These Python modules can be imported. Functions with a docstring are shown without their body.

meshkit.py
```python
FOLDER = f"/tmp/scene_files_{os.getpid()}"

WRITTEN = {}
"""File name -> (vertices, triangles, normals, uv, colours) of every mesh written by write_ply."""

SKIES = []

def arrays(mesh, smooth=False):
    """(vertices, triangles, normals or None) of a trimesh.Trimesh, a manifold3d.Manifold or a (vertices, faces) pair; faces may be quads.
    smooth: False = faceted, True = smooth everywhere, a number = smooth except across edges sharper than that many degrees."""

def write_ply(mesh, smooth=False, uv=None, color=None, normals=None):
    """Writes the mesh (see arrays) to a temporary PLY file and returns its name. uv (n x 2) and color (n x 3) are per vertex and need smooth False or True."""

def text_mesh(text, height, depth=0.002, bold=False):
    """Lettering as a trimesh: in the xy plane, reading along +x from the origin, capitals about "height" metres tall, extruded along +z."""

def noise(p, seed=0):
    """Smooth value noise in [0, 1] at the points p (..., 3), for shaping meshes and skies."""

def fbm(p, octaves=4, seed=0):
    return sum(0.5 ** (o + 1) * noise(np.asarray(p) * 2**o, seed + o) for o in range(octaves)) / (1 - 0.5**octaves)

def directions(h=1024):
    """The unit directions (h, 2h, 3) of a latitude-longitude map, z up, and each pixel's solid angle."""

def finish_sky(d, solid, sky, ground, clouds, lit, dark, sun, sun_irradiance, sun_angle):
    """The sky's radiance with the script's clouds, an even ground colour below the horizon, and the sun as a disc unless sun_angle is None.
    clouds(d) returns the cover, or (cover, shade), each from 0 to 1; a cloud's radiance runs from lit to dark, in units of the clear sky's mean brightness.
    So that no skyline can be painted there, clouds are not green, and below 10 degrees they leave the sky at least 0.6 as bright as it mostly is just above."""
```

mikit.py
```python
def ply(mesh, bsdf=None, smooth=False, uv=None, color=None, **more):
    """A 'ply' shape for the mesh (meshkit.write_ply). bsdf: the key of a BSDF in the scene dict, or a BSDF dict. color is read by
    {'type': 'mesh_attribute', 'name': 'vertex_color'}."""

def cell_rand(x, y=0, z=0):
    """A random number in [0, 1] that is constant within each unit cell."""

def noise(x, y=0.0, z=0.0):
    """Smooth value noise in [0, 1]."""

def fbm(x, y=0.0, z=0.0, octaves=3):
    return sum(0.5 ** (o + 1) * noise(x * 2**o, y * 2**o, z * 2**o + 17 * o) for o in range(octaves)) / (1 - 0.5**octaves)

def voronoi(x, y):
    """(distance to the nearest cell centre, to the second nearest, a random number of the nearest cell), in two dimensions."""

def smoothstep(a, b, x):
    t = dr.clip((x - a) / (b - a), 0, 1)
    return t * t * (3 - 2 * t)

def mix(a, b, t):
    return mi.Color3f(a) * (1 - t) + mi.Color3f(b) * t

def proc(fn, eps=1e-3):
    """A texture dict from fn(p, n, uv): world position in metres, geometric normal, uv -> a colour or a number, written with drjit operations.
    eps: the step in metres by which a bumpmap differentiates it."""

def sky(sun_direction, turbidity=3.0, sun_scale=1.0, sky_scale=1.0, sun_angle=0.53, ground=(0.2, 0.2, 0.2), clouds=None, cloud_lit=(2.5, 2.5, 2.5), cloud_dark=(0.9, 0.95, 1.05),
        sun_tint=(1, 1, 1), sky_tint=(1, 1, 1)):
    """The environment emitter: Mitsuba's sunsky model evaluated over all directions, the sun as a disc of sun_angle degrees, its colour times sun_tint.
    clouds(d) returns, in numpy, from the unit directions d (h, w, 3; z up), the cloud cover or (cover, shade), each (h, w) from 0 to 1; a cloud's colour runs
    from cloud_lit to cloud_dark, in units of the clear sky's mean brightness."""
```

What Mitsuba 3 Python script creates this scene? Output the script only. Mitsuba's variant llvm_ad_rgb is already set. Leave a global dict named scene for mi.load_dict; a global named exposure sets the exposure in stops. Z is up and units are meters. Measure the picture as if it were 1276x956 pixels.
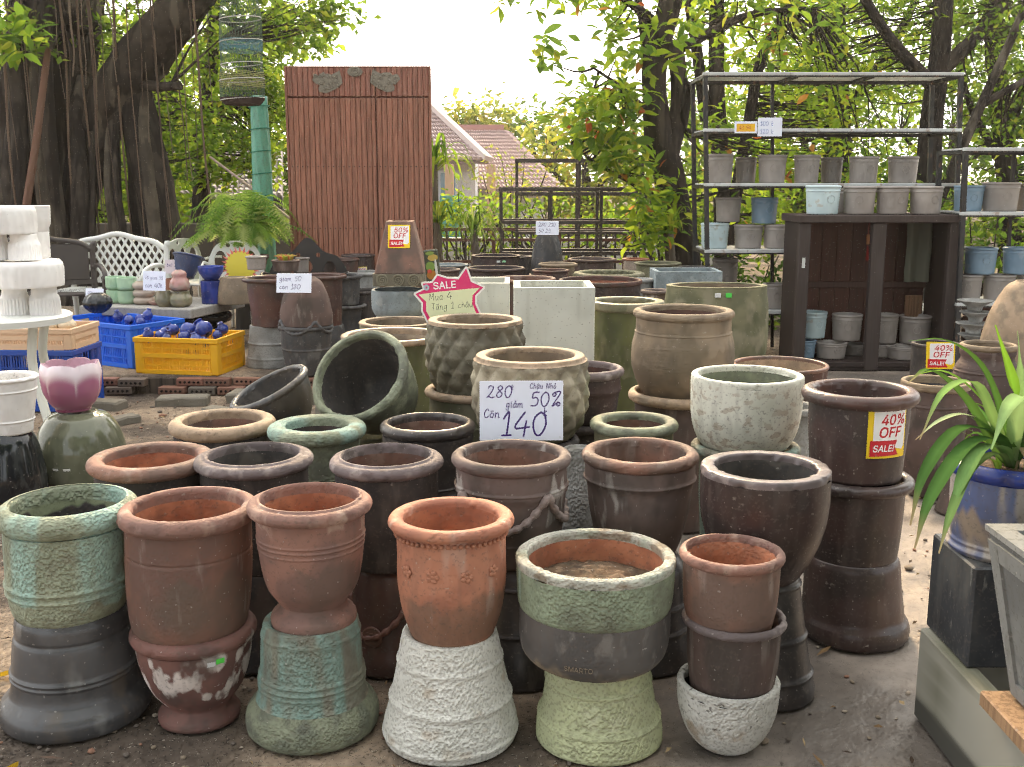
import math, random, re
import numpy as np, trimesh, mitsuba as mi, drjit as dr
import mikit, meshkit
from mikit import proc, smoothstep, mix
from shapely.geometry import Polygon, LineString, Point
from shapely.ops import unary_union
from shapely import affinity

T = mi.ScalarTransform4f
rng = np.random.default_rng(7)
scene, labels = {}, {}

# ------------------------------------------------------------------ camera, light, exposure
EYE, PITCH = (0.0, 0.0, 1.5), math.radians(10.89)
scene['camera'] = {'type': 'perspective', 'fov': 51.59, 'fov_axis': 'x', 'near_clip': 0.05, 'far_clip': 500.0,
    'to_world': T().look_at(origin=list(EYE), target=[0, math.cos(PITCH), 1.5 - math.sin(PITCH)], up=[0, 0, 1])}
SUN = np.array([-0.06, 0.80, 0.55]); SUN /= np.linalg.norm(SUN)
def veil(d):      # thin bright cloud all over, brightest round the sun behind it
    return 0.93 * np.ones(d.shape[:2]), 1 - np.exp(-((1 - d @ SUN) / 0.42))
scene['daylight'] = mikit.sky(SUN.tolist(), turbidity=4, sun_scale=0.45, sun_angle=14, sun_tint=(1.0, 0.92, 0.78),
    clouds=veil, cloud_lit=(4.4, 4.1, 3.6), cloud_dark=(1.6, 1.66, 1.72), ground=(0.12, 0.10, 0.08))
exposure = 3.5

# ------------------------------------------------------------------ toolkit
LAST = {}
def fresh(k):
    n = LAST.get(k)
    LAST[k] = 0 if n is None else n + 1
    return k if n is None else f'{k}_{n + 1:03d}'

def thing(name, label, cat, group=None):
    k = fresh(name)
    labels[k] = {'label': label, 'category': cat}
    if group: labels[k]['group'] = group
    return k

def struct(name, mesh, bsdf, label=None, **kw):
    k = fresh(name)
    scene[k] = shape(mesh, bsdf, **kw)
    labels[k] = {'kind': 'structure'}
    if label: labels[k]['label'] = label
    return k

def shape(mesh, bsdf, rgb=None, smooth=False, uv=None, **more):
    """rgb: one linear colour or one per vertex, read by the materials as vertex_color."""
    if isinstance(mesh, tuple):
        mesh = trimesh.Trimesh(np.asarray(mesh[0], float), np.asarray(mesh[1], int), process=False)
    if smooth is not False and smooth is not True:
        mesh = trimesh.graph.smooth_shade(mesh, angle=math.radians(smooth), facet_minarea=None) if len(mesh.faces) > 2 else mesh
        smooth = True
    n = len(mesh.vertices)
    if isinstance(rgb, Finish): return mikit.ply(mesh, bsdf, smooth, uv=np.tile((rgb.row + .5, 0.5), (n, 1)), **more)
    if rgb is None: return mikit.ply(mesh, bsdf, smooth, uv=uv, **more)
    c = np.asarray(rgb, float)
    if c.ndim == 2: return mikit.ply(mesh, bsdf + '_tinted', smooth, color=c, **more)     # few meshes: colour per vertex
    return mikit.ply(mesh, bsdf, smooth, uv=np.tile((tone_row(c) + .5, 0.5), (n, 1)), **more)

# Every mesh carries the row of its finish in its (constant) uv, so that alike materials share one texture.
FINISH, NF, TONES = [], 30, {}
class Finish:
    """Two tones mottled by noise, and two kinds of stains: (colour, from, to, frequency, vertical stretch, z low, z high, amount)."""
    def __init__(self, c0, c1, f, stains=(), off=(0, 0, 0)):
        r = [*c0, *c1, f, *off]
        for k in range(2): r += [*stains[k][0], *stains[k][1:]] if k < len(stains) else [0, 0, 0, 0, 1, 1, 1, -1e3, 1e3, 0]
        self.row = len(FINISH); FINISH.append(r)
def tone_row(c):
    k = tuple(np.round(c, 4))
    if k not in TONES: TONES[k] = Finish(c, c, 1).row
    return TONES[k]
TAB = []
def finish_table():
    if not TAB: TAB.append(mi.Float(np.array(FINISH, float).ravel()))
    return TAB[0]
def flat_c(p, n, uv):
    i = mi.UInt32(uv.x) * NF; t = finish_table(); return mi.Color3f(*[dr.gather(mi.Float, t, i + k) for k in range(3)])
def surf_c(p, n, uv):
    i = mi.UInt32(uv.x) * NF; t = finish_table(); g = lambda k: dr.gather(mi.Float, t, i + k); col = lambda k: mi.Color3f(g(k), g(k + 1), g(k + 2))
    f = g(6) * 2; x, y, z = p.x + g(7), p.y + g(8), p.z + g(9)
    c = dr.lerp(col(0), col(3), smoothstep(0.34, 0.66, fbm(x * f, y * f, z * f, 3)))
    jag = 0.06 * (noise(p.x * 45, p.y * 45, p.z * 6) - 0.5) + 0.05 * (noise(p.x * 12, p.y * 12, p.z * 4) - 0.5)
    for k in (10, 20):
        fr = g(k + 5) * 2; w = smoothstep(g(k + 3), g(k + 4), fbm(x * fr + k, y * fr, z * fr * g(k + 6), 4))
        zj = p.z + jag; w = w * smoothstep(g(k + 7) - .006, g(k + 7) + .006, zj) * (1 - smoothstep(g(k + 8) - .012, g(k + 8) + .012, zj)) * g(k + 9); c = dr.lerp(c, col(k), w)
    return dr.lerp(c, mi.Color3f(.46, .42, .38), 0.35 * smoothstep(0.90, 0.94, noise(p.x * 105, p.y * 105, p.z * 105 + 3)))

def part(parent, name, mesh, bsdf=None, rgb=None, smooth=False, label=None, kind=None, **more):
    k = fresh(parent + '__' + name)
    scene[k] = mesh if isinstance(mesh, dict) else shape(mesh, bsdf, rgb, smooth, **more)
    if label or kind:
        labels[k] = {}
        if label: labels[k]['label'] = label
        if kind: labels[k]['kind'] = kind
    return k

def whole(name, label, cat, mesh, bsdf=None, rgb=None, smooth=False, group=None, **more):
    k = thing(name, label, cat, group)
    scene[k] = mesh if isinstance(mesh, dict) else shape(mesh, bsdf, rgb, smooth, **more)
    return k

def mv(m, loc=(0, 0, 0), rz=0.0, rx=0.0, ry=0.0, s=1.0):
    m = m.copy()
    M = trimesh.transformations.euler_matrix(rx, ry, rz, 'sxyz')
    M[:3, :3] *= s
    M[:3, 3] = loc
    m.apply_transform(M)
    return m
def Tm(loc=(0, 0, 0), rz=0.0, rx=0.0, ry=0.0, s=1.0):
    t = T().translate(list(map(float, loc)))
    if rz: t = t @ T().rotate([0, 0, 1], math.degrees(rz))
    if ry: t = t @ T().rotate([0, 1, 0], math.degrees(ry))
    if rx: t = t @ T().rotate([1, 0, 0], math.degrees(rx))
    if s != 1.0: t = t @ T().scale(s)
    return t
def placed(d, loc=(0, 0, 0), rz=0.0, rx=0.0, ry=0.0, s=1.0):
    return {**d, 'to_world': Tm(loc, rz, rx, ry, s)}

def box(x0, x1, y0, y1, z0, z1):
    m = trimesh.creation.box((x1 - x0, y1 - y0, z1 - z0)); m.apply_translation(((x0 + x1) / 2, (y0 + y1) / 2, (z0 + z1) / 2)); return m
def bev(x0, x1, y0, y1, z0, z1, b=0.004):
    """A box with chamfered edges."""
    p = []
    for i, x in enumerate((x0, x1)):
        for j, y in enumerate((y0, y1)):
            for k, z in enumerate((z0, z1)):
                sx, sy, sz = (b if i == 0 else -b), (b if j == 0 else -b), (b if k == 0 else -b)
                p += [(x + sx, y + sy, z), (x + sx, y, z + sz), (x, y + sy, z + sz)]
    return trimesh.convex.convex_hull(np.array(p))
def cat(*ms):
    out = []
    for m in ms: out += list(m) if isinstance(m, (list, tuple)) else [m]
    return trimesh.util.concatenate(out)

def tube(pts, rad, k=8, cap=True, twist=0.0, wob=0.0, seed=0):
    """A tube along pts with a radius per point; wob adds ridges that run along it."""
    p = np.asarray(pts, float); n = len(p)
    r = np.full(n, rad, float) if np.isscalar(rad) else np.asarray(rad, float)
    t = np.gradient(p, axis=0); t /= np.linalg.norm(t, axis=1, keepdims=True) + 1e-12
    a = np.array([0, 0, 1.0]) if abs(t[0][2]) < 0.9 else np.array([1.0, 0, 0])
    v = []
    u = np.cross(t[0], a); u /= np.linalg.norm(u)
    th = np.arange(k) / k * 2 * math.pi
    for i in range(n):
        u = u - t[i] * np.dot(u, t[i]); u /= np.linalg.norm(u) + 1e-12
        w = np.cross(t[i], u)
        rr = r[i] * np.ones(k)
        if wob:
            q = np.stack([np.cos(th) * 1.7, np.sin(th) * 1.7, np.full(k, i * 0.12)], -1) + seed * 3.1
            rr = rr * (1 + wob * (2 * meshkit.fbm(q, 3, seed) - 1))
        v.append(p[i] + rr[:, None] * (np.cos(th)[:, None] * u + np.sin(th)[:, None] * w))
    v = np.vstack(v)
    i, j = np.meshgrid(np.arange(n - 1), np.arange(k), indexing='ij')
    a0 = (i * k + j).ravel(); b0 = (i * k + (j + 1) % k).ravel()
    f = np.vstack([np.stack([a0, b0, b0 + k], 1), np.stack([a0, b0 + k, a0 + k], 1)])
    if cap:
        v = np.vstack([v, p[0], p[-1]])
        jj = np.arange(k)
        f = np.vstack([f, np.stack([np.full(k, n * k), (jj + 1) % k, jj], 1), np.stack([np.full(k, n * k + 1), (n - 1) * k + jj, (n - 1) * k + (jj + 1) % k], 1)])
    return trimesh.Trimesh(v, f, process=False)
def spline(pts, n=24):
    """A smooth curve through the points (any dimension)."""
    p = np.asarray(pts, float); m = len(p)
    if m < 3: return p[0] + np.linspace(0, 1, n)[:, None] * (p[-1] - p[0])
    q = np.vstack([2 * p[0] - p[1], p, 2 * p[-1] - p[-2]])
    t = np.linspace(0, m - 1 - 1e-9, n); i = t.astype(int); u = (t - i)[:, None]
    a, b, c, d = q[i], q[i + 1], q[i + 2], q[i + 3]
    return 0.5 * (2 * b + (c - a) * u + (2 * a - 5 * b + 4 * c - d) * u ** 2 + (3 * b - 3 * c + d - a) * u ** 3)
def rod(a, b, r=0.01, k=6): return tube([a, b], r, k)
def bar(a, b, w=0.03, h=None):
    """A square bar from a to b."""
    a, b = np.asarray(a, float), np.asarray(b, float); L = np.linalg.norm(b - a); h = h or w
    m = trimesh.creation.box((w, h, L)); m.apply_transform(trimesh.geometry.align_vectors([0, 0, 1], (b - a) / L)); m.apply_translation((a + b) / 2); return m
def extrude(poly, d):
    return cat([trimesh.creation.extrude_polygon(g, d, engine='earcut') for g in getattr(poly, 'geoms', [poly])])
def upright(m):
    """From the xy plane to a plate that stands in xz and faces -y."""
    m = m.copy(); m.apply_transform(trimesh.transformations.rotation_matrix(math.pi / 2, [1, 0, 0])); return m

# ------------------------------------------------------------------ materials
def attr(): return {'type': 'mesh_attribute', 'name': 'vertex_color'}
def vcol(): return proc(surf_c)
def flat(): return proc(flat_c)
def const(r, g, b): return {'type': 'rgb', 'value': [r, g, b]}
def principled(color, rough=0.8, spec=0.4, **k): return {'type': 'principled', 'base_color': color, 'roughness': rough, 'specular': spec, **k}
def noise(x, y=0.0, z=0.0):
    """Smooth value noise in [0, 1], lean enough for many materials."""
    p = [mi.Float(v) for v in (x, y, z)]; fl = [dr.floor(v) for v in p]; t = [a - b for a, b in zip(p, fl)]; t = [a * a * (3 - 2 * a) for a in t]
    c = [(mi.UInt32(mi.Int32(b)) * k, k) for b, k in zip(fl, (374761393, 668265263, 2147483647))]
    ys = [c[1][0], c[1][0] + c[1][1]]; xs = [c[0][0], c[0][0] + c[0][1]]; zs = [c[2][0], c[2][0] + c[2][1]]
    def h(a): a = (a ^ (a >> 13)) * 1274126177; return mi.Float(a >> 8)
    def row(b): return dr.lerp(h(xs[0] + b), h(xs[1] + b), t[0])
    return dr.lerp(dr.lerp(row(ys[0] + zs[0]), row(ys[1] + zs[0]), t[1]), dr.lerp(row(ys[0] + zs[1]), row(ys[1] + zs[1]), t[1]), t[2]) * (1 / 16777216)
def fbm(x, y=0.0, z=0.0, octaves=3): return sum(0.5 ** (o + 1) * noise(x * 2 ** o, y * 2 ** o, z * 2 ** o + 17 * o) for o in range(octaves)) / (1 - 0.5 ** octaves)
def fine_w(p, n, uv): return 0.42 * smoothstep(0.55, 0.85, 0.6 * noise(p.x * 120, p.y * 120, p.z * 120) + 0.4 * noise(p.x * 300, p.y * 300, p.z * 300)) + 0.16 * smoothstep(0.5, 0.8, noise(p.x * 60, p.y * 60, p.z * 9))
def fine_b(p, n, uv): return noise(p.x * 170, p.y * 170, p.z * 230)
def ridge(p, f): return 1 - dr.abs(2 * noise(p.x * f, p.y * f, p.z * f) - 1)
def crackle_b(p, n, uv): return smoothstep(0.2, 0.8, noise(p.x * 190 + 5, p.y * 190, p.z * 190)) + 0.35 * noise(p.x * 80, p.y * 80, p.z * 80)
def crackle_w(p, n, uv): return 0.34 * smoothstep(0.50, 0.18, noise(p.x * 190 + 5, p.y * 190, p.z * 190))
def brushed_b(p, n, uv): return noise(p.x * 25, p.y * 25, p.z * 280) + 0.5 * noise(p.x * 160, p.y * 160, p.z * 160)
def two(b): return {'type': 'twosided', 'bsdf': b}
def bump(b, fn, scale, eps=1e-3): return {'type': 'bumpmap', 'arbitrary': proc(fn, eps), 'scale': scale, 'bsdf': b}
def blend(a, b, fn): return {'type': 'blendbsdf', 'weight': proc(fn), 'first': a, 'second': b}
dust = lambda c, r=0.95: principled(const(*c), r, 0.15)
M = scene
M['clay'] = two(bump(blend(principled(vcol(), 0.70, 0.4), dust((0.11, 0.085, 0.07)), fine_w), fine_b, 0.0016))
M['crackle'] = two(bump(blend(principled(vcol(), 0.60, 0.45), dust((0.13, 0.115, 0.085)), crackle_w), crackle_b, 0.0046))
M['brushed'] = two(bump(principled(vcol(), 0.75, 0.3), brushed_b, 0.0022))
M['satin'] = two(blend(principled(vcol(), 0.34, 0.5), dust((0.10, 0.085, 0.075)), fine_w))
M['glaze'] = two(principled(vcol(), 0.32, 0.5))
M['steel'] = two(principled(vcol(), 0.45, 0.5))
M['gloss'] = two(principled(vcol(), 0.10, 0.55))
M['plastic'] = two(principled(flat(), 0.38, 0.5))
M['paper'] = two(principled(flat(), 0.55, 0.3))
M['matte'] = two(principled(flat(), 0.85, 0.2))
M['metal'] = two(principled(flat(), 0.42, 0.5))
M['concrete'] = two(blend(principled(vcol(), 0.88, 0.2), dust((0.10, 0.095, 0.07)), fine_w))
def pits(p, n, uv): return 0.5 * smoothstep(0.80, 0.88, noise(p.x * 150, p.y * 150, p.z * 150)) + 0.12 * smoothstep(0.45, 0.7, noise(p.x * 9, p.y * 9, p.z * 5))
M['cast_stone'] = two(blend(principled(vcol(), 0.85, 0.25), dust((0.17, 0.15, 0.11)), pits))
def grain_w(p, n, uv): return 0.38 * smoothstep(0.35, 0.72, 0.6 * noise(p.x * 120, p.y * 120, p.z * 6) + 0.4 * noise(p.x * 300, p.y * 300, p.z * 14))
M['wood'] = two(blend(principled(vcol(), 0.58, 0.35), dust((0.035, 0.022, 0.017), 0.7), grain_w))
def bark_b(p, n, uv): return noise(p.x * 17, p.y * 17, p.z * 3.5) + 0.45 * noise(p.x * 48, p.y * 48, p.z * 16)
M['bark'] = two(bump(principled(vcol(), 0.9, 0.15), bark_b, 0.05, 4e-3))
def leafy(c, rough, diff): return {'type': 'principledthin', 'base_color': c, 'roughness': rough, 'spec_trans': 0.0, 'diff_trans': diff, 'eta': 1.3}
M['leaf'], M['leaf_tinted'] = leafy(flat(), 0.5, 1.25), leafy(attr(), 0.5, 1.25)
M['leaf_thick_tinted'] = leafy(attr(), 0.32, 0.55)
M['gloss_tinted'] = two(principled(attr(), 0.12, 0.55)); M['matte_tinted'] = two(principled(attr(), 0.85, 0.2)); M['concrete_tinted'] = two(principled(attr(), 0.88, 0.2))
def apron(p): return smoothstep(-0.25, 0.12, p.x - 0.36 + 0.5 * (noise(p.x * 2.3, p.y * 2.3, 9.0) - 0.5) - 0.09 * dr.maximum(p.y - 2.8, 0)) * smoothstep(10.3, 7.0, p.y)
def damp(p): return smoothstep(0.34, 0.62, fbm(p.x * 2.1, p.y * 2.1, 5.0, 4))
def dirt_c(p, n, uv):
    big = smoothstep(0.36, 0.64, fbm(p.x * 1.9, p.y * 1.9, 3.0, 4)); g = fbm(p.x * 40, p.y * 40, 0.0, 3); grit = noise(p.x * 170, p.y * 170, 0.0); ap = apron(p)
    c = mix([0.080, 0.062, 0.049], [0.25, 0.19, 0.138], big)
    # the worn cement apron on the right, damp in its hollows
    c = c * (1 - ap) + mix([0.125, 0.107, 0.094], [0.265, 0.225, 0.193], damp(p)) * ap
    q = 1 - 0.65 * ap
    return c * (1 + (0.76 * g - 0.38) * q) * (1 - 0.55 * q * smoothstep(0.70, 0.82, grit)) + mi.Color3f(.20, .17, .14) * q * smoothstep(0.86, 0.92, grit + 0.2 * (g - 0.5))
def dirt_b(p, n, uv): return (noise(p.x * 120, p.y * 120, 1.0) + 1.2 * noise(p.x * 40, p.y * 40, 1.0)) * (1 - 0.7 * apron(p)) + 2.2 * noise(p.x * 11, p.y * 11, 1.0)
def dirt_r(p, n, uv): return 0.90 - apron(p) * (0.20 + 0.24 * (1 - damp(p)))
M['earth'] = two(bump({'type': 'principled', 'base_color': proc(dirt_c), 'roughness': proc(dirt_r), 'specular': 0.35}, dirt_b, 0.008, 2e-3))

# ------------------------------------------------------------------ the ground and the raised brick terrace at the left
def ground_sheet():
    g = lambda far, n: np.concatenate([-np.geomspace(far, 6.2, n), np.linspace(-6, 6, 150), np.geomspace(6.2, far, n)])
    xs = g(220, 14); ys = np.concatenate([-np.geomspace(40, .8, 8), np.linspace(-.6, 12, 160), np.geomspace(12.4, 380, 22)])
    X, Y = np.meshgrid(xs, ys)
    p = np.stack([X, Y, 0 * X], -1)
    Z = -0.012 * meshkit.fbm(p * 2.3, 4, 3) - 0.006 * meshkit.noise(p * 9, 5)
    v = np.stack([X, Y, Z], -1); m, n = X.shape
    i, j = np.meshgrid(np.arange(m - 1), np.arange(n - 1), indexing='ij'); a = (i * n + j).ravel()
    return trimesh.Trimesh(v.reshape(-1, 3), np.vstack([np.stack([a, a + 1, a + n + 1], 1), np.stack([a, a + n + 1, a + n], 1)]), process=False)
struct('ground', ground_sheet(), 'earth', smooth=True)

terrace = struct('terrace', bev(-8.5, -0.93, 7.469, 14.2, -0.05, 0.118, .02), 'earth')
brick_dict = []
for s in range(5):
    b = bev(-.095, .095, -.045, .045, 0, .052, .004)
    b.vertices += .005 * (meshkit.noise(np.asarray(b.vertices) * 30, s)[:, None] - .5)
    hole_shades = [mv(trimesh.creation.cylinder(.0085, .012, sections=8), (-.066 + .033 * q, -.047, .026), rx=math.pi / 2) for q in range(5)]  # near-black plugs stand in for the shade inside the brick holes
    brick_dict.append((shape(b, 'clay', [(.22, .10, .07), (.17, .085, .06), (.13, .10, .08), (.10, .085, .07), (.24, .12, .08)][s]), shape(cat(hole_shades), 'matte', (.012, .009, .008))))
for row, (z, y0) in enumerate(((0, 7.409), (.055, 7.449))):
    for i in range(31):
        x = -7.0 + .2 * i + (row * .1) + rng.normal(0, .008)
        if rng.random() < .12: continue
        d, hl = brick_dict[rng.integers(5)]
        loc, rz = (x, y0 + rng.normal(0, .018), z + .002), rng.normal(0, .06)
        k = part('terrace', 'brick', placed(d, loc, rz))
        scene[fresh(k + '__hole_shade')] = placed(hl, loc, rz)
# flat stones that lie about before the terrace
for i, (x, y, w, d, h, a) in enumerate([(-2.25, 7.097, .34, .16, .05, .1), (-1.75, 7.193, .42, .2, .06, -.1), (-1.35, 7.138, .3, .18, .06, .2), (-2.75, 6.959, .3, .14, .05, -.2), (-1.15, 6.821, .26, .16, .045, .5), (-1.9, 6.752, .24, .12, .04, -.4), (-2.45, 6.504, .2, .12, .04, .9), (-1.0, 7.303, .3, .2, .07, 0)]):
    m = bev(-w / 2, w / 2, -d / 2, d / 2, -.02, h, .012); m = m.subdivide().subdivide()
    m.vertices += .018 * (meshkit.fbm(np.asarray(m.vertices) * 14 + i * 5, 3)[:, None] - .5)
    whole('paving_stone', ['flat mossy stone in front of the yellow crate', 'long flat stone below the corner of the yellow crate', 'flat grey stone between the yellow crate and the relief urn', 'flat stone below the blue crate', 'loose stone slab on the bare earth near the tilted grey pot', 'small loose slab on the bare earth before the bricks', 'little stone slab on the earth right of the tulip pot', 'flat stone at the foot of the pale relief urn'][i], 'stone', mv(m, (x, y, 0), a), 'concrete', (.16, .145, .12), 35)
# a thin length of pipe and dead twigs on the bare earth, fallen leaves everywhere
whole('old_pipe', 'dark pipe lying on the bare earth before the terrace bricks', 'pipe', tube([(-1.60, 5.994, .03), (-1.62, 6.545, .035), (-1.66, 7.166, .04)], .022, 8), 'matte', (.05, .042, .036), True)
def litter(n, x0, x1, y0, y1, seed):
    r = np.random.default_rng(seed); v, f, c = [], [], []
    for i in range(n):
        L = r.uniform(.006, .020) if r.random() < .93 else r.uniform(.03, .05); w = L * r.uniform(.15, .4); a = r.uniform(0, 6.28); x, y = r.uniform(x0, x1), r.uniform(y0, y1)
        d = np.array([math.cos(a), math.sin(a)]); s = np.array([-d[1], d[0]])
        q = [np.r_[[x, y] - d * L, .002], np.r_[[x, y] + s * w, .006 + r.uniform(0, .006)], np.r_[[x, y] + d * L, .003 + r.uniform(0, .008)], np.r_[[x, y] - s * w, .005]]
        b = len(v); v += q; f += [[b, b + 1, b + 3], [b + 1, b + 2, b + 3]]
        col = [(.05, .035, .025), (.09, .06, .035), (.16, .10, .05), (.30, .22, .12), (.12, .08, .06)][r.integers(5)]
        c += [col] * 4
    return np.array(v), np.array(f), np.array(c)
v, f, c = litter(1500, -3.6, 2.6, 2.0, 7.3, 4)
scene['leaf_litter'] = shape((v, f), 'matte', c); labels['leaf_litter'] = {'label': 'dead leaf scraps and twigs scattered over the ground', 'category': 'litter', 'kind': 'stuff'}
for i, (x, y, a, col) in enumerate([(-1.556, 3.032, .4, (.55, .36, .03)), (-1.294, 2.480, 1.2, (.50, .33, .03))]):
    t = np.linspace(0, 1, 7); w = .016 * np.sin(np.pi * t) ** .7
    v = np.vstack([np.stack([.075 * t - .037, w, .008 + .01 * t * t], 1), np.stack([.075 * t - .037, -w, .006 + .012 * t * t], 1)]); f = []
    for j in range(6): f += [[j, j + 1, j + 7], [j + 1, j + 8, j + 7]]
    whole('fallen_leaf', ['yellow fallen leaf on the earth at the left edge, farther one', 'yellow fallen leaf on the earth at the left edge, nearer one'][i], 'leaf', mv(trimesh.Trimesh(v, f, process=False), (x, y, 0), a), 'leaf', col)

def pebbles(n, seed):
    r = np.random.default_rng(seed); base = trimesh.creation.icosphere(1, 1.0); V, F, C = [], [], []; nv = len(base.vertices)
    for i in range(n):
        left = r.random() < .8; x, y = (r.uniform(-3.4, -.4), r.uniform(1.9, 7.2)) if left else (r.uniform(-.4, 2.4), r.uniform(1.9, 6.2)); q = r.uniform(.003, .009) if r.random() < .93 else r.uniform(.009, .018)
        v = np.asarray(base.vertices) * (q * np.array([r.uniform(.8, 1.4), r.uniform(.7, 1.1), r.uniform(.45, .8)])) * (1 + .3 * (r.random((nv, 1)) - .5)); a = r.uniform(0, 6.28); c, s = math.cos(a), math.sin(a)
        V.append(np.stack([v[:, 0] * c - v[:, 1] * s + x, v[:, 0] * s + v[:, 1] * c + y, v[:, 2] + q * .15 - .006], 1)); F.append(np.asarray(base.faces) + i * nv); C.append(np.tile(np.array([(.20, .16, .12), (.12, .10, .085), (.30, .25, .20), (.24, .13, .09)][r.integers(4)]), (nv, 1)))
    return np.vstack(V), np.vstack(F), np.vstack(C)
v, f, c = pebbles(2600, 8)
scene['pebbles'] = shape((v, f), 'matte', c, True); labels['pebbles'] = {'label': 'small stones and grit strewn over the bare earth', 'category': 'pebbles', 'kind': 'stuff'}

# ------------------------------------------------------------------ pots: a turned profile, a weathered colour per vertex
from scipy.interpolate import PchipInterpolator
def lerp(a, b, w): return a * (1 - w[:, None]) + np.asarray(b, float) * w[:, None]
def sst(a, b, x):
    t = np.clip((x - a) / (b - a), 0, 1); return t * t * (3 - 2 * t)
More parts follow.
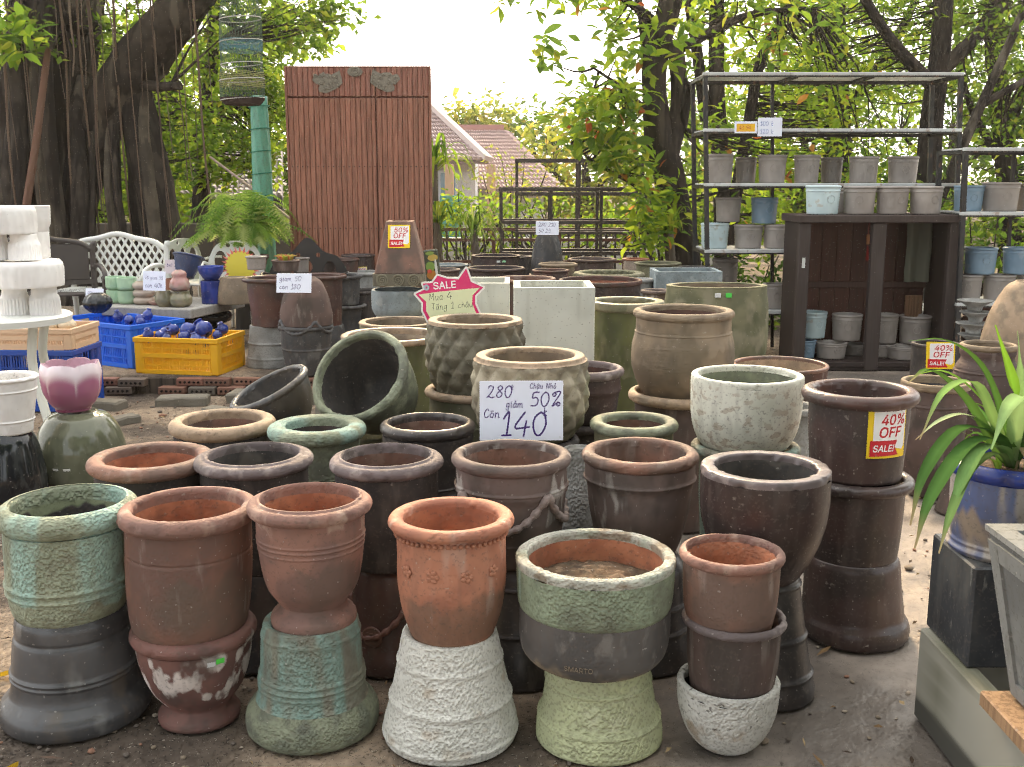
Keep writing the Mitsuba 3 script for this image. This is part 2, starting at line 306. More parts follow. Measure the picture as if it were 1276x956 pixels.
# style: (base, second tone, mottle frequency, [(colour, from, to, frequency, vertical stretch, low zf, high zf, amount), ...])
CHALK, GRIME = (.50, .45, .40), (.05, .042, .036)
STY = {
 'terra': ((.37, .160, .098), (.29, .118, .074), 5, [((.16, .095, .065), .38, .62, 4, .6, 0, .45, .8), (CHALK, .62, .82, 12, .2, 0, 1, .22)]),
 'terra_in':   ((.40, .165, .090), (.29, .11, .062), 7, [((.22, .10, .06), .5, .7, 9, 1, 0, 1, .5)]),
 'terra_rust': ((.185, .092, .066), (.135, .075, .060), 5, [((.11, .08, .062), .42, .66, 4, .7, 0, .55, .75), (CHALK, .64, .82, 18, .2, 0, 1, .2)]),
 'terra_rose': ((.245, .128, .098), (.175, .100, .083), 5, [((.125, .085, .070), .42, .64, 4, .6, .0, .55, .7), ((.46, .34, .27), .56, .76, 10, .4, .8, 1, .5)]),
 'terra_dull': ((.225, .120, .088), (.145, .092, .073), 5, [(CHALK, .60, .80, 12, .25, 0, 1, .25), (GRIME, .52, .68, 5, .6, 0, 1, .5)]),
 'umber': ((0.112, 0.074, 0.064), (0.078, 0.056, 0.050), 5, [((.30, .26, .23), .60, .78, 14, .2, 0, 1, .35), (GRIME, .5, .7, 6, .6, 0, 1, .6)]),
 'umber_pale': ((0.140, 0.100, 0.089), (0.098, 0.072, 0.065), 6, [((.46, .43, .40), .57, .67, 9, .28, .35, .95, .6), (GRIME, .52, .7, 6, .6, 0, 1, .6)]),
 'oxblood': ((0.098, 0.047, 0.037), (0.066, 0.037, 0.033), 5, [((.28, .20, .17), .66, .80, 16, .3, 0, 1, .35), (GRIME, .50, .66, 5, .6, 0, 1, .6)]),
 'oxblood_peel': ((.165, .080, .066), (.12, .060, .052), 5, [((.60, .54, .50), .49, .57, 8, .6, .25, .85, .85), (GRIME, .55, .7, 6, .6, 0, 1, .5)]),
 'maroon': ((.054, .032, .029), (.036, .026, .025), 5, [((.15, .11, .095), .60, .80, 10, .22, .0, 1, .35), ((.28, .25, .22), .72, .82, 26, 1, 0, 1, .45)]),
 'charcoal':   ((0.053, 0.048, 0.049), (0.034, 0.032, 0.034), 5, [((.14, .125, .12), .56, .74, 9, .5, 0, 1, .5), ((.10, .066, .055), .55, .7, 4, .5, 0, 1, .6)]),
 'soot': ((.043, .036, .035), (.028, .025, .026), 5, [((.14, .12, .11), .58, .78, 14, .25, 0, 1, .4), ((.09, .078, .07), .5, .8, 4, 1, .5, 1, .5)]),
 'slate':      ((0.072, 0.072, 0.075), (0.047, 0.047, 0.049), 5, [((.19, .185, .175), .55, .74, 8, .5, 0, 1, .5), ((.11, .085, .06), .56, .7, 6, .5, 0, .5, .5)]),
 'grey_in':    ((0.068, 0.062, 0.058), (0.044, 0.040, 0.038), 6, [((.17, .15, .13), .55, .75, 7, 1, 0, 1, .5)]),
 'brown_in':   ((0.160, 0.084, 0.062), (0.096, 0.056, 0.045), 6, [((.28, .20, .16), .58, .75, 8, 1, 0, 1, .4)]),
 'lichen': ((.33, .36, .255), (.25, .28, .195), 7, [((.33, .52, .46), .47, .68, 6, .12, .2, 1, .7), ((.16, .14, .105), .52, .75, 8, 1, 0, .7, .5)]),
 'lichen_grey': ((.23, .25, .17), (.15, .165, .12), 9, [((.36, .39, .28), .52, .68, 6, 1, .5, 1, .6), ((.10, .10, .08), .5, .7, 11, 1, 0, 1, .5)]),
 'verdigris': ((.215, .215, .165), (.165, .155, .12), 8, [((.20, .36, .32), .46, .66, 6, .16, .2, 1, .65), ((.30, .27, .20), .5, .68, 7, 1, 0, .3, .7)]),
 'celadon': ((.50, .53, .31), (.42, .44, .265), 5, [((.27, .26, .16), .60, .78, 8, .5, 0, 1, .5), ((.60, .60, .42), .55, .75, 9, 1, .4, 1, .4)]),
 'green_glaze': ((.25, .30, .205), (.19, .225, .155), 9, [((.10, .095, .075), .46, .68, 5, .5, 0, .7, .55), ((.33, .47, .38), .60, .66, 7, .06, .2, 1, .7)]),
 'olive':      ((0.106, 0.115, 0.043), (0.072, 0.081, 0.034), 4, [((.27, .25, .15), .55, .75, 5, .4, .55, 1, .6), ((.06, .065, .03), .5, .7, 4, .4, 0, .5, .5)]),
 'moss_stone': ((.185, .175, .105), (.12, .12, .07), 5, [((.27, .24, .17), .52, .7, 6, .6, .5, 1, .6), ((.075, .085, .04), .5, .68, 5, .7, 0, .8, .6)]),
 'white_glaze': ((.70, .69, .63), (.64, .63, .57), 6, [((.36, .25, .15), .64, .80, 10, 1, 0, 1, .45), ((.52, .52, .46), .5, .75, 4, 1, 0, .35, .6)]),
 'crazed': ((.64, .63, .54), (.54, .54, .46), 5, [((.33, .24, .16), .575, .63, 15, 1.6, .1, .9, .5), ((.44, .44, .35), .52, .72, 4, .7, 0, 1, .45)]),
 'tan':        ((.245, .185, .125), (.17, .13, .092), 5, [((.33, .26, .19), .55, .72, 6, .5, .6, 1, .5), ((.10, .085, .06), .52, .7, 5, .5, 0, 1, .45)]),
 'tan_rim':    ((.40, .29, .20), (.30, .22, .15), 6, [((.18, .15, .11), .5, .68, 9, 1, 0, 1, .6)]),
 'carved':     ((.16, .145, .105), (.095, .085, .06), 9, [((.33, .29, .22), .53, .70, 8, .8, 0, 1, .6), ((.055, .055, .035), .52, .68, 5, .6, 0, 1, .6)]),
 'carved_pale': ((.30, .265, .19), (.19, .165, .12), 9, [((.10, .11, .055), .50, .66, 5, .6, 0, .75, .7), ((.42, .37, .28), .52, .68, 9, 1, .5, 1, .5)]),
 'pale_stone': ((.56, .57, .51), (.48, .49, .435), 3, [((.27, .265, .21), .54, .74, 7, .07, 0, 1, .45), ((.34, .32, .26), .56, .74, 12, 1, 0, .3, .5)]),
 'grey_stone': ((.36, .36, .345), (.25, .25, .24), 5, [((.15, .14, .12), .5, .7, 6, .6, 0, 1, .5)]),
 'blue_stone': ((.23, .27, .285), (.17, .20, .21), 6, [((.36, .38, .37), .54, .7, 8, 1, 0, 1, .5)]),
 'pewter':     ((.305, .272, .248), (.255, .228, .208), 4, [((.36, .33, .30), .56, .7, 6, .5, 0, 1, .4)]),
 'pewter_shaded': ((.19, .170, .155), (.155, .138, .126), 4, []),  # pewter with shade put into its colour, for pots standing farther back
 'sky_glaze':  ((.47, .58, .60), (.40, .50, .52), 4, [((.36, .30, .22), .62, .72, 15, 1, 0, 1, .5)]),
 'steel_glaze': ((.20, .295, .385), (.16, .24, .32), 4, [((.30, .36, .40), .57, .72, 8, 1, 0, 1, .4)]),
 'cobalt':     ((.025, .05, .27), (.018, .032, .17), 6, [((.10, .13, .32), .6, .75, 12, 1, 0, 1, .4)]),
 'navy':       ((.040, .060, .135), (.028, .042, .095), 6, []),
 'cobalt_worn': ((.085, .110, .215), (.060, .078, .150), 6, [((.33, .29, .24), .44, .60, 8, .2, 0, 1, .8), ((.26, .20, .14), .36, .60, 5, .5, 0, .42, .9)]),
 'black_glaze': ((.012, .014, .016), (.009, .010, .012), 6, [((.05, .055, .055), .56, .7, 12, .4, 0, 1, .5)]),
 'dome_glaze': ((.150, .158, .105), (.105, .112, .075), 6, [((.20, .20, .15), .55, .7, 10, .3, 0, 1, .5)]),
 'rose_glaze': ((.33, .105, .185), (.24, .075, .135), 6, [((.62, .48, .54), .55, .70, 7, .4, .3, 1, .5)]),
 'mint':       ((.36, .52, .35), (.32, .47, .32), 6, []), 'sand': ((.42, .345, .28), (.36, .295, .24), 8, []),
 'pink_glaze': ((.42, .22, .20), (.36, .27, .22), 9, []), 'moss_glaze': ((.19, .18, .115), (.26, .22, .14), 9, []),
 'porcelain':  ((.74, .725, .70), (.68, .66, .635), 6, []), 'porcelain_in': ((.60, .585, .56), (.54, .52, .50), 6, []),
 'drip_in': ((.066, .058, .060), (.045, .040, .042), 5, [((.25, .28, .18), -1, -.9, 6, 1, .83, 1, 1.0), (GRIME, .5, .7, 9, 1, .6, 1, .5)]),
 'bowl_lip': ((.46, .45, .39), (.34, .34, .29), 9, [((.20, .14, .09), .54, .68, 11, 1, 0, 1, .7), ((.30, .36, .28), .52, .68, 7, 1, 0, 1, .5)]),
 'bark': ((.050, .040, .032), (.028, .023, .019), 3, [((.135, .115, .088), .54, .70, 4, .12, 0, 1, .6), ((.018, .014, .012), .46, .60, 6, .10, 0, 1, .8)]),
 'bark_dark': ((.034, .026, .021), (.022, .018, .015), 4, [((.08, .064, .05), .56, .72, 6, .12, 0, 1, .55)]),
 'bark_pale': ((.115, .095, .072), (.075, .062, .048), 4, [((.04, .033, .027), .50, .64, 6, .12, 0, 1, .7)]),
 'bowl_grey': ((.115, .105, .098), (.080, .074, .071), 5, [((.27, .21, .14), .45, .7, 7, .8, 0, .25, .7), ((.24, .22, .20), .58, .76, 16, .5, 0, 1, .5)]),
 'grey_box': ((.20, .20, .19), (.15, .15, .145), 5, [((.30, .30, .28), .55, .75, 8, .6, 0, 1, .5)]),
 'shelf_steel': ((.50, .52, .51), (.44, .46, .45), 5, [((.24, .13, .07), .62, .74, 12, .5, 0, 1, .6), ((.30, .29, .27), .52, .7, 7, 1, 0, 1, .5)]),
 'rack_steel': ((.018, .018, .019), (.026, .024, .023), 6, [((.13, .065, .035), .62, .76, 14, .4, 0, 1, .6)]),
 'plinth': ((.026, .030, .036), (.040, .044, .050), 4, [((.11, .11, .105), .56, .76, 6, .35, 0, 1, .5), ((.20, .20, .19), .70, .80, 22, .3, 0, 1, .5)]),
 'soil':       ((.10, .065, .042), (.06, .042, .03), 20, [((.22, .15, .10), .55, .7, 25, 1, 0, 1, .6)]),
 'purple_rim': ((.17, .135, .135), (.125, .10, .10), 6, [((.36, .31, .29), .56, .72, 10, 1, 0, 1, .5), (GRIME, .55, .7, 8, 1, 0, 1, .5)]),
 'speckle': ((.60, .59, .55), (.50, .49, .45), 6, [((.33, .24, .16), .60, .74, 8, .8, 0, .8, .7), ((.10, .09, .08), .70, .76, 34, 1, .5, 1, .8)]),
}
def paint(style, seed, z0=0.0, H=0.0):
    c0, c1, f, st = STY[style]; b = 0.88 + 0.24 * ((seed * 0.6180339) % 1); m = lambda c: tuple(min(q * b, .85) for q in c); out = []
    for col, lo, hi, fr, stretch, za, zb, amt in st: out.append((m(col), lo, hi, fr, stretch, -1e3 if za <= 0 or not H else z0 + za * H, 1e3 if zb >= 1 or not H else z0 + zb * H, amt))
    return Finish(m(c0), m(c1), f, out[:2], (seed * 1.31 % 9, seed * 2.17 % 7, seed * .71 % 5))
SEED = [0]
def turn(rows, n, disp=None, sx=1.0, sy=1.0, wob=0.0, seed=0, sq=None):
    """Revolve the (r, z) rows; disp(th, z) adds to r; sq turns the circle into a rounded square."""
    rows = np.asarray(rows, float); th = np.arange(n) / n * 2 * math.pi
    R = np.repeat(rows[:, :1], n, 1); Z = np.repeat(rows[:, 1:], n, 1); TH = np.tile(th, (len(rows), 1))
    if wob:
        q = np.stack([np.cos(TH) * 1.3, np.sin(TH) * 1.3, Z * 4], -1) + seed * 2.3
        R = R * (1 + wob * (2 * meshkit.fbm(q, 3, seed) - 1))
    if wob: Z = Z + .18 * wob * R * (2 * meshkit.fbm(np.stack([np.cos(TH) * 1.5, np.sin(TH) * 1.5, 0 * Z], -1) + seed * 1.7, 2, seed) - 1) * np.clip(Z / .1, 0, 1)
    if disp is not None: R = np.maximum(R + disp(TH, Z, R), 0)
    if sq:
        e = sq; R = R / (np.abs(np.cos(TH)) ** e + np.abs(np.sin(TH)) ** e) ** (1 / e)
    v = np.stack([R * np.cos(TH) * sx, R * np.sin(TH) * sy, Z], -1)
    return v
def grid(v, close=False):
    m, n = v.shape[:2]
    i, j = np.meshgrid(np.arange(m - 1), np.arange(n), indexing='ij')
    a = (i * n + j).ravel(); b = (i * n + (j + 1) % n).ravel()
    f = np.vstack([np.stack([a, b, b + n], 1), np.stack([a, b + n, a + n], 1)])
    return trimesh.Trimesh(v.reshape(-1, 3), f, process=False)
def fill(pts, step):
    """Points along the polyline at most step apart."""
    out = [pts[0]]
    for a, b in zip(pts[:-1], pts[1:]):
        k = max(1, int(math.ceil(math.dist(a, b) / step)))
        out += [(a[0] + (b[0] - a[0]) * t / k, a[1] + (b[1] - a[1]) * t / k) for t in range(1, k + 1)]
    return out
def body_rows(body, ridges=(), step=0.007):
    r, z = np.array([p[0] for p in body]), np.array([p[1] for p in body])
    f = PchipInterpolator(z, r); zz = list(np.linspace(z[0], z[-1], max(6, int((z[-1] - z[0]) / step))))
    for (zc, amp, w) in ridges: zz += list(zc + w * np.linspace(-2.2, 2.2, 13))
    zz = np.unique(np.clip(np.round(zz, 5), z[0], z[-1])); rr = f(zz)
    for (zc, amp, w) in ridges: rr = rr + amp * np.exp(-((zz - zc) / w) ** 2)
    return list(zip(rr, zz))

def pot(name, label, loc, body, rim=None, up=True, n=64, mat='clay', st='terra', rst=None, ist=None, rmat=None, imat=None, group=None, th=0.016,
        ridges=(), disp=None, rz=0.0, tilt=0.0, sx=1.0, sy=1.0, sq=None, wob=0.02, soil=None, step=0.008, cat_='pot', lean=(0, 0), rimdisp=None):
    """body: (r, z) from the foot up, in metres above loc. rim: (R, z low, z high, lip, kind). up=False stands it on its mouth: the profile as it stands, closed on top."""
    SEED[0] += 1; sd = SEED[0]
    k = thing(name, label, cat_, group)
    H = (rim[2] if rim else body[-1][1])
    rows = body_rows(body, ridges, step)
    to = {'to_world': Tm(loc, rz, tilt, 0)} if (rz or tilt) else {'to_world': Tm(loc)}
    sh = lambda v: v + np.stack([lean[0] * v[..., 2], lean[1] * v[..., 2], 0 * v[..., 2]], -1)
    kw = dict(sx=sx, sy=sy, wob=wob, seed=sd, sq=sq)
    def put(nm, rws, m, s, dp=None):
        v = sh(turn(rws, n, dp, **kw)); return part(k, nm, grid(v), m, paint(s, sd, loc[2], 0 if tilt else H), True, **to)
    rst, rmat, ist, imat = rst or st, rmat or mat, ist or rst or st, imat or 'clay'
    if not up:
        r1 = rows[-1][0]
        cap = [(r1, H), (r1 * .985, H + .004), (r1 * .95, H + .005), (r1 * .86, H + .004), (r1 * .82, H - .003), (r1 * .45, H - .004), (.022, H - .004), (.016, H - .03)]
        low = [(max(rows[0][0] - .02, .02), .0), (rows[0][0] - .006, 0.0)]
        if rim:      # the mouth ring it stands on, (R, z low, z high)
            zs = rim[1]; i = next((i for i, q in enumerate(rows) if q[1] > zs), 2)
            put('rim', low + rows[:i + 1], rmat, rst, rimdisp)
            put('body', rows[i:] + fill(cap, .02)[1:], mat, st, disp)
        else: put('body', low + rows + fill(cap, .02)[1:], mat, st, disp)
        return k
    if rimdisp is None and n >= 64 and imat == 'clay': rimdisp = lambda th, z, R: -.0045 * sst(.70, .80, meshkit.noise(np.stack([np.cos(th) * 8, np.sin(th) * 8, z * 45], -1) + sd * 2.7, 3))
    foot = fill([(.018, .004), (rows[0][0] * .8, .004), (rows[0][0] - .008, 0.0)], .03)
    put('body', foot + rows, mat, st, disp)
    if rim:
        R, z0, z1, lip, kind = rim; rn = rows[-1][0]; h = z1 - z0
        if kind == 'roll':
            arc = [(rn, z0)] + [(R - h * .5 + h * .5 * math.cos(a), z0 + h * .5 + h * .5 * math.sin(a)) for a in np.linspace(-1.35, 1.57, 9)]
            arc += [(R - lip * .8, z1 - .001), (R - lip, z1 - .008), (R - lip, z0 + h * .3)]
        elif kind == 'step':     # a roll outside, a thin raised bead at the mouth
            arc = [(rn, z0)] + [(R - h * .5 + h * .5 * math.cos(a), z0 + h * .45 + h * .45 * math.sin(a)) for a in np.linspace(-1.35, 1.35, 8)]
            arc += [(R - lip * .66, z1 - h * .12), (R - lip * .74, z1), (R - lip * .92, z1 + .001), (R - lip, z1 - .008), (R - lip, z0 + h * .3)]
        else:                    # a plain thick lip
            e = min(.007, h * .3)
            arc = [(rn, z0), (R, z0 + e), (R, z1 - e), (R - e * .4, z1 - e * .35), (R - e, z1), (R - lip + e, z1), (R - lip + e * .4, z1 - e * .35), (R - lip, z1 - e), (R - lip, z0)]
        put('rim', fill(arc, .012), rmat, rst, rimdisp)
        ri, zi = R - lip, arc[-1][1]
    else:
        rn = rows[-1][0]
        arc = [(rn, H), (rn - .003, H + .003), (rn - th + .003, H + .003), (rn - th, H)]
        put('rim', fill(arc, .02), rmat, rst, rimdisp)
        ri, zi = rn - th, H
    inner = [(max(min(q[0] - th, ri), .02), q[1]) for q in rows if .03 < q[1] < zi - .012][::-3 if step < .012 else -2]
    inner = [(ri, zi)] + inner + [(max(rows[0][0] - th * 1.6, .02), .022), (.012, .02)]
    put('inside', fill(inner, .05), imat, ist)
    if soil is not None:
        v = sh(turn(fill([(np.interp(soil, [q[1] for q in rows], [q[0] for q in rows]) - th * .9, soil - .012), (.09, soil + .008), (.03, soil + .012), (.004, soil + .012)], .012), n, None, **{**kw, 'wob': 0}))
        v[..., 2] += .022 * (meshkit.fbm(v * 45, 3, sd) - .5)
        part(k, 'soil', grid(v), 'concrete', paint('soil', sd), True, **to)
    return k

# ------------------------------------------------------------------ the pots that stand on the ground or on one another
def lozenge(k, pitch, amp):
    def d(th, z, R):
        a = th * k / (2 * math.pi); b = z / (2 * math.pi * .2 / k * 1.25)
        u = np.abs(((a + b) % 1) - .5) * 2; v = np.abs(((a - b) % 1) - .5) * 2
        return amp * (np.minimum(u, v) ** .8 - .6) * (z > .02)
    return d
def shelf_pot(label, loc, R, H, st, emb):
    k = pot('glazed_pot', label, loc, [(R * .86, 0), (R * .91, H * .45), (R * .945, H * .82), (R * .95, H * .85), (R * .955, H * .9)], (R, H * .9, H, R * .13, 'roll'), n=40, mat='glaze', imat='glaze', st=st, ridges=((H * .80, .004, .005),), step=.012, wob=.006)
    # the oval medallion pressed into the side that faces the path
    a = -math.pi / 2 + emb; ring = []
    for q in np.linspace(0, 2 * math.pi, 25):
        ph = a + .24 * math.cos(q); z = H * (.52 + .13 * math.sin(q)); r = R * np.interp(z / H, [0, .45, .82], [.86, .91, .945]) + .001
        ring.append((r * math.cos(ph), r * math.sin(ph), z))
    part(k, 'medallion', tube(ring, .0035, 6, False), 'satin', tuple(0.95 * c for c in STY[st][0]), True, to_world=Tm(loc))
    return k
def braid(k, amp):
    return lambda th, z, R: amp * np.sin(th * k + z * 60)
pot('clay_urn', 'charcoal ridged urn standing upside down under the rough green pot, leftmost of the front row', (-1.253, 2.825, 0.000), [(0.1982, 0.0), (0.2061, 0.0151), (0.208, 0.0377), (0.2007, 0.0564), (0.1877, 0.0714), (0.1748, 0.0882), (0.1698, 0.1086), (0.1669, 0.1566), (0.1601, 0.2335), (0.1552, 0.2589), (0.1524, 0.2967), (0.1454, 0.3111)], (0, 0.1000, 0.3111), up=False, lean=(0.0263, 0), ridges=[(0.2552, -0.004, 0.006), (0.1511, 0.006, 0.006), (0.1364, 0.005, 0.005), (0.0863, 0.0, 0.01)], st='slate', mat='satin', n=112)
pot('clay_pot', 'rough pale green pot with a jagged glaze edge inside, at the left frame edge', (-1.249, 2.825, 0.311), [(0.1454, 0.0), (0.1565, 0.0289), (0.166, 0.0935), (0.1675, 0.1599), (0.1681, 0.2118), (0.1681, 0.2508)], (0.1872, 0.2508, 0.3180, 0.0378, 'roll'), lean=(0.0507, 0), ridges=[(0.0983, 0.006, 0.006), (0.0744, 0.005, 0.005)], st='lichen', mat='crackle', ist='drip_in', n=128)
pot('clay_urn', 'footed brown urn with a peeling white patch and a green price tag', (-0.893, 2.797, 0.000), [(0.1141, 0.0), (0.1139, 0.0145), (0.1069, 0.0269), (0.0942, 0.0371), (0.0895, 0.0474), (0.0986, 0.0597), (0.1236, 0.0925), (0.1458, 0.1494), (0.1566, 0.1998), (0.1605, 0.2354)], (0.1746, 0.2354, 0.2796, 0.0361, 'roll'), lean=(-0.0089, 0), st='oxblood_peel', ist='brown_in', n=112)
pot('clay_pot', 'broad terracotta pot with a thick rounded rim, set on the peeling brown urn', (-0.903, 2.797, 0.268), [(0.1485, 0.0), (0.1573, 0.022), (0.1647, 0.0824), (0.1684, 0.164), (0.1687, 0.2502), (0.1687, 0.3095)], (0.1878, 0.3095, 0.3595, 0.0397, 'roll'), lean=(0.0388, 0), ridges=[(0.2341, -0.002, 0.004)], st='terra_rust', rst='terra_rose', ist='terra_in', n=128)
pot('clay_urn', 'verdigris flared urn standing upside down under the third stack of the front row', (-0.560, 2.749, 0.000), [(0.1758, 0.0), (0.1825, 0.0123), (0.1844, 0.0347), (0.1807, 0.057), (0.1692, 0.0753), (0.1566, 0.0894), (0.1497, 0.1055), (0.1435, 0.1537), (0.1369, 0.2528), (0.1332, 0.2882), (0.1296, 0.3077)], (0, 0.0850, 0.3077), up=False, lean=(0.0139, 0), ridges=[(0.2803, 0.003, 0.006), (0.1677, 0.005, 0.005), (0.1497, 0.006, 0.005), (0.1337, 0.004, 0.005)], st='verdigris', mat='crackle', rst='lichen_grey', n=112)
pot('clay_urn', 'rose terracotta urn with a wide foot, set on the upturned verdigris urn', (-0.546, 2.749, 0.308), [(0.1153, 0.0), (0.1162, 0.0186), (0.1095, 0.0325), (0.0917, 0.0441), (0.0883, 0.0557), (0.0971, 0.0695), (0.1211, 0.1063), (0.1349, 0.1589), (0.142, 0.2157), (0.1458, 0.2788), (0.1458, 0.3101)], (0.1680, 0.3101, 0.3535, 0.0368, 'step'), ridges=[(0.2518, 0.0025, 0.003), (0.2383, 0.0025, 0.003), (0.2225, 0.002, 0.003), (0.0626, 0.002, 0.003)], st='terra_rose', ist='terra_in', n=128)
pot('clay_urn', 'white knobbly urn standing upside down under the orange pot, middle of the front row', (-0.169, 2.701, 0.000), [(0.1829, 0.0), (0.1846, 0.0377), (0.174, 0.0836), (0.1589, 0.1456), (0.1461, 0.207), (0.1355, 0.2679), (0.1287, 0.2961)], (0, 0.0300, 0.2961), up=False, lean=(-0.0039, 0), ridges=[(0.2274, 0.004, 0.007), (0.1209, 0.006, 0.008), (0.021, 0.005, 0.007)], st='white_glaze', mat='crackle', n=112, wob=0.03)
pot('clay_pot', 'bright orange terracotta pot with beads under its rim, on the white knobbly urn', (-0.162, 2.701, 0.276), [(0.1033, 0.0), (0.1236, 0.0511), (0.1405, 0.1161), (0.1475, 0.1861), (0.1458, 0.264), (0.1458, 0.32)], (0.1678, 0.3200, 0.3522, 0.0405, 'roll'), st='terra', rst='terra', ist='terra_in', n=128)
pot('clay_urn', 'pale celadon urn standing upside down under the wide green glazed bowl', (0.240, 2.694, 0.000), [(0.1748, 0.0), (0.1732, 0.0331), (0.1661, 0.066), (0.1582, 0.0814), (0.1522, 0.116), (0.1427, 0.1731), (0.1356, 0.2223)], (0, 0.0400, 0.2223), up=False, lean=(-0.0253, 0), ridges=[(0.1712, 0.004, 0.005), (0.0679, 0.005, 0.006)], st='celadon', mat='crackle', n=112, wob=0.02)
pot('clay_bowl', 'low grey brown bowl with scratched letters, between the green glazed bowl and the celadon urn', (0.223, 2.694, 0.222), [(0.1509, 0.0), (0.1791, 0.0164), (0.1974, 0.0444), (0.2033, 0.0909), (0.2034, 0.16)], st='bowl_grey', mat='clay', n=112, cat_='bowl')
pot('clay_bowl', 'wide green glazed bowl with orange inside and some soil, fifth stack of the front row', (0.223, 2.694, 0.382), [(0.2034, 0.0), (0.2085, 0.0229), (0.2102, 0.0572), (0.2108, 0.0912), (0.2108, 0.115)], (0.2127, 0.1150, 0.1388, 0.0322, 'lip'), st='green_glaze', mat='crackle', rst='bowl_lip', ist='terra_in', soil=0.06, n=128, cat_='bowl')
pot('clay_pot', 'white speckled pot with a rounded bottom on the ground under two nested pots', (0.582, 2.646, 0.000), [(0.0743, 0.0), (0.1003, 0.0293), (0.1217, 0.0742), (0.1342, 0.1299), (0.1359, 0.165)], (0.1367, 0.1650, 0.1876, 0.0194, 'lip'), st='speckle', mat='crackle', ist='grey_in', n=112)
pot('clay_pot', 'dark brown pot nested between a terracotta pot and the white speckled pot', (0.590, 2.646, 0.143), [(0.1064, 0.0), (0.1137, 0.0539), (0.1209, 0.1114), (0.1237, 0.2025)], (0.1383, 0.2025, 0.2260, 0.0192, 'roll'), st='umber', rst='purple_rim', ist='brown_in', n=112)
pot('clay_pot', 'small terracotta pot nested in a dark brown pot over the white speckled pot', (0.577, 2.646, 0.329), [(0.1095, 0.0), (0.1146, 0.0355), (0.1218, 0.0742), (0.1246, 0.1511), (0.1246, 0.1906)], (0.1358, 0.1906, 0.2208, 0.0210, 'roll'), st='terra_dull', rst='terra_rose', ist='terra_in', n=112)
pot('clay_urn', 'purple brown flared urn on the ground seen between the first and second front stacks', (-1.156, 3.252, 0.000), [(0.1847, 0.0), (0.1764, 0.0382), (0.1573, 0.1014), (0.1459, 0.214), (0.1452, 0.2882)], (0, 0.0600, 0.2882), up=False, st='oxblood', n=72)
pot('clay_pot', 'dark pot with orange terracotta inside, behind the front green and terracotta pots', (-1.144, 3.252, 0.288), [(0.1452, 0.0), (0.1574, 0.0815), (0.1668, 0.189), (0.1737, 0.2688), (0.1737, 0.3129)], (0.1947, 0.3129, 0.3572, 0.0508, 'roll'), ridges=[(0.2529, 0.004, 0.004), (0.2343, -0.003, 0.004)], st='soot', rst='terra_dull', ist='terra_in', n=96)
pot('clay_urn', 'dark weathered flared urn on the ground seen between the second and third front stacks', (-0.823, 3.225, 0.000), [(0.1857, 0.0), (0.1749, 0.0395), (0.1586, 0.105), (0.1472, 0.2216), (0.144, 0.2985)], (0, 0.0600, 0.2985), up=False, st='charcoal', n=72)
pot('clay_pot', 'dark grey pot with purple grey rim and grey inside, behind the rose terracotta urn', (-0.811, 3.225, 0.298), [(0.1414, 0.0), (0.1536, 0.0808), (0.1654, 0.1874), (0.1671, 0.2692), (0.1671, 0.3169)], (0.1855, 0.3169, 0.3588, 0.0454, 'step'), st='soot', rst='purple_rim', ist='grey_in', n=96)
pot('clay_urn', 'glazed brown urn with a moulded rope and medallion between the third and fourth front stacks', (-0.380, 3.156, 0.000), [(0.1437, 0.0), (0.1435, 0.0251), (0.1328, 0.08), (0.122, 0.1543), (0.1214, 0.2401), (0.1158, 0.3154), (0.0981, 0.3347)], (0, 0.0300, 0.3347), up=False, st='oxblood', mat='satin', n=96)
pot('clay_pot', 'blackish pot with purple grey rolled rim and brown inside, behind the orange beaded pot', (-0.387, 3.156, 0.335), [(0.1358, 0.0), (0.1503, 0.0706), (0.1571, 0.1483), (0.1587, 0.2382), (0.1587, 0.2916)], (0.1755, 0.2916, 0.3367, 0.0395, 'step'), st='soot', rst='purple_rim', ist='brown_in', n=96)
pot('clay_urn', 'black ridged urn upside down behind the white knobbly urn', (0.012, 3.100, 0.000), [(0.1762, 0.0), (0.1682, 0.058), (0.1524, 0.1445), (0.1366, 0.2584), (0.1336, 0.329), (0.1185, 0.3655)], (0, 0.0500, 0.3655), up=False, ridges=[(0.3008, 0.006, 0.006), (0.1588, 0.006, 0.006)], st='soot', mat='satin', n=72)
pot('clay_pot', 'grey brown pot with a moulded rope swag below the hand written price card', (-0.002, 3.100, 0.365), [(0.1309, 0.0), (0.1501, 0.0662), (0.1592, 0.1369), (0.1659, 0.2071), (0.1718, 0.222), (0.168, 0.2444), (0.168, 0.2904)], (0.1819, 0.2904, 0.3286, 0.0363, 'roll'), ridges=[(0.2345, 0.004, 0.004), (0.0763, 0.003, 0.004)], st='umber_pale', rst='umber_pale', ist='terra_dull', n=112)
pot('clay_urn', 'dark ridged urn upside down behind the wide green glazed bowl', (0.412, 3.197, 0.000), [(0.1791, 0.0), (0.1734, 0.048), (0.1573, 0.1142), (0.1436, 0.206), (0.1352, 0.2969), (0.1145, 0.3355)], (0, 0.0500, 0.3355), up=False, ridges=[(0.1929, 0.006, 0.006), (0.1142, 0.006, 0.006)], st='charcoal', mat='satin', n=72)
pot('clay_pot', 'grey brown pot with a white salt stain running down its right side, second row', (0.399, 3.197, 0.336), [(0.1095, 0.0), (0.1245, 0.0316), (0.1443, 0.0969), (0.1588, 0.1748), (0.1657, 0.2391), (0.1731, 0.2544), (0.1704, 0.2749), (0.1704, 0.3032)], (0.1811, 0.3032, 0.3404, 0.0399, 'roll'), ridges=[(0.257, 0.003, 0.004)], st='umber_pale', rst='terra_dull', ist='terra_dull', n=112)
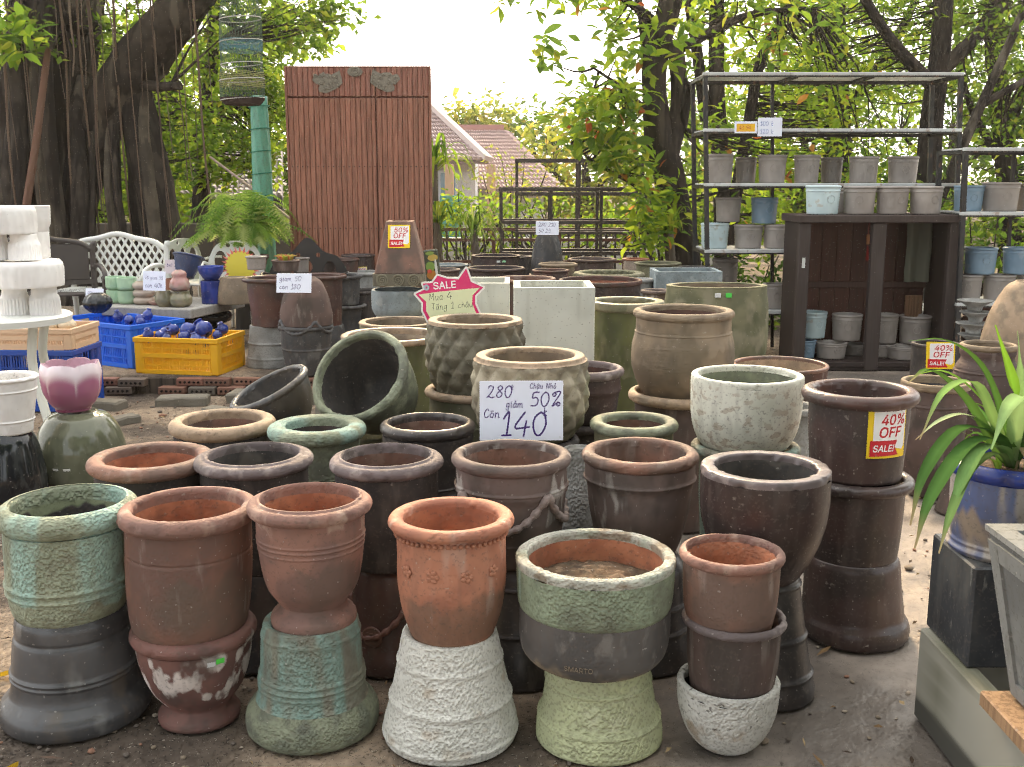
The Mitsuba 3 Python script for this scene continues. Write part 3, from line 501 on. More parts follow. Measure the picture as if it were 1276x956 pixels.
pot('clay_urn', 'black moulded urn standing upside down under the dark red and grey round pot', (0.761, 2.949, 0.000), [(0.14, 0.0), (0.1422, 0.0237), (0.1346, 0.0638), (0.1244, 0.1341), (0.1141, 0.2268), (0.1064, 0.307), (0.1013, 0.3615)], (0, 0.0500, 0.3615), up=False, lean=(-0.0583, 0), ridges=[(0.3479, 0.006, 0.006), (0.1921, 0.006, 0.007), (0.0756, 0.007, 0.007)], st='soot', mat='satin', n=96)
pot('clay_pot', 'round dark red and grey pot with a stone coloured mouth on a black urn', (0.730, 2.949, 0.361), [(0.1037, 0.0), (0.1363, 0.052), (0.1638, 0.1185), (0.1794, 0.1868), (0.1845, 0.2546), (0.1845, 0.3098)], (0.1841, 0.3098, 0.3315, 0.0393, 'lip'), st='maroon', mat='satin', rst='purple_rim', ist='grey_in', n=112)
pot('clay_pot', 'dark brown pot upside down on its rolled rim, bottom of the stickered stack', (1.154, 3.362, 0.000), [(0.1714, 0.0), (0.1781, 0.0105), (0.1819, 0.029), (0.179, 0.0526), (0.1707, 0.0683), (0.1652, 0.0788), (0.1635, 0.1075), (0.1575, 0.1724), (0.154, 0.2599), (0.1472, 0.2753)], (0, 0.0550, 0.2753), up=False, lean=(-0.0803, 0), st='maroon', mat='satin', n=96)
pot('clay_pot', 'plain dark brown pot with a rolled rim, in the middle of the stickered stack', (1.131, 3.362, 0.275), [(0.1432, 0.0), (0.1494, 0.0605), (0.1541, 0.1423), (0.1561, 0.2207), (0.1561, 0.2377)], (0.1833, 0.2377, 0.2771, 0.0369, 'roll'), st='maroon', mat='satin', n=96)
pot('clay_pot', 'brown pot with a 40 percent off sticker, on top of two dark brown pots', (1.127, 3.362, 0.552), [(0.1464, 0.0), (0.1499, 0.063), (0.1557, 0.1411), (0.1577, 0.2133), (0.1577, 0.2431)], (0.1831, 0.2431, 0.2878, 0.0441, 'roll'), st='maroon', mat='satin', rst='oxblood', ist='oxblood', n=112)
pot('clay_pot', 'pot with a wide cream stone rim and terracotta inside, below the tipped grey pot', (-1.081, 3.858, 0.000), [(0.1461, 0.0), (0.1585, 0.2137), (0.175, 0.4583), (0.179, 0.5238), (0.179, 0.5753)], (0.1963, 0.5753, 0.6271, 0.0509, 'roll'), ridges=[(0.5134, 0.004, 0.004), (0.4893, 0.003, 0.004)], st='soot', rst='tan_rim', ist='terra_dull', n=72)
pot('clay_pot', 'rough pale green pot with a thick lumpy rim, below the big tilted pot', (-0.708, 3.748, 0.000), [(0.1345, 0.0), (0.1451, 0.2235), (0.1529, 0.4067), (0.1522, 0.5081), (0.1522, 0.5801)], (0.1779, 0.5801, 0.6330, 0.0641, 'roll'), st='lichen_grey', mat='crackle', ist='charcoal', rst='lichen', n=80)
pot('clay_pot', 'shiny dark brown bowl shaped pot with a rounded rim, left of the price card', (-0.301, 3.693, 0.000), [(0.1266, 0.0), (0.1401, 0.2274), (0.1421, 0.3767), (0.1502, 0.4802), (0.1614, 0.5389), (0.1614, 0.6106)], (0.1695, 0.6106, 0.6532, 0.0344, 'roll'), ridges=[(0.4322, 0.004, 0.004), (0.4064, 0.004, 0.004)], st='soot', mat='satin', ist='brown_in', n=80)
pot('clay_pot', 'mossy grey thick rimmed pot between the price card and the white crazed pot', (0.439, 3.721, 0.000), [(0.1246, 0.0), (0.1323, 0.2248), (0.1411, 0.4819), (0.1421, 0.5689), (0.1421, 0.6145)], (0.1590, 0.6145, 0.6525, 0.0462, 'roll'), st='moss_stone', rst='lichen_grey', ist='brown_in', n=80)
pot('clay_urn', 'rough grey urn on the ground seen between the two brown second row pots', (0.233, 3.555, 0.000), [(0.0998, 0.0), (0.0938, 0.0665), (0.0845, 0.2635), (0.0726, 0.4571), (0.0555, 0.5842)], (0, 0.0400, 0.5842), up=False, st='grey_stone', mat='crackle', n=64)
pot('clay_pot', 'mossy pot whose rim carries the big tilted green pot', (-0.581, 4.244, 0.000), [(0.1174, 0.0), (0.1296, 0.2851), (0.1291, 0.4117), (0.1291, 0.4463)], (0.1519, 0.4463, 0.4816, 0.0297, 'roll'), ridges=[(0.379, 0.004, 0.004)], st='moss_stone', n=56)
pot('clay_pot', 'grey pot carrying the small tilted grey pot', (-1.053, 4.478, 0.000), [(0.1203, 0.0), (0.1298, 0.247), (0.122, 0.4093), (0.122, 0.444)], (0.1530, 0.4440, 0.4897, 0.0313, 'roll'), st='slate', n=48)
pot('clay_pot', 'dark pot under the carved lozenge pot behind the price card', (0.072, 3.858, 0.000), [(0.1533, 0.0), (0.1618, 0.1243), (0.1697, 0.3291), (0.1657, 0.4907), (0.1657, 0.5216)], (0.1803, 0.5216, 0.5588, 0.0301, 'roll'), st='soot', n=56)
pot('clay_pot', 'pale carved pot with a lozenge pattern, right behind the price card', (0.068, 3.858, 0.559), [(0.1563, 0.0), (0.1919, 0.0514), (0.2137, 0.1205), (0.2174, 0.1951), (0.2107, 0.2603), (0.2107, 0.291)], (0.2016, 0.2910, 0.3090, 0.0385, 'lip'), st='carved_pale', mat='clay', rst='tan_rim', ist='tan', disp=lozenge(14, .30, .021), n=144, wob=0.01)
pot('clay_pot', 'dark pot with a cream rolled rim and mossy band under the darker carved pot', (-0.147, 4.341, 0.000), [(0.1744, 0.0), (0.1898, 0.2864), (0.1988, 0.4746), (0.1981, 0.5817), (0.1981, 0.6184)], (0.2178, 0.6184, 0.6513, 0.0402, 'roll'), ridges=[(0.5119, 0.006, 0.006)], st='moss_stone', rst='tan_rim', n=64)
pot('clay_pot', 'dark carved pot with a scale pattern below the star shaped sale sign', (-0.152, 4.341, 0.631), [(0.1575, 0.0), (0.1872, 0.0641), (0.2034, 0.1278), (0.2062, 0.1913), (0.1957, 0.2544), (0.1957, 0.2908)], (0.1939, 0.2908, 0.3059, 0.0364, 'lip'), st='carved', rst='tan_rim', ist='tan', disp=lozenge(14, .26, .022), n=144, wob=0.01)
pot('clay_pot', 'black pot under the purple brown pot right of the price card', (0.297, 4.203, 0.000), [(0.1195, 0.0), (0.1317, 0.2796), (0.1374, 0.4632), (0.1374, 0.5077)], (0.1566, 0.5077, 0.5452, 0.0294, 'roll'), st='soot', n=48)
pot('clay_pot', 'purple brown pot with a double rim, just right of the carved lozenge pot', (0.288, 4.203, 0.545), [(0.124, 0.0), (0.14, 0.0615), (0.1461, 0.1131), (0.1541, 0.1291), (0.1492, 0.1451), (0.1492, 0.1804)], (0.1634, 0.1804, 0.2172, 0.0291, 'roll'), st='maroon', rst='purple_rim', ist='oxblood', n=72)
pot('clay_pot', 'dark pot with a brown double rim under the big tan jar', (0.738, 4.547, 0.000), [(0.1761, 0.0), (0.1887, 0.2356), (0.198, 0.4288), (0.1972, 0.5282), (0.1972, 0.5506)], (0.2283, 0.5506, 0.5965, 0.0351, 'roll'), st='umber', rst='tan_rim', n=64)
pot('clay_jar', 'big tan brushed jar with a rolled rim, in front of the oval green planter', (0.741, 4.547, 0.567), [(0.1546, 0.0), (0.1755, 0.0304), (0.2048, 0.0873), (0.2217, 0.1627), (0.2194, 0.2265), (0.2068, 0.2825), (0.2031, 0.3049), (0.2031, 0.3495)], (0.2165, 0.3495, 0.3858, 0.0415, 'roll'), ridges=[(0.29, 0.003, 0.003)], st='tan', mat='brushed', rst='tan', ist='brown_in', n=112, cat_='jar')
pot('clay_pot', 'turquoise and brown crusty pot under the white crazed pot', (0.844, 3.721, 0.000), [(0.1424, 0.0), (0.1529, 0.2323), (0.1634, 0.4227), (0.1629, 0.5056), (0.1629, 0.532)], (0.1944, 0.5320, 0.5655, 0.0348, 'roll'), st='verdigris', mat='crackle', rst='verdigris', n=72)
pot('clay_pot', 'white crazed pot with brown cracks, right of the tan jar', (0.840, 3.721, 0.551), [(0.1422, 0.0), (0.1637, 0.0256), (0.1864, 0.0829), (0.196, 0.1462), (0.1983, 0.2092), (0.1983, 0.2473)], (0.1980, 0.2473, 0.2692, 0.0258, 'lip'), st='crazed', mat='clay', rst='crazed', ist='lichen_grey', n=112)
pot('clay_pot', 'small speckled grey pot between the white crazed pot and the stickered brown pot', (1.093, 4.065, 0.000), [(0.0927, 0.0), (0.0984, 0.3031), (0.0884, 0.5423), (0.0884, 0.5999)], (0.1133, 0.5999, 0.6314, 0.0315, 'lip'), st='grey_stone', mat='crackle', n=48)
pot('clay_pot', 'low reddish brown oval pot in front of the dark wooden cabinet', (1.380, 5.374, 0.000), [(0.2014, 0.0), (0.2204, 0.3223), (0.234, 0.4813), (0.2396, 0.5541)], (0.2435, 0.5541, 0.5729, 0.0207, 'lip'), st='oxblood', mat='satin', rst='terra_dull', ist='tan_rim', n=64)
pot('glazed_bowl', 'olive glazed dome shaped bowl upside down under the pink tulip pot', (-2.226, 5.305, 0.000), [(0.2124, 0.0), (0.2164, 0.0243), (0.2221, 0.0849), (0.2195, 0.1453), (0.2003, 0.2254), (0.169, 0.2851), (0.1358, 0.3208), (0.0987, 0.3327)], (0, 0.0300, 0.3327), up=False, st='dome_glaze', mat='gloss', n=80, cat_='bowl')
pot('glazed_pot', 'black glazed pot upside down under the ribbed white pot at the left edge', (-2.448, 4.961, 0.000), [(0.1797, 0.0), (0.1792, 0.0703), (0.1669, 0.1674), (0.1431, 0.2714), (0.1197, 0.3097)], (0, 0.0300, 0.3097), up=False, st='black_glaze', mat='gloss', n=64)
pot('glazed_pot', 'ribbed white pot with three raised bands, on the black pot at the left edge', (-2.415, 4.961, 0.310), [(0.1042, 0.0), (0.1154, 0.0797), (0.1303, 0.1838), (0.1377, 0.2501), (0.1377, 0.2561)], (0.1490, 0.2561, 0.2748, 0.0268, 'roll'), ridges=[(0.2087, 0.005, 0.004), (0.0629, 0.005, 0.004)], st='porcelain', mat='glaze', n=72)
pot('clay_urn', 'pale grey green relief urn upside down beside the yellow crate', (-1.821, 7.923, 0.120), [(0.189, 0.0), (0.1888, 0.0335), (0.1764, 0.0837), (0.1638, 0.1948), (0.1512, 0.3052)], (0, 0.0300, 0.3052), up=False, ridges=[(0.1782, 0.008, 0.008), (0.067, 0.006, 0.008)], st='grey_stone', mat='crackle', n=64)
pot('clay_pot', 'reddish brown tapered pot with a rolled rim, on the pale relief urn', (-1.799, 7.923, 0.425), [(0.1573, 0.0), (0.1571, 0.0305), (0.1686, 0.182), (0.1801, 0.3146), (0.1801, 0.329)], (0.2159, 0.3290, 0.3625, 0.0480, 'roll'), st='oxblood', mat='satin', n=64)
pot('clay_pot', 'dark grey pot with moulded swags beside the pale relief urn', (-1.487, 7.579, 0.120), [(0.1342, 0.0), (0.1572, 0.084), (0.1714, 0.1737), (0.1797, 0.263), (0.1795, 0.3104), (0.1795, 0.3251)], (0.1967, 0.3251, 0.3578, 0.0405, 'roll'), ridges=[(0.1856, 0.006, 0.006)], st='slate', n=72)
pot('clay_pot', 'grey brown rounded pot upside down with a card, on the dark swagged pot', (-1.480, 7.579, 0.478), [(0.188, 0.0), (0.1878, 0.0524), (0.1729, 0.151), (0.1408, 0.2548), (0.1033, 0.318), (0.0746, 0.3352)], (0, 0.0200, 0.3352), up=False, st='umber', mat='brushed', n=72)
pot('clay_pot', 'black pot under the brown pot behind the carded upside down pot', (-1.527, 8.475, 0.120), [(0.189, 0.0), (0.1886, 0.0695), (0.1682, 0.2305)], (0, 0.0300, 0.2305), up=False, st='slate', n=48)
pot('clay_pot', 'reddish brown pot behind the carded upside down pot', (-1.526, 8.475, 0.350), [(0.152, 0.0), (0.161, 0.1913), (0.1669, 0.3614), (0.1669, 0.3762)], (0.2051, 0.3762, 0.4070, 0.0449, 'roll'), st='oxblood', mat='satin', n=56)
pot('clay_pot', 'charcoal pot with a flared rim, lower of the two by the reddish brown pot', (-1.419, 8.888, 0.120), [(0.1296, 0.0), (0.1424, 0.2312), (0.1556, 0.3172), (0.1556, 0.3243)], (0.1960, 0.3243, 0.3515, 0.0406, 'roll'), st='slate', n=56)
pot('clay_pot', 'charcoal pot with a rounded rim, upper of the two by the reddish brown pot', (-1.425, 8.888, 0.471), [(0.1352, 0.0), (0.145, 0.1113), (0.1481, 0.2014), (0.1481, 0.2175)], (0.1748, 0.2175, 0.2497, 0.0403, 'roll'), st='slate', ist='grey_in', n=56)
pot('clay_bowl', 'wide glossy brown bowl with a green tag in front of the slatted doors', (-1.542, 9.508, 0.100), [(0.1659, 0.0), (0.1725, 0.427), (0.1651, 0.6218), (0.1651, 0.6872)], (0.1793, 0.6872, 0.7101, 0.0359, 'roll'), st='oxblood', mat='satin', n=48, cat_='bowl')
pot('clay_bowl', 'brown bowl with a red sale sticker, behind the glossy brown bowl', (-1.416, 9.784, 0.100), [(0.141, 0.0), (0.1553, 0.4372), (0.1476, 0.6465), (0.1476, 0.7033)], (0.1586, 0.7033, 0.7268, 0.0369, 'roll'), st='maroon', mat='satin', n=48, cat_='bowl')
pot('clay_pot', 'grey stone planter with a relief band behind the rose band pot', (-1.311, 9.370, 0.000), [(0.1287, 0.0), (0.135, 0.4805), (0.1418, 0.628), (0.1418, 0.6733)], (0.1629, 0.6733, 0.7072, 0.0354, 'roll'), st='grey_stone', n=48)
pot('clay_pot', 'black pot below the grey stone planter with the relief band', (-1.283, 9.095, 0.000), [(0.1322, 0.0), (0.1455, 0.2922), (0.1519, 0.5048), (0.1519, 0.539)], (0.1656, 0.5390, 0.5722, 0.0345, 'roll'), st='soot', n=48)
pot('clay_pot', 'brown planter holding a pink and yellow succulent', (-1.671, 7.855, 0.840), [(0.0892, 0.0), (0.0921, 0.0211), (0.1008, 0.065)], (0.1067, 0.0650, 0.0783, 0.0296, 'lip'), st='umber', n=48)
pot('glazed_pot', 'light grey glazed pot in front of the fern and white chair', (-1.856, 7.717, 0.860), [(0.0642, 0.0), (0.0699, 0.0836)], (0.0785, 0.0836, 0.0975, 0.0175, 'roll'), st='pewter', mat='satin', n=48)
pot('glazed_pot', 'dim grey pot right of the succulent planter', (-1.655, 8.406, 0.780), [(0.0445, 0.0), (0.0476, 0.1022)], (0.0571, 0.1022, 0.1164, 0.0190, 'lip'), st='pewter_shaded', n=40)
pot('clay_pot', 'large olive green pot with a pale stone rim behind the big tilted pot', (-0.585, 5.167, 0.000), [(0.2, 0.0), (0.223, 0.2719), (0.224, 0.5414), (0.2216, 0.6485), (0.2216, 0.7223)], (0.2568, 0.7223, 0.7553, 0.0395, 'lip'), st='olive', mat='satin', rst='tan_rim', ist='tan', n=80)
pot('clay_pot', 'pale grey green shallow planter behind the large olive pot', (-0.637, 5.925, 0.000), [(0.2176, 0.0), (0.2215, 0.6473), (0.2215, 0.7054)], (0.2260, 0.7054, 0.7190, 0.0362, 'lip'), st='moss_stone', rst='tan_rim', ist='tan', n=72)
pot('clay_pot', 'white pot just under the round grey bowl', (-0.720, 6.752, 0.000), [(0.1293, 0.0), (0.1442, 0.5149), (0.1492, 0.6515)], st='pale_stone', n=48)
pot('clay_bowl', 'round blue grey stone bowl under the square pot with the rose band', (-0.722, 6.752, 0.652), [(0.1543, 0.0), (0.1747, 0.0481), (0.1769, 0.1119), (0.1741, 0.1597)], st='blue_stone', n=64, cat_='bowl')
pot('clay_pot', 'tall olive glazed pot with a broad pale collar, between pale planter and tan jar', (0.625, 5.788, 0.000), [(0.1483, 0.0), (0.1787, 0.2371), (0.2001, 0.4132), (0.199, 0.6455), (0.194, 0.7607), (0.194, 0.8026)], (0.2111, 0.8026, 0.8523, 0.0528, 'lip'), st='olive', mat='satin', rst='moss_stone', ist='tan', n=80)
pot('clay_planter', 'large oval moss green planter with brushed sides and two price tags', (1.265, 6.545, 0.000), [(0.2623, 0.0), (0.2816, 0.152), (0.3107, 0.3408), (0.3245, 0.5281), (0.3209, 0.7142), (0.3077, 0.8473), (0.3077, 0.8546)], (0.3100, 0.8546, 0.8621, 0.0397, 'lip'), st='moss_stone', mat='brushed', ist='tan', sy=0.62, n=96, cat_='planter')
pot('clay_pot', 'purple brown wide pot with a red inside behind the pale square planter', (0.597, 7.166, 0.000), [(0.246, 0.0), (0.2669, 0.4052), (0.2717, 0.6791), (0.2717, 0.8071)], (0.2821, 0.8071, 0.8396, 0.0271, 'lip'), st='maroon', rst='oxblood', ist='terra', n=64)
pot('clay_pot', 'mossy stone pot with a braided thick rim behind the purple brown wide pot', (0.756, 8.268, 0.000), [(0.2204, 0.0), (0.2322, 0.3908), (0.2317, 0.6239), (0.2317, 0.7493)], (0.2751, 0.7493, 0.7943, 0.0625, 'roll'), st='moss_stone', rst='moss_stone', n=64, rimdisp=braid(26, .012))
pot('clay_jar', 'dark grey upside down jar with a card, in front of the empty black racks', (0.301, 9.095, 0.700), [(0.1376, 0.0), (0.1374, 0.0721), (0.1303, 0.1583), (0.1198, 0.23), (0.0991, 0.3014), (0.082, 0.3442)], (0, 0.0200, 0.3442), up=False, st='slate', mat='brushed', n=56, cat_='jar')
pot('clay_pot', 'squat brown pot carrying the dark grey jar', (0.303, 9.095, 0.000), [(0.1387, 0.0), (0.1517, 0.4861), (0.1582, 0.7031)], st='umber', n=40)
pot('clay_pot', 'wide dark brown pot right of the dark grey jar, nearest the almond tree', (0.728, 9.646, 0.000), [(0.1758, 0.0), (0.197, 0.5014), (0.1966, 0.7173), (0.1966, 0.7769)], (0.2219, 0.7769, 0.8001, 0.0364, 'roll'), st='umber', n=48)
pot('clay_pot', 'grey brown pot with a flared rim in front of the dark grey jar', (0.368, 8.544, 0.000), [(0.1233, 0.0), (0.1293, 0.5022), (0.1355, 0.7419), (0.1355, 0.821)], (0.1580, 0.8210, 0.8416, 0.0258, 'roll'), st='tan', n=48)
pot('clay_pot', 'small reddish brown pot in front of the flared grey brown pot', (0.290, 7.992, 0.000), [(0.1216, 0.0), (0.1272, 0.4762), (0.133, 0.7603), (0.133, 0.8178)], (0.1420, 0.8178, 0.8359, 0.0242, 'lip'), st='oxblood', n=48)
pot('clay_planter', 'dark brown ribbed planter at the back with green tags, left of the grey jar', (-0.137, 9.095, 0.000), [(0.1793, 0.0), (0.1959, 0.5176), (0.1989, 0.8058), (0.1989, 0.8572)], (0.2126, 0.8572, 0.8674, 0.0274, 'lip'), ridges=[(0.7647, 0.008, 0.008), (0.6824, 0.008, 0.008), (0.6, 0.008, 0.008)], st='maroon', n=56, cat_='planter')
pot('clay_pot', 'purple brown pot with a rolled rim in front of the ribbed planter', (-0.125, 8.268, 0.000), [(0.1887, 0.0), (0.2066, 0.5322), (0.2063, 0.7261), (0.2063, 0.8067)], (0.2280, 0.8067, 0.8317, 0.0312, 'roll'), st='maroon', n=56)
pot('clay_planter', 'tall dark planter behind and right of the ribbed planter', (0.036, 9.646, 0.000), [(0.1245, 0.0), (0.1314, 0.4044), (0.1455, 0.7738), (0.1455, 0.8055)], (0.1527, 0.8055, 0.8218, 0.0291, 'lip'), st='soot', n=40, cat_='planter')
pot('clay_pot', 'low brown bowl with a wide pale rim just behind the pale square planters', (0.094, 7.303, 0.000), [(0.1671, 0.0), (0.1831, 0.4672), (0.1936, 0.7455), (0.1936, 0.8159)], (0.2101, 0.8159, 0.8380, 0.0332, 'roll'), st='oxblood', rst='terra_dull', n=56)
pot('clay_pot', 'small cream pot with an orange rim at the back beside the almond tree', (1.153, 9.922, 0.000), [(0.0978, 0.0), (0.1087, 0.5347), (0.1123, 0.7188), (0.1123, 0.7633)], (0.1272, 0.7633, 0.7801, 0.0299, 'lip'), st='sand', rst='terra', n=40)
pot('clay_pot', 'low mossy pot at the back in front of the almond tree trunk', (1.287, 9.370, 0.000), [(0.1708, 0.0), (0.1842, 0.5486), (0.1911, 0.7123), (0.1911, 0.7637)], (0.2087, 0.7637, 0.7849, 0.0354, 'lip'), st='moss_stone', rst='moss_stone', n=48)
pot('clay_pot', 'small grey stone pot with a bulging rim left of the blue grey trough', (0.969, 7.855, 0.000), [(0.0659, 0.0), (0.0715, 0.5178), (0.0714, 0.6795), (0.0714, 0.7535)], (0.0892, 0.7535, 0.7821, 0.0297, 'roll'), st='grey_stone', n=40)
pot('clay_pot', 'small pinkish stone pot between the purple brown pot and the green planter', (0.941, 6.890, 0.000), [(0.0791, 0.0), (0.0838, 0.5419), (0.0889, 0.7033), (0.0889, 0.772)], (0.1045, 0.7720, 0.7971, 0.0366, 'roll'), st='umber_pale', n=48)
pot('clay_pot', 'black pot with a shiny rim behind the blue grey trough', (1.532, 8.819, 0.000), [(0.1543, 0.0), (0.1737, 0.5036), (0.18, 0.7205), (0.18, 0.7712)], (0.1999, 0.7712, 0.7871, 0.0333, 'roll'), st='soot', mat='satin', n=48)
pot('clay_pot', 'grey pot with a wide flat rim left of the palm pot', (-0.560, 9.508, 0.000), [(0.1155, 0.0), (0.1295, 0.4645), (0.1437, 0.6863), (0.1437, 0.7429)], (0.1723, 0.7429, 0.7601, 0.0287, 'roll'), st='blue_stone', n=40)
pot('clay_pot', 'brown low pot in front of the flat rimmed grey pot, right of the snack packet', (-0.555, 8.544, 0.000), [(0.1168, 0.0), (0.1229, 0.4561), (0.1292, 0.6832), (0.1292, 0.7759)], (0.1420, 0.7759, 0.7965, 0.0258, 'roll'), st='umber', n=40)
pot('clay_planter', 'dark square edged planter with a 40 percent off sticker behind the strap leaf plant', (2.452, 6.063, 0.000), [(0.1173, 0.0), (0.1306, 0.3164), (0.1301, 0.5279), (0.1301, 0.5535)], (0.1346, 0.5535, 0.5746, 0.0232, 'lip'), st='soot', n=48, cat_='planter')
pot('clay_pot', 'tall dusty brown pot with a stepped collar left of the strap leaf plant', (2.020, 4.961, 0.000), [(0.0897, 0.0), (0.1204, 0.1088), (0.1468, 0.2812), (0.1479, 0.4303), (0.1456, 0.5022), (0.1456, 0.5232)], (0.1568, 0.5232, 0.5612, 0.0229, 'lip'), ridges=[(0.4515, 0.005, 0.005)], st='umber', mat='brushed', rst='tan', ist='grey_in', n=80)
pot('clay_jar', 'large brown shouldered jar with moulded panels behind the strap leaf plant', (2.445, 5.374, 0.000), [(0.1096, 0.0), (0.1385, 0.1276), (0.1669, 0.2959), (0.1659, 0.4622), (0.153, 0.5529), (0.1279, 0.6021), (0.136, 0.6349), (0.136, 0.6456)], (0.1399, 0.6456, 0.6756, 0.0247, 'roll'), ridges=[(0.5365, 0.005, 0.005)], st='umber', mat='brushed', rst='tan', n=80, cat_='jar')
pot('clay_jar', 'pale tan jar upside down at the right edge under the blue pots', (3.092, 6.339, 0.420), [(0.2531, 0.0), (0.2376, 0.1293), (0.2028, 0.2833), (0.1492, 0.4055), (0.1057, 0.4663), (0.0768, 0.4814)], (0, 0.0200, 0.4814), up=False, st='tan_rim', mat='brushed', n=64, cat_='jar')
pot('clay_urn', 'small dark foot of an urn on the ground below the strap leaf plant', (2.049, 4.685, 0.000), [(0.0961, 0.0), (0.0812, 0.051), (0.0589, 0.1355), (0.0551, 0.1985)], (0, 0.0300, 0.1985), up=False, st='umber', n=48)
shelf_pot("grey pot at the left end of the big rack's top row", (1.767, 9.177, 1.473), 0.1121, 0.2409, 'pewter', -0.1)
shelf_pot("darker smaller grey pot second from the left of the big rack's top row", (2.022, 9.343, 1.473), 0.0935, 0.2177, 'pewter_shaded', 0.2)
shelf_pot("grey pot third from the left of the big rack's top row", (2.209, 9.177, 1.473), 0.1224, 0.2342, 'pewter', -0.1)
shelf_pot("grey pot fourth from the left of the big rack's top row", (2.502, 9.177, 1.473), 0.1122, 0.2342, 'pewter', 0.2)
shelf_pot("darker grey pot fifth from the left of the big rack's top row", (2.762, 9.343, 1.473), 0.0969, 0.2177, 'pewter_shaded', -0.1)
shelf_pot("grey pot second from the right of the big rack's top row", (2.985, 9.177, 1.473), 0.1258, 0.2209, 'pewter', 0.2)
shelf_pot("grey pot at the right end of the big rack's top row", (3.318, 9.177, 1.473), 0.1292, 0.2209, 'pewter', -0.1)
shelf_pot("pale blue pot at the left end of the big rack's fourth shelf", (1.741, 9.177, 0.923), 0.1238, 0.2129, 'sky_glaze', -0.5)
shelf_pot("grey pot second in the lower row of the big rack's fourth shelf", (2.030, 9.177, 0.923), 0.1273, 0.1993, 'pewter', 0)
shelf_pot('grey pot touching the cabinet side on the fourth shelf of the big rack', (2.271, 9.177, 0.923), 0.1170, 0.1993, 'pewter', 0)
shelf_pot('grey pot stacked over the pale blue pot on the fourth shelf of the big rack', (1.855, 9.205, 1.146), 0.1133, 0.2064, 'pewter', 0)
shelf_pot('blue pot stacked over two grey pots on the fourth shelf of the big rack', (2.164, 9.205, 1.132), 0.1168, 0.2200, 'steel_glaze', 0.2)
shelf_pot('dim grey pot alone on the fifth shelf of the big black rack', (1.858, 9.260, 0.407), 0.1152, 0.4280, 'pewter_shaded', 0.0)
shelf_pot('grey pot on the fifth shelf of the big black rack beside the cabinet', (2.267, 9.150, 0.407), 0.1040, 0.2151, 'pewter', 0)
shelf_pot('pale blue pot at the left end of the row on top of the cabinet', (2.449, 8.475, 1.235), 0.1388, 0.2223, 'sky_glaze', 0.25)
shelf_pot('grey pot second from the left of the row on top of the cabinet', (2.739, 8.475, 1.235), 0.1294, 0.2161, 'pewter', -0.3)
shelf_pot('grey pot third from the left of the row on top of the cabinet', (2.998, 8.475, 1.235), 0.1294, 0.2161, 'pewter', 0.25)
shelf_pot('grey pot at the right end of the row on top of the cabinet', (3.263, 8.475, 1.235), 0.1294, 0.2161, 'pewter', 0.25)
shelf_pot('shadowed grey pot behind the pale blue pot on top of the dark wooden cabinet', (2.703, 8.764, 1.235), 0.0653, 0.1951, 'pewter_shaded', 0.0)
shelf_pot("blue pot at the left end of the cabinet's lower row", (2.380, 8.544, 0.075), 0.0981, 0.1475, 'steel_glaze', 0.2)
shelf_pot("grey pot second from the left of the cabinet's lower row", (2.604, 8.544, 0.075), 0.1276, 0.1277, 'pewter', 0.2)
shelf_pot("shadowed grey pot third from the left of the cabinet's lower row", (2.835, 8.709, 0.075), 0.1067, 0.0891, 'pewter_shaded', 0.2)
shelf_pot("pale grey pot just right of the middle post of the cabinet's lower row", (3.047, 8.612, 0.075), 0.1022, 0.1039, 'pewter', 0.2)
shelf_pot("grey pot at the right end of the cabinet's lower row", (3.179, 8.502, 0.075), 0.1368, 0.1011, 'pewter', 0.2)
shelf_pot("pale blue spotted pot at the left end of the cabinet's upper row", (2.471, 8.654, 0.227), 0.1186, 0.2125, 'sky_glaze', 0.3)
shelf_pot("grey pot left of the middle post of the cabinet's upper row", (2.756, 8.654, 0.207), 0.1253, 0.2125, 'pewter', -0.2)
shelf_pot("pale grey pot just right of the middle post of the cabinet's upper row", (3.072, 8.654, 0.183), 0.1055, 0.2363, 'pewter', -0.2)
shelf_pot("grey pot at the right end of the cabinet's upper row", (3.317, 8.654, 0.180), 0.1319, 0.2258, 'pewter', -0.2)
shelf_pot('blue pot at the left end of the upper shelf of the right hand rack', (3.615, 8.516, 1.257), 0.1173, 0.1996, 'steel_glaze', 0.0)
shelf_pot('grey pot second on the upper shelf of the right hand rack', (3.854, 8.488, 1.257), 0.1453, 0.2246, 'pewter', 0.0)
shelf_pot('dim grey pot third on the upper shelf of the right hand rack', (4.116, 8.612, 1.257), 0.0962, 0.2117, 'pewter_shaded', 0.0)
shelf_pot('grey pot first in the lower row on the bottom shelf of the right hand rack', (3.654, 8.475, 0.555), 0.1058, 0.2022, 'pewter', -0.4)
shelf_pot('grey pot second in the lower row on the bottom shelf of the right hand rack', (3.898, 8.475, 0.555), 0.1250, 0.2022, 'pewter', 0.3)
shelf_pot('grey pot third in the lower row on the bottom shelf of the right hand rack', (4.167, 8.475, 0.555), 0.1250, 0.2022, 'pewter', 0.0)
shelf_pot("blue pot stacked over two grey pots on the right hand rack's bottom shelf", (3.744, 8.502, 0.763), 0.1280, 0.2089, 'steel_glaze', 0.0)
shelf_pot("blue pot at the right frame edge stacked on the right hand rack's bottom shelf", (4.058, 8.502, 0.763), 0.1344, 0.2089, 'steel_glaze', 0.2)

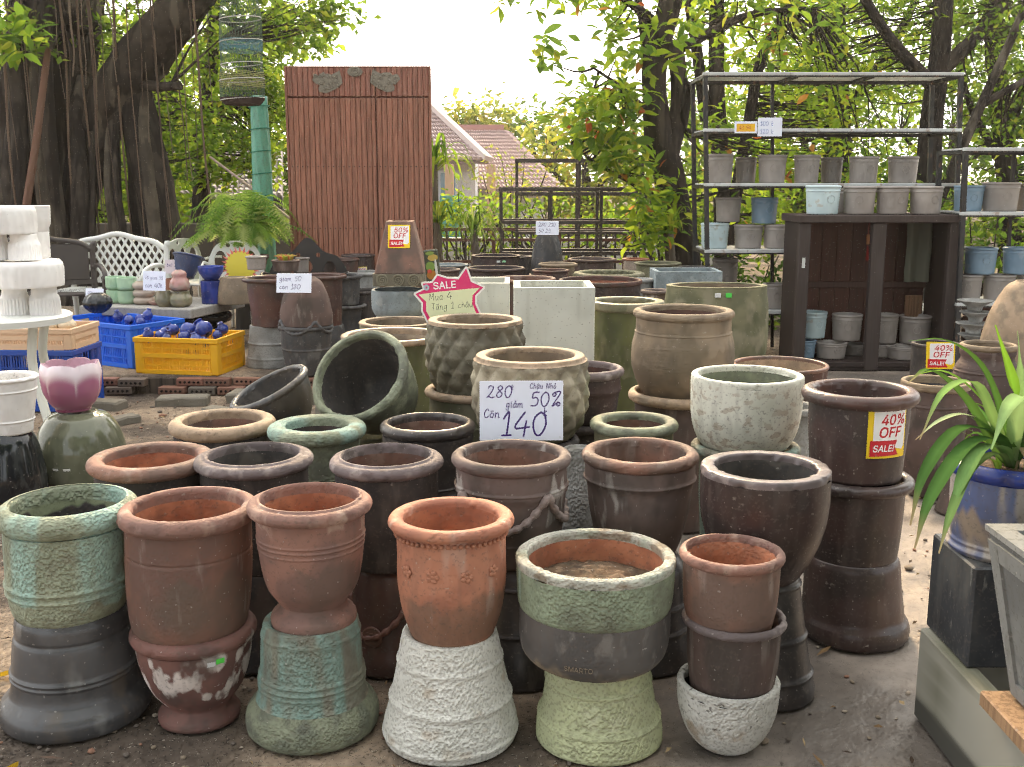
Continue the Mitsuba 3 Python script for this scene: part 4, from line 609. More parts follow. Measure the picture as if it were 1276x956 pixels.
# ------------------------------------------------------------------ what is moulded on, stuck to or lying in single pots
def ribs(k, amp): return lambda th, z, R: amp * np.cos(th * k)
def by_label(s): return next(k for k, v in labels.items() if v.get('label', '').startswith(s))
def rad_top(k): return meshkit.WRITTEN[scene[k + '__body']['filename']][0][:, 2].max()
def swag(k, loc, rad, z_hi, z_lo, n, r0, mat, rgb, nm='rope', a0=0.0):
    """Rope garlands hung round the pot, twisted, each its own part."""
    for i in range(n):
        t = np.linspace(0, 1, 40); ph = a0 + (i + t) * 2 * math.pi / n; z = z_hi - (z_hi - z_lo) * np.sin(np.pi * t) ** .8; rr = rad(z)
        pts = np.stack([rr * np.cos(ph), rr * np.sin(ph), z], -1)
        m = tube(pts, r0 * (1 + .25 * np.sin(t * 60)), 7); part(k, nm, mv(m, loc), mat, rgb, True)
# the row of beads under the orange pot's rim, and its little moulded flowers
k = by_label('bright orange')
k = by_label('grey brown pot with a moulded rope'); q = by_label('glazed brown urn')
def loc_of(k):
    d = scene[k + '__body']; return np.array(mi.ScalarTransform4f(d['to_world']).matrix)[:3, 3]
def rad_of(k):
    v = meshkit.WRITTEN[scene[k + '__body']['filename']][0]; zz = v[:, 2]; rr = np.hypot(v[:, 0], v[:, 1])
    o = np.argsort(zz); b = np.linspace(zz.min(), zz.max(), 40); m = np.array([rr[np.abs(zz - q) < .012].max() if (np.abs(zz - q) < .012).any() else 0 for q in b]); return lambda z: np.interp(z, b, m)
swag(k, loc_of(k), lambda z: rad_of(k)(z) + .004, .235, .13, 4, .011, 'clay', (.24, .19, .175), a0=-2.5)
swag(q, loc_of(q), lambda z: rad_of(q)(z) + .004, .22, .12, 3, .010, 'satin', (.15, .07, .055), a0=-1.1)
for a in (-1.95, -.0):
    r = rad_of(q)(.125) + .001; m = cat(trimesh.creation.torus(.030, .005, 24, 8), trimesh.creation.cylinder(.029, .008, sections=24), *[mv(box(-.018, .018, -.003, .003, 0, .007), (0, y, 0)) for y in (-.012, 0, .012)])
    part(q, 'medallion', mv(upright(m), loc_of(q) + [r * math.cos(a), r * math.sin(a), .125], a + math.pi / 2), 'satin', (.13, .065, .05), 30)
for lab, zh, zl in (('dark grey pot with moulded swags', .40, .31),):
    kk = by_label(lab); swag(kk, loc_of(kk), lambda z: rad_of(kk)(z) + .004, zh, zl, 4, .012, 'clay', (.10, .10, .105), a0=-2.6)
k = by_label('bright orange'); loc = loc_of(k); zb_ = meshkit.WRITTEN[scene[k + '__body']['filename']][0][:, 2].max() - .012; rb_, rf_ = rad_of(k)(zb_) + .001, rad_of(k)(zb_ * .74)
bead = trimesh.creation.icosphere(2, .0062); bd = shape(bead, 'clay', STY['terra'][0], True)
for i in range(56):
    a = i * 2 * math.pi / 56
    part(k, 'bead', placed(bd, loc + [rb_ * math.cos(a), rb_ * math.sin(a), zb_ + .002 * math.sin(a * 3)]))
for a in (-1.85, -1.25, -.7, -2.4):
    ms = [mv(trimesh.creation.icosphere(2, .007), (.011 * math.cos(q), .0, .011 * math.sin(q))) for q in np.arange(5) * 1.2566] + [trimesh.creation.icosphere(2, .006)]
    m = cat(ms); m.vertices[:, 1] *= .5
    part(k, 'moulded_flower', mv(m, loc + [(rf_ + .001) * math.cos(a), (rf_ + .001) * math.sin(a), zb_ * .74], a + math.pi / 2), 'clay', STY['terra'][0], True)
# price tags and stickers, curved on the pot walls
def sticker_patch(k, name, a, z, w, h, rgb, out=.0016, rows=2, mat='paper', lab=None):
    R = rad_of(k); L = loc_of(k); v, f = [], []
    n = 9
    for zz in np.linspace(z - h / 2, z + h / 2, 5):
        r = R(zz) + out
        for t in np.linspace(-.5, .5, n): v.append((r * math.cos(a + t * w / r), r * math.sin(a + t * w / r), zz))
    for i in range(4):
        for j in range(n - 1): b = i * n + j; f += [[b, b + 1, b + n + 1], [b, b + n + 1, b + n]]
    m = trimesh.Trimesh(np.array(v) + L, f, process=False)
    return part(k, name, m, mat, rgb, True, label=lab)
kk = by_label('footed brown urn'); sticker_patch(kk, 'price_tag', -1.03, .218, .022, .014, (.55, .56, .56)); sticker_patch(kk, 'price_tag', -.88, .222, .024, .015, (.10, .62, .08), lab='bright green price tag')
kk = by_label('large oval moss')
R3 = rad_of(kk)
for x, c in ((-.045, (.62, .62, .62)), (.02, (.08, .55, .08))):
    L3 = loc_of(kk); part(kk, 'price_tag', box(L3[0] + x, L3[0] + x + .034, L3[1] - .62 * .318 - .006, L3[1] - .62 * .30 - .004, L3[2] + rad_top(kk) - .05, L3[2] + rad_top(kk) - .025), 'paper', c)
kk = by_label('brown pot with a 40'); sticker_patch(kk, 'price_tag', -.35, rad_top(kk) + .02, .03, .012, (.10, .55, .10), out=.024)
kk = by_label('wide glossy brown bowl'); sticker_patch(kk, 'price_tag', -1.2, rad_top(kk) - .05, .04, .02, (.30, .60, .35))
kk = by_label('dark brown ribbed planter'); sticker_patch(kk, 'price_tag', -1.45, rad_top(kk) - .03, .03, .016, (.6, .62, .6)); sticker_patch(kk, 'price_tag', -1.22, rad_top(kk) - .03, .03, .016, (.3, .6, .35))
kk = by_label('olive glazed dome'); sticker_patch(kk, 'price_tag', -1.75, .085, .03, .012, (.62, .62, .58)); sticker_patch(kk, 'price_tag', -1.5, .085, .035, .012, (.62, .62, .58))
# a band below the dome's shine, and scratched letters in the low grey bowl

def scratch(label, txt, a, zc, h, mat, rgb):
    k = by_label(label); L, R = loc_of(k), rad_of(k); m = meshkit.text_mesh(txt, h, .0012); m = m.subdivide(); b = m.bounds; x = m.vertices[:, 0] - b[1][0] / 2; r = R(zc) + .0006 + m.vertices[:, 2]; ph = a + x / R(zc)
    m.vertices = np.stack([r * np.cos(ph), r * np.sin(ph), zc + m.vertices[:, 1]], -1) + L; part(k, 'lettering', m, mat, rgb)
scratch('low grey brown bowl', 'SMARTO', -1.85, .050, .013, 'clay', (.20, .155, .11))

# ------------------------------------------------------------------ lettering: pen strokes for what is written by hand
GL = {
 '0': (.62, [[(.31, 1), (.08, .78), (.04, .4), (.2, .03), (.42, .05), (.58, .45), (.5, .85), (.31, 1)]]), '1': (.42, [[(.05, .72), (.26, 1), (.26, 0)], [(.06, 0), (.44, .01)]]),
 '2': (.66, [[(.1, .8), (.2, .98), (.45, .95), (.5, .7), (.3, .3), (.05, .02), (.2, .1), (.42, -.02), (.64, .06)]]), '4': (.66, [[(.4, 1), (.04, .34), (.66, .36)], [(.5, .62), (.46, -.04)]]),
 '5': (.6, [[(.56, .98), (.2, .96), (.14, .58), (.4, .62), (.56, .36), (.42, .06), (.08, .04)]]), '8': (.6, [[(.5, .88), (.3, 1), (.12, .8), (.3, .56), (.52, .28), (.3, 0), (.06, .2), (.24, .5), (.5, .76), (.5, .88)]]),
 '%': (.7, [[(.2, .98), (.06, .84), (.16, .68), (.3, .84), (.2, .98), (.6, .96), (.12, .02), (.5, .3)], [(.56, .28), (.42, .16), (.52, 0), (.66, .14), (.56, .28)]]),
 'k': (.46, [[(.08, 1), (.08, 0)], [(.4, .62), (.1, .3), (.44, 0)]]), 'C': (.56, [[(.52, .84), (.3, 1), (.06, .6), (.14, .1), (.4, .02), (.56, .2)]]),
 'h': (.5, [[(.08, 1), (.08, 0)], [(.08, .36), (.28, .6), (.42, .42), (.42, 0)]]), 'a': (.5, [[(.42, .56), (.16, .56), (.04, .24), (.2, 0), (.42, .3), (.42, .58), (.42, .08), (.5, .0)]]), 'u': (.5, [[(.06, .58), (.08, .12), (.26, 0), (.42, .2), (.42, .58), (.42, .06), (.5, 0)]]),
 'N': (.62, [[(.06, 0), (.08, 1), (.5, .02), (.54, 1)]]), 'o': (.48, [[(.24, .58), (.05, .36), (.16, .02), (.38, .06), (.42, .42), (.24, .58)]]), 'g': (.5, [[(.42, .56), (.16, .56), (.05, .26), (.2, .04), (.42, .3), (.42, .58), (.4, -.26), (.18, -.36), (.04, -.2)]]),
 'i': (.24, [[(.1, .58), (.1, .06), (.2, 0)], [(.1, .76), (.11, .8)]]), 'm': (.74, [[(.06, .58), (.08, 0)], [(.08, .36), (.22, .58), (.34, .42), (.36, 0)], [(.36, .36), (.52, .58), (.64, .42), (.66, .04), (.74, 0)]]), 'n': (.52, [[(.06, .58), (.08, 0)], [(.08, .36), (.26, .58), (.4, .42), (.42, .04), (.52, 0)]]),
 'M': (.78, [[(.04, 0), (.12, 1), (.36, .3), (.62, 1), (.7, 0)]]), 'T': (.6, [[(.02, .98), (.6, 1)], [(.3, .98), (.28, 0)]]), ' ': (.4, []), '=': (.5, [[(.05, .6), (.45, .6)], [(.05, .35), (.45, .36)]]), 'c': (.44, [[(.4, .48), (.22, .58), (.05, .3), (.18, .02), (.42, .1)]]),
 'b': (.5, [[(.08, 1), (.08, 0), (.36, .04), (.42, .4), (.24, .56), (.08, .4)]]), 'l': (.26, [[(.1, 1), (.1, .08), (.24, 0)]]), 'd': (.52, [[(.4, .5), (.18, .58), (.05, .28), (.2, 0), (.4, .2), (.42, 1), (.42, .06), (.5, 0)]]), 't': (.34, [[(.14, .9), (.14, .1), (.3, 0)], [(.0, .6), (.3, .62)]]), 's': (.4, [[(.36, .5), (.16, .58), (.08, .42), (.34, .2), (.22, 0), (.04, .08)]]), '3': (.56, [[(.1, .9), (.34, 1), (.48, .78), (.24, .54), (.5, .3), (.34, .02), (.05, .08)]]),
}
MARK = {'ậ': ('a', [[(.1, .72), (.24, .9), (.4, .72)], [(.24, -.2), (.25, -.23)]]), 'ả': ('a', [[(.18, .9), (.3, .94), (.28, .8), (.24, .74)]]), 'ò': ('o', [[(.06, .76), (.36, .78)]]), 'ă': ('a', [[(.08, .88), (.24, .74), (.4, .88)]]), 'ỏ': ('o', [[(.18, .9), (.3, .94), (.28, .8), (.24, .74)]])}
def pen(text, height, width=.075, slant=.12):
    x, out = 0.0, []
    for ch in text:
        base, marks = MARK.get(ch, (ch, [])); w, st = GL[base]
        for s in st + marks:
            p = spline(s, 6 * len(s)) if len(s) > 2 else np.array(s, float)
            out.append(LineString([((x + a + slant * b) * height, b * height) for a, b in p]).buffer(width * height / 2, 4))
        x += w + .12
    return extrude(unary_union(out).simplify(.004 * height), .0004)
def on_plate(m, x, z, y=-.0012): return mv(upright(m), (x, y, z))
def card(label, loc, w, h, rz=0.0, rx=0.0, lines=(), rgb=(.72, .75, .85), ink=(.045, .02, .14), t=.0016):
    """A hand written paper card in a sleeve; loc is its lower middle."""
    k = thing('price_card', label, 'price card'); to = {'to_world': Tm(loc, rz, rx)}
    part(k, 'sleeve', bev(-w / 2, w / 2, 0, t, 0, h, .0005), 'satin_paper', rgb, **to)
    for txt, hh, x, z, wd in lines: part(k, 'lettering', on_plate(pen(txt, hh, wd), x - w / 2, z, -.0004), 'paper', ink, **to)
    return k
M['satin_paper'] = two(principled(vcol(), .3, .45))
def sale_sticker(k, loc, w, h, pct, rz=0.0, rx=0.0, ry=0.0):
    """The printed yellow, white and red sale sticker as a thin plate (part of what it is stuck to, or a thing if k is None)."""
    if k is None: k = thing('sale_sticker', f'yellow, white and red {pct} percent off sticker', 'sticker')
    to = {'to_world': Tm(loc, rz, rx, ry)}
    s = part(k, 'sale_sticker', box(-w / 2, w / 2, -.0008, 0, -h / 2, h / 2), 'satin_paper', (.80, .55, .02), label=f'{pct} percent off sale sticker', **to)
    sub = lambda nm, m, c, y: scene.__setitem__(fresh(s + '__' + nm), shape(mv(upright(m), (0, y, 0)), 'satin_paper', c, **to))
    white = Polygon([(-.38 * w, .44 * h), (.45 * w, .46 * h), (.45 * w, -.26 * h), (.38 * w, -.34 * h), (.16 * w, -.3 * h), (-.38 * w, -.16 * h)])
    red = Polygon([(-.44 * w, -.14 * h), (.22 * w, -.14 * h), (.16 * w, -.28 * h), (.26 * w, -.44 * h), (-.44 * w, -.46 * h)])
    sub('white_panel', extrude(white, .0004), (.78, .77, .75), -.0009); sub('red_ribbon', extrude(red, .0004), (.52, .02, .03), -.0014)
    def fit(txt, hh, ww, x, z, c, y):
        m = meshkit.text_mesh(txt, hh, .0004, True); b = m.bounds; sx = ww / (b[1][0] - b[0][0]); m.vertices[:, 0] = (m.vertices[:, 0] - b[0][0]) * sx + m.vertices[:, 1] * .16; m.apply_translation((x, z, 0)); sub('lettering', m, c, y)
    fit(f'{pct}%', .20 * h, .62 * w, -.22 * w, .18 * h, (.50, .02, .03), -.0014); fit('OFF', .20 * h, .56 * w, -.26 * w, -.07 * h, (.50, .02, .03), -.0014); fit('SALE!', .13 * h, .50 * w, -.38 * w, -.36 * h, (.80, .78, .76), -.0019)
    return s
# the big price card on the carved pot, the star sign, the small cards
card('white card reading 280k giảm 50% còn 140k against the carved lozenge pot', (0.032, 3.473, 0.636), .281, .202, .02, -.10, [('280', .040, .022, .146, .09), ('k', .017, .106, .172, .13), ('Chậu Nhỏ', .018, .168, .176, .12), ('giảm', .024, .088, .112, .11), ('50%', .048, .168, .116, .085), ('Còn', .029, .013, .078, .10), ('140', .078, .070, .018, .075), ('k', .026, .214, .084, .12)])
star = thing('sale_sign', 'pink and cream star shaped sale sign reading Mua 4 Tặng 1 chậu', 'sale sign'); st_to = {'to_world': Tm((-0.271, 4.630, 0.964), .04, -.06, -.07)}
sp = [(-.148, .055), (-.105, .072), (-.112, .098), (-.07, .098), (-.045, .128), (-.005, .112), (.045, .105), (.082, .15), (.098, .09), (.150, .062), (.112, .03), (.108, -.005), (.128, -.06), (-.10, -.075), (-.122, -.02), (-.118, .015)]
part(star, 'white_edge', mv(upright(extrude(Polygon(sp).buffer(.008), .003)), (0, .003, 0)), 'satin_paper', (.72, .70, .66), **st_to)
part(star, 'pink_border', upright(extrude(Polygon(sp), .0008)), 'satin_paper', (.62, .03, .14), **st_to)
cream = Polygon([(-.135, .052), (-.04, .058), (.135, .062), (.10, .03), (.096, -.004), (.112, -.052), (-.088, -.066), (-.108, -.02), (-.104, .018)])
part(star, 'cream_panel', mv(upright(extrude(cream, .0008)), (0, -.0009, 0)), 'satin_paper', (.66, .68, .42), **st_to)
part(star, 'eyelet', mv(upright(trimesh.creation.annulus(.004, .013, .002)), (-.098, -.002, .08)), 'metal', (.35, .42, .48), **st_to)
m = meshkit.text_mesh('SALE', .030, .0008, True); part(star, 'lettering', mv(upright(m), (-.07, -.001, .070)), 'satin_paper', (.80, .78, .76), **st_to)
part(star, 'lettering', on_plate(pen('Mua 4', .030, .07), -.092, .022, -.0014), 'paper', (.02, .02, .02), **st_to); part(star, 'lettering', on_plate(pen('Tăng 1 chậu', .028, .07), -.085, -.020, -.0014), 'paper', (.02, .02, .02), **st_to)
part(star, 'stick', rod((-.105, .006, -.30), (-.105, .006, .05), .004), 'wood', (.40, .34, .26), **st_to)
card('pale blue card taped on the upside down rounded pot', (-1.502, 7.276, 0.736), .245, .135, -.08, -.22, [('giam 50', .035, .02, .08, .09), ('con 180', .035, .02, .025, .09)])
card('white lined card on top of the dark grey jar at the back', (0.293, 8.874, 1.049), .19, .115, 0, -.06, [('280 210', .03, .02, .07, .1), ('50 25', .03, .02, .02, .1)])
card('white card with blue writing hung on the second shelf of the big rack', (2.113, 8.916, 1.849), .20, .15, 0, -.05, [('100 k', .035, .02, .085, .09), ('120 k', .035, .02, .02, .09)], ink=(.05, .10, .40))
kk = card('orange and white card hung on the second shelf of the big rack', (1.912, 8.902, 1.874), .185, .095, 0, -.05, [('43 54', .03, .035, .030, .12)], ink=(.45, .05, .05)); part(kk, 'orange_panel', box(-.075, .075, -.0004, 0, .012, .075), 'paper', (.72, .42, .03), to_world=Tm((1.912, 8.902, 1.874), 0, -.05))
def curve_on(k, m, a, zc, out):
    """Lays a flat xz plate on the pot's wall."""
    L, R = loc_of(k), rad_of(k); v = np.asarray(m.vertices); r = R(zc) + out - v[:, 1]; ph = a + v[:, 0] / (R(zc) + out)
    m = m.copy(); m.vertices = np.stack([r * np.cos(ph), r * np.sin(ph), v[:, 2] + zc], -1) + L; return m
def sticker_on(k, a, zc, w, h, pct):
    b = box(-w / 2, w / 2, 0, .0006, -h / 2, h / 2).subdivide().subdivide().subdivide(); s = part(k, 'sale_sticker', curve_on(k, b, a, zc, .0022), 'satin_paper', (.80, .55, .02), label=f'{pct} percent off sale sticker')
    sub = lambda nm, m, c, y: scene.__setitem__(fresh(s + '__' + nm), shape(curve_on(k, mv(upright(m), (0, 0, 0)), a, zc, .003 + y), 'satin_paper', c))
    fine = lambda p: extrude(p, .0003).subdivide().subdivide().subdivide()
    sub('white_panel', fine(Polygon([(-.38 * w, .44 * h), (.45 * w, .46 * h), (.45 * w, -.26 * h), (.38 * w, -.34 * h), (.16 * w, -.3 * h), (-.38 * w, -.16 * h)])), (.78, .77, .75), .0006)
    sub('red_ribbon', fine(Polygon([(-.44 * w, -.14 * h), (.22 * w, -.14 * h), (.16 * w, -.28 * h), (.26 * w, -.44 * h), (-.44 * w, -.46 * h)])), (.52, .02, .03), .0012)
    for txt, hh, ww, x, z, c, y in ((f'{pct}%', .20 * h, .62 * w, -.22 * w, .18 * h, (.50, .02, .03), .0012), ('OFF', .20 * h, .56 * w, -.26 * w, -.07 * h, (.50, .02, .03), .0012), ('SALE!', .13 * h, .50 * w, -.38 * w, -.36 * h, (.80, .78, .76), .0019)):
        m = meshkit.text_mesh(txt, hh, .0003, True); b = m.bounds; m.vertices[:, 0] = (m.vertices[:, 0] - b[0][0]) * ww / (b[1][0] - b[0][0]) + m.vertices[:, 1] * .16; m.apply_translation((x, z, 0)); sub('lettering', m, c, y)
kk = by_label('brown pot with a 40'); sticker_on(kk, -1.27, .172, .142, .158, 40)
kk = by_label('dark square edged'); sale_sticker(kk, (2.383, 5.815, 0.540), .155, .15, 40, -.1, -.15)
kk = by_label('brown bowl with a red'); sticker_on(kk, -1.25, rad_top(kk) * .80, .11, .12, 50)

# ------------------------------------------------------------------ left: crates, low table and what stands on it, benches
def crate(label, loc, rz, L, W, H, rgb, nx=6, handle=True, lab=None):
    """Origin at the lower front left corner; open slatted walls between posts, rails and a rim."""
    k = thing('plastic_crate', label, 'crate'); to = {'to_world': Tm(loc, rz)}; t = .012
    dk = tuple(c * .9 for c in rgb)
    part(k, 'rim', cat(bev(-.01, L + .01, -.01, t, H - .035, H, .003), bev(-.01, L + .01, W - t, W + .01, H - .035, H, .003), bev(-.01, t, t, W - t, H - .035, H, .003), bev(L - t, L + .01, t, W - t, H - .035, H, .003)), 'plastic', rgb, **to)
    for x in (0, L - .05):
        for y in (0, W - .05): part(k, 'post', bev(x - .004, x + .054, y - .004, y + .054, 0, H - .034, .006), 'plastic', rgb, **to)
    for z in (0.0, H * .45): part(k, 'rail', cat(box(.05, L - .05, -.006, t + .002, z, z + .03), box(.05, L - .05, W - t - .002, W + .006, z, z + .03), box(-.006, t + .002, .05, W - .05, z, z + .03), box(L - t - .002, L + .006, .05, W - .05, z, z + .03)), 'plastic', rgb, **to)
    part(k, 'floor', box(.01, L - .01, .01, W - .01, .008, .02), 'plastic', dk, **to)
    sl = []
    n = int(L / .022)
    for i in range(n):
        x = .05 + (L - .1) * (i + .5) / n; wide = .008 if i % (n // nx) else .016
        sl += [box(x - wide / 2, x + wide / 2, 0.0, t * .8, .02, H - .03), box(x - wide / 2, x + wide / 2, W - t * .8, W, .02, H - .03)]
    n = int(W / .022)
    for i in range(n):
        y = .05 + (W - .1) * (i + .5) / n; wide = .008 if i % 5 else .016
        if handle and abs(y - W / 2) < .055: z1 = H * .72
        else: z1 = H - .03
        sl += [box(0, t * .8, y - wide / 2, y + wide / 2, .02, z1), box(L - t * .8, L, y - wide / 2, y + wide / 2, .02, z1)]
    for z in (H * .22, H * .70): sl += [box(.05, L - .05, -.002, t * .6, z, z + .007), box(L - t * .6, L + .002, .05, W - .05, z, z + .007)]
    part(k, 'slats', cat(sl), 'plastic', rgb, kind='stuff', **to)
    return k
GZ = .12
Y0 = (-2.730, 7.579, 0.131); Y1 = (-2.105, 7.469, 0.128)
yr = math.atan2(Y1[1] - Y0[1], Y1[0] - Y0[0]); yl = math.hypot(Y1[0] - Y0[0], Y1[1] - Y0[1])
crate('yellow slatted plastic crate full of small blue vases', (Y0[0], Y0[1], GZ), yr, yl, .46, 0.384 - GZ + .0, (.72, .38, .008))
B0 = (-3.562, 8.199, 0.141); B1 = (-2.813, 7.744, 0.113)
br = math.atan2(B1[1] - B0[1], B1[0] - B0[0]); bl = math.hypot(B1[0] - B0[0], B1[1] - B0[1])
crate('large blue slatted plastic crate left of the yellow one', (B0[0], B0[1], GZ), br, bl, .50, 0.444 - GZ, (.012, .12, .62))
def vase(label, loc, r, h, st, rz=0, tilt=0, neck=.4, mat='gloss', n=28):
    return pot('little_vase', label, loc, [(r * .55, 0), (r * .9, h * .22), (r, h * .42), (r * .82, h * .66), (r * neck, h * .82), (r * neck * .9, h * .92)], (r * neck * 1.3, h * .92, h, r * .35, 'roll'), n=n, mat=mat, st=st, imat='gloss', rz=rz, tilt=tilt, step=.02, cat_='vase', wob=.02)
yd = np.array([math.cos(yr), math.sin(yr), 0]); yn = np.array([-math.sin(yr), math.cos(yr), 0]); y0 = np.array([Y0[0], Y0[1], GZ])
for i, (u, w, z, r, ti, lab) in enumerate([(.07, .10, .20, .055, .5, 'small blue vase at the left end of the yellow crate'), (.16, .12, .19, .05, -.6, 'small blue vase second from the left in the yellow crate'), (.30, .22, .22, .085, 1.1, 'largest blue vase lying with its pale mouth out in the yellow crate'), (.36, .08, .19, .06, .9, 'blue vase with a brown mouth near the front of the yellow crate'), (.24, .07, .18, .045, .2, 'little blue vase at the front wall of the yellow crate'), (.47, .20, .22, .055, -.5, 'blue vase in the middle back of the yellow crate'), (.57, .14, .23, .088, .8, 'round blue vase highest in the yellow crate'), (.52, .06, .17, .06, .3, 'low blue vase at the right front of the yellow crate'), (.64, .28, .22, .06, .4, 'blue vase at the right back corner of the yellow crate'), (.66, .12, .20, .05, -.4, 'small blue vase at the right end of the yellow crate'), (.11, .26, .20, .06, .9, 'blue vase at the left back of the yellow crate'), (.20, .30, .21, .06, -.8, 'blue vase behind the largest one in the yellow crate'), (.41, .34, .21, .06, .4, 'blue vase at the middle of the back wall of the yellow crate'), (.60, .06, .165, .05, -.7, 'little blue vase at the front wall under the highest vase')]):
    vase(lab, tuple(y0 + yd * u * yl / .72 + yn * w + [0, 0, z + .045]), r * .74, r * 1.5, 'cobalt', .7 * i, ti)
bd_ = np.array([math.cos(br), math.sin(br), 0]); bn_ = np.array([-math.sin(br), math.cos(br), 0]); b0 = np.array([B0[0], B0[1], GZ])
for i, (u, w, z, r, ti, lab) in enumerate([(.36, .22, .36, .06, .4, 'blue vase in the middle of the blue crate'), (.50, .18, .36, .055, -.9, 'small lying blue vase toward the right of the blue crate'), (.56, .26, .38, .06, .3, 'blue vase with a pointed neck in the blue crate'), (.62, .12, .36, .05, .8, 'small blue vase at the right wall of the blue crate'), (.44, .34, .35, .06, 1.2, 'blue vase at the back of the blue crate')]):
    vase(lab, tuple(b0 + bd_ * u * bl / .66 + bn_ * w + [0, 0, z - .05]), r * .66, r * 1.5, 'cobalt', .9 * i, ti, .35)
kk = pot('melon_jar', 'black ribbed melon shaped jar lying in the blue crate', tuple(b0 + bd_ * .20 * bl / .66 + bn_ * .2 + [0, 0, .36]), [(.04, 0), (.085, .03), (.11, .075), (.095, .12), (.05, .15)], None, n=64, mat='gloss', st='black_glaze', disp=ribs(10, .005), cat_='jar', step=.012)
# the low grey slab table on black glazed feet
tl = np.array((-3.538, 8.612, 0.490)); tr = np.array((-2.539, 8.337, 0.491)); bk = np.array((-2.353, 9.301, 0.480)); tz = .5 * (tl[2] + tr[2])
tu = (tr - tl)[:2]; tlen = np.linalg.norm(tu); trz = math.atan2(tu[1], tu[0]); tw = .85
tab = thing('slab_table', 'low grey stone slab table carrying small glazed pots', 'table'); tto = {'to_world': Tm((tl[0], tl[1], 0), trz)}
part(tab, 'slab', bev(0, tlen, 0, tw, tz - .075, tz, .008), 'concrete', (.30, .285, .265), **tto)
for q, (u, w) in enumerate(((.30, .24), (.80, .62), (.72, .2))):
    rows = [(.12, 0), (.17, .03), (.16, .10), (.10, .19), (.11, .25), (.19, .33), (.20, tz - .127), (.14, tz - .08 - .12)]
    zz = np.linspace(0, 1, 30); pr = np.array(rows); pr[:, 1] = np.linspace(0, tz - .077 - GZ, len(pr)); f = PchipInterpolator(np.linspace(0, 1, len(pr)), pr)
    part(tab, 'pedestal', mv(grid(turn(f(zz), 40)), (u * tlen, w * tw + .06, GZ)), 'gloss', (.012, .012, .013), True, **tto)
TZ = tz + .001
def tp(u, w): return (tl[0] + math.cos(trz) * u * tlen - math.sin(trz) * w * tw, tl[1] + math.sin(trz) * u * tlen + math.cos(trz) * w * tw)
def little(name, label, cat_, u, w, prof, st, z=0.0, rim=None, mat='gloss', n=36, **k):
    x, y = tp(u, w); return pot(name, label, (x, y, TZ + z), prof, rim, n=n, mat=mat, st=st, imat=mat, step=.012, cat_=cat_, th=.006, **k)
cup = [(.055, 0), (.075, .012), (.078, .05), (.078, .105)]
for u, w, z, lab in ((.17, .30, 0, 'mint green cup, lower left of the four stacked cups'), (.17, .30, .112, 'mint green cup, upper left of the four stacked cups'), (.30, .26, 0, 'mint green cup, lower right of the four stacked cups'), (.30, .26, .112, 'mint green cup, upper right of the four stacked cups')):
    little('glazed_cup', lab, 'cup', u, w, cup, 'mint', z)
for i, z in enumerate((0, .062, .124)): little('ribbed_bowl', ['sand coloured rounded bowl at the bottom of a stack of three', 'sand coloured rounded bowl in the middle of a stack of three', 'sand coloured rounded bowl on top of a stack of three'][i], 'bowl', .44, .28, [(.066, 0), (.088, .018), (.09, .038), (.07, .058)], 'sand', z, mat='glaze')
little('glazed_cup', 'little brown gourd shaped cup right under the blue lettered card', 'cup', .69, .16, [(.05, 0), (.055, .012), (.078, .05), (.07, .10), (.062, .125)], 'moss_glaze')
little('glazed_cup', 'mossy glazed lumpy cup at the front right of the slab table', 'cup', .82, .18, [(.05, 0), (.085, .03), (.09, .07), (.07, .11), (.075, .125)], 'moss_glaze', disp=ribs(6, .007))
little('little_vase', 'pink glazed lumpy gourd vase standing on the mossy cup', 'vase', .82, .18, [(.05, 0), (.082, .03), (.075, .075), (.055, .11), (.06, .14), (.03, .165)], 'pink_glaze', .128)
little('terracotta_pot', 'plain terracotta pot in the middle of the slab table behind the cards', 'pot', .60, .55, [(.085, 0), (.10, .1), (.10, .19)], 'terra', mat='clay')
little('glazed_pot', 'dark blue flared pot leaning over the terracotta pot', 'pot', .64, .62, [(.07, 0), (.09, .06), (.115, .15), (.12, .17)], 'navy', .20, rim=(.135, .17, .19, .016, 'roll'), mat='satin', tilt=-.32, rz=-.5)
little('glazed_pot', 'cobalt blue pot on the slab table, lower of a pair', 'pot', .93, .52, [(.085, 0), (.088, .1), (.088, .185)], 'cobalt')
little('glazed_bowl', 'cobalt blue bowl standing on the cobalt pot', 'bowl', .93, .52, [(.05, 0), (.075, .03), (.10, .08), (.105, .115)], 'cobalt', .19)
little('clay_pot', 'weathered tan pot standing upside down at the right end of the slab table', 'pot', 1.10, .60, [(.15, 0), (.148, .06), (.13, .16), (.115, .21)], 'tan', mat='clay', up=False)
little('glazed_pot', 'beige pot half hidden behind the cobalt pair', 'pot', .90, .85, [(.09, 0), (.095, .18)], 'sand', mat='satin')
little('glazed_bowl', 'small pale pink dish between the sand bowls and the brown cup', 'bowl', .57, .25, [(.04, 0), (.065, .02), (.07, .035)], 'pink_glaze')
x, y = tp(.09, .10); card('white card leaning on the mint green cups', (x, y - .02, TZ), .185, .135, trz - .1, -.15, [('40k giam', .026, .02, .085, .1), ('con 40k', .032, .03, .025, .1)])
x, y = tp(.68, .03); card('white card with blue lettering at the front right of the slab table', (x, y - .02, TZ + .14), .205, .155, trz, -.12, [('40 giam 50', .026, .015, .09, .1), ('con 40k', .036, .02, .025, .1)]); 
x, y = tp(.50, .72); card('pinkish card tilted behind the sand bowls', (x, y, TZ + .22), .20, .12, trz + .1, -.2, [('bat 20k', .03, .02, .06, .1)], rgb=(.55, .47, .50))
x, y = tp(.97, .95)
k = thing('flower_plaque', 'yellow plaque with pink pointed petals behind the cobalt bowl', 'ornament')
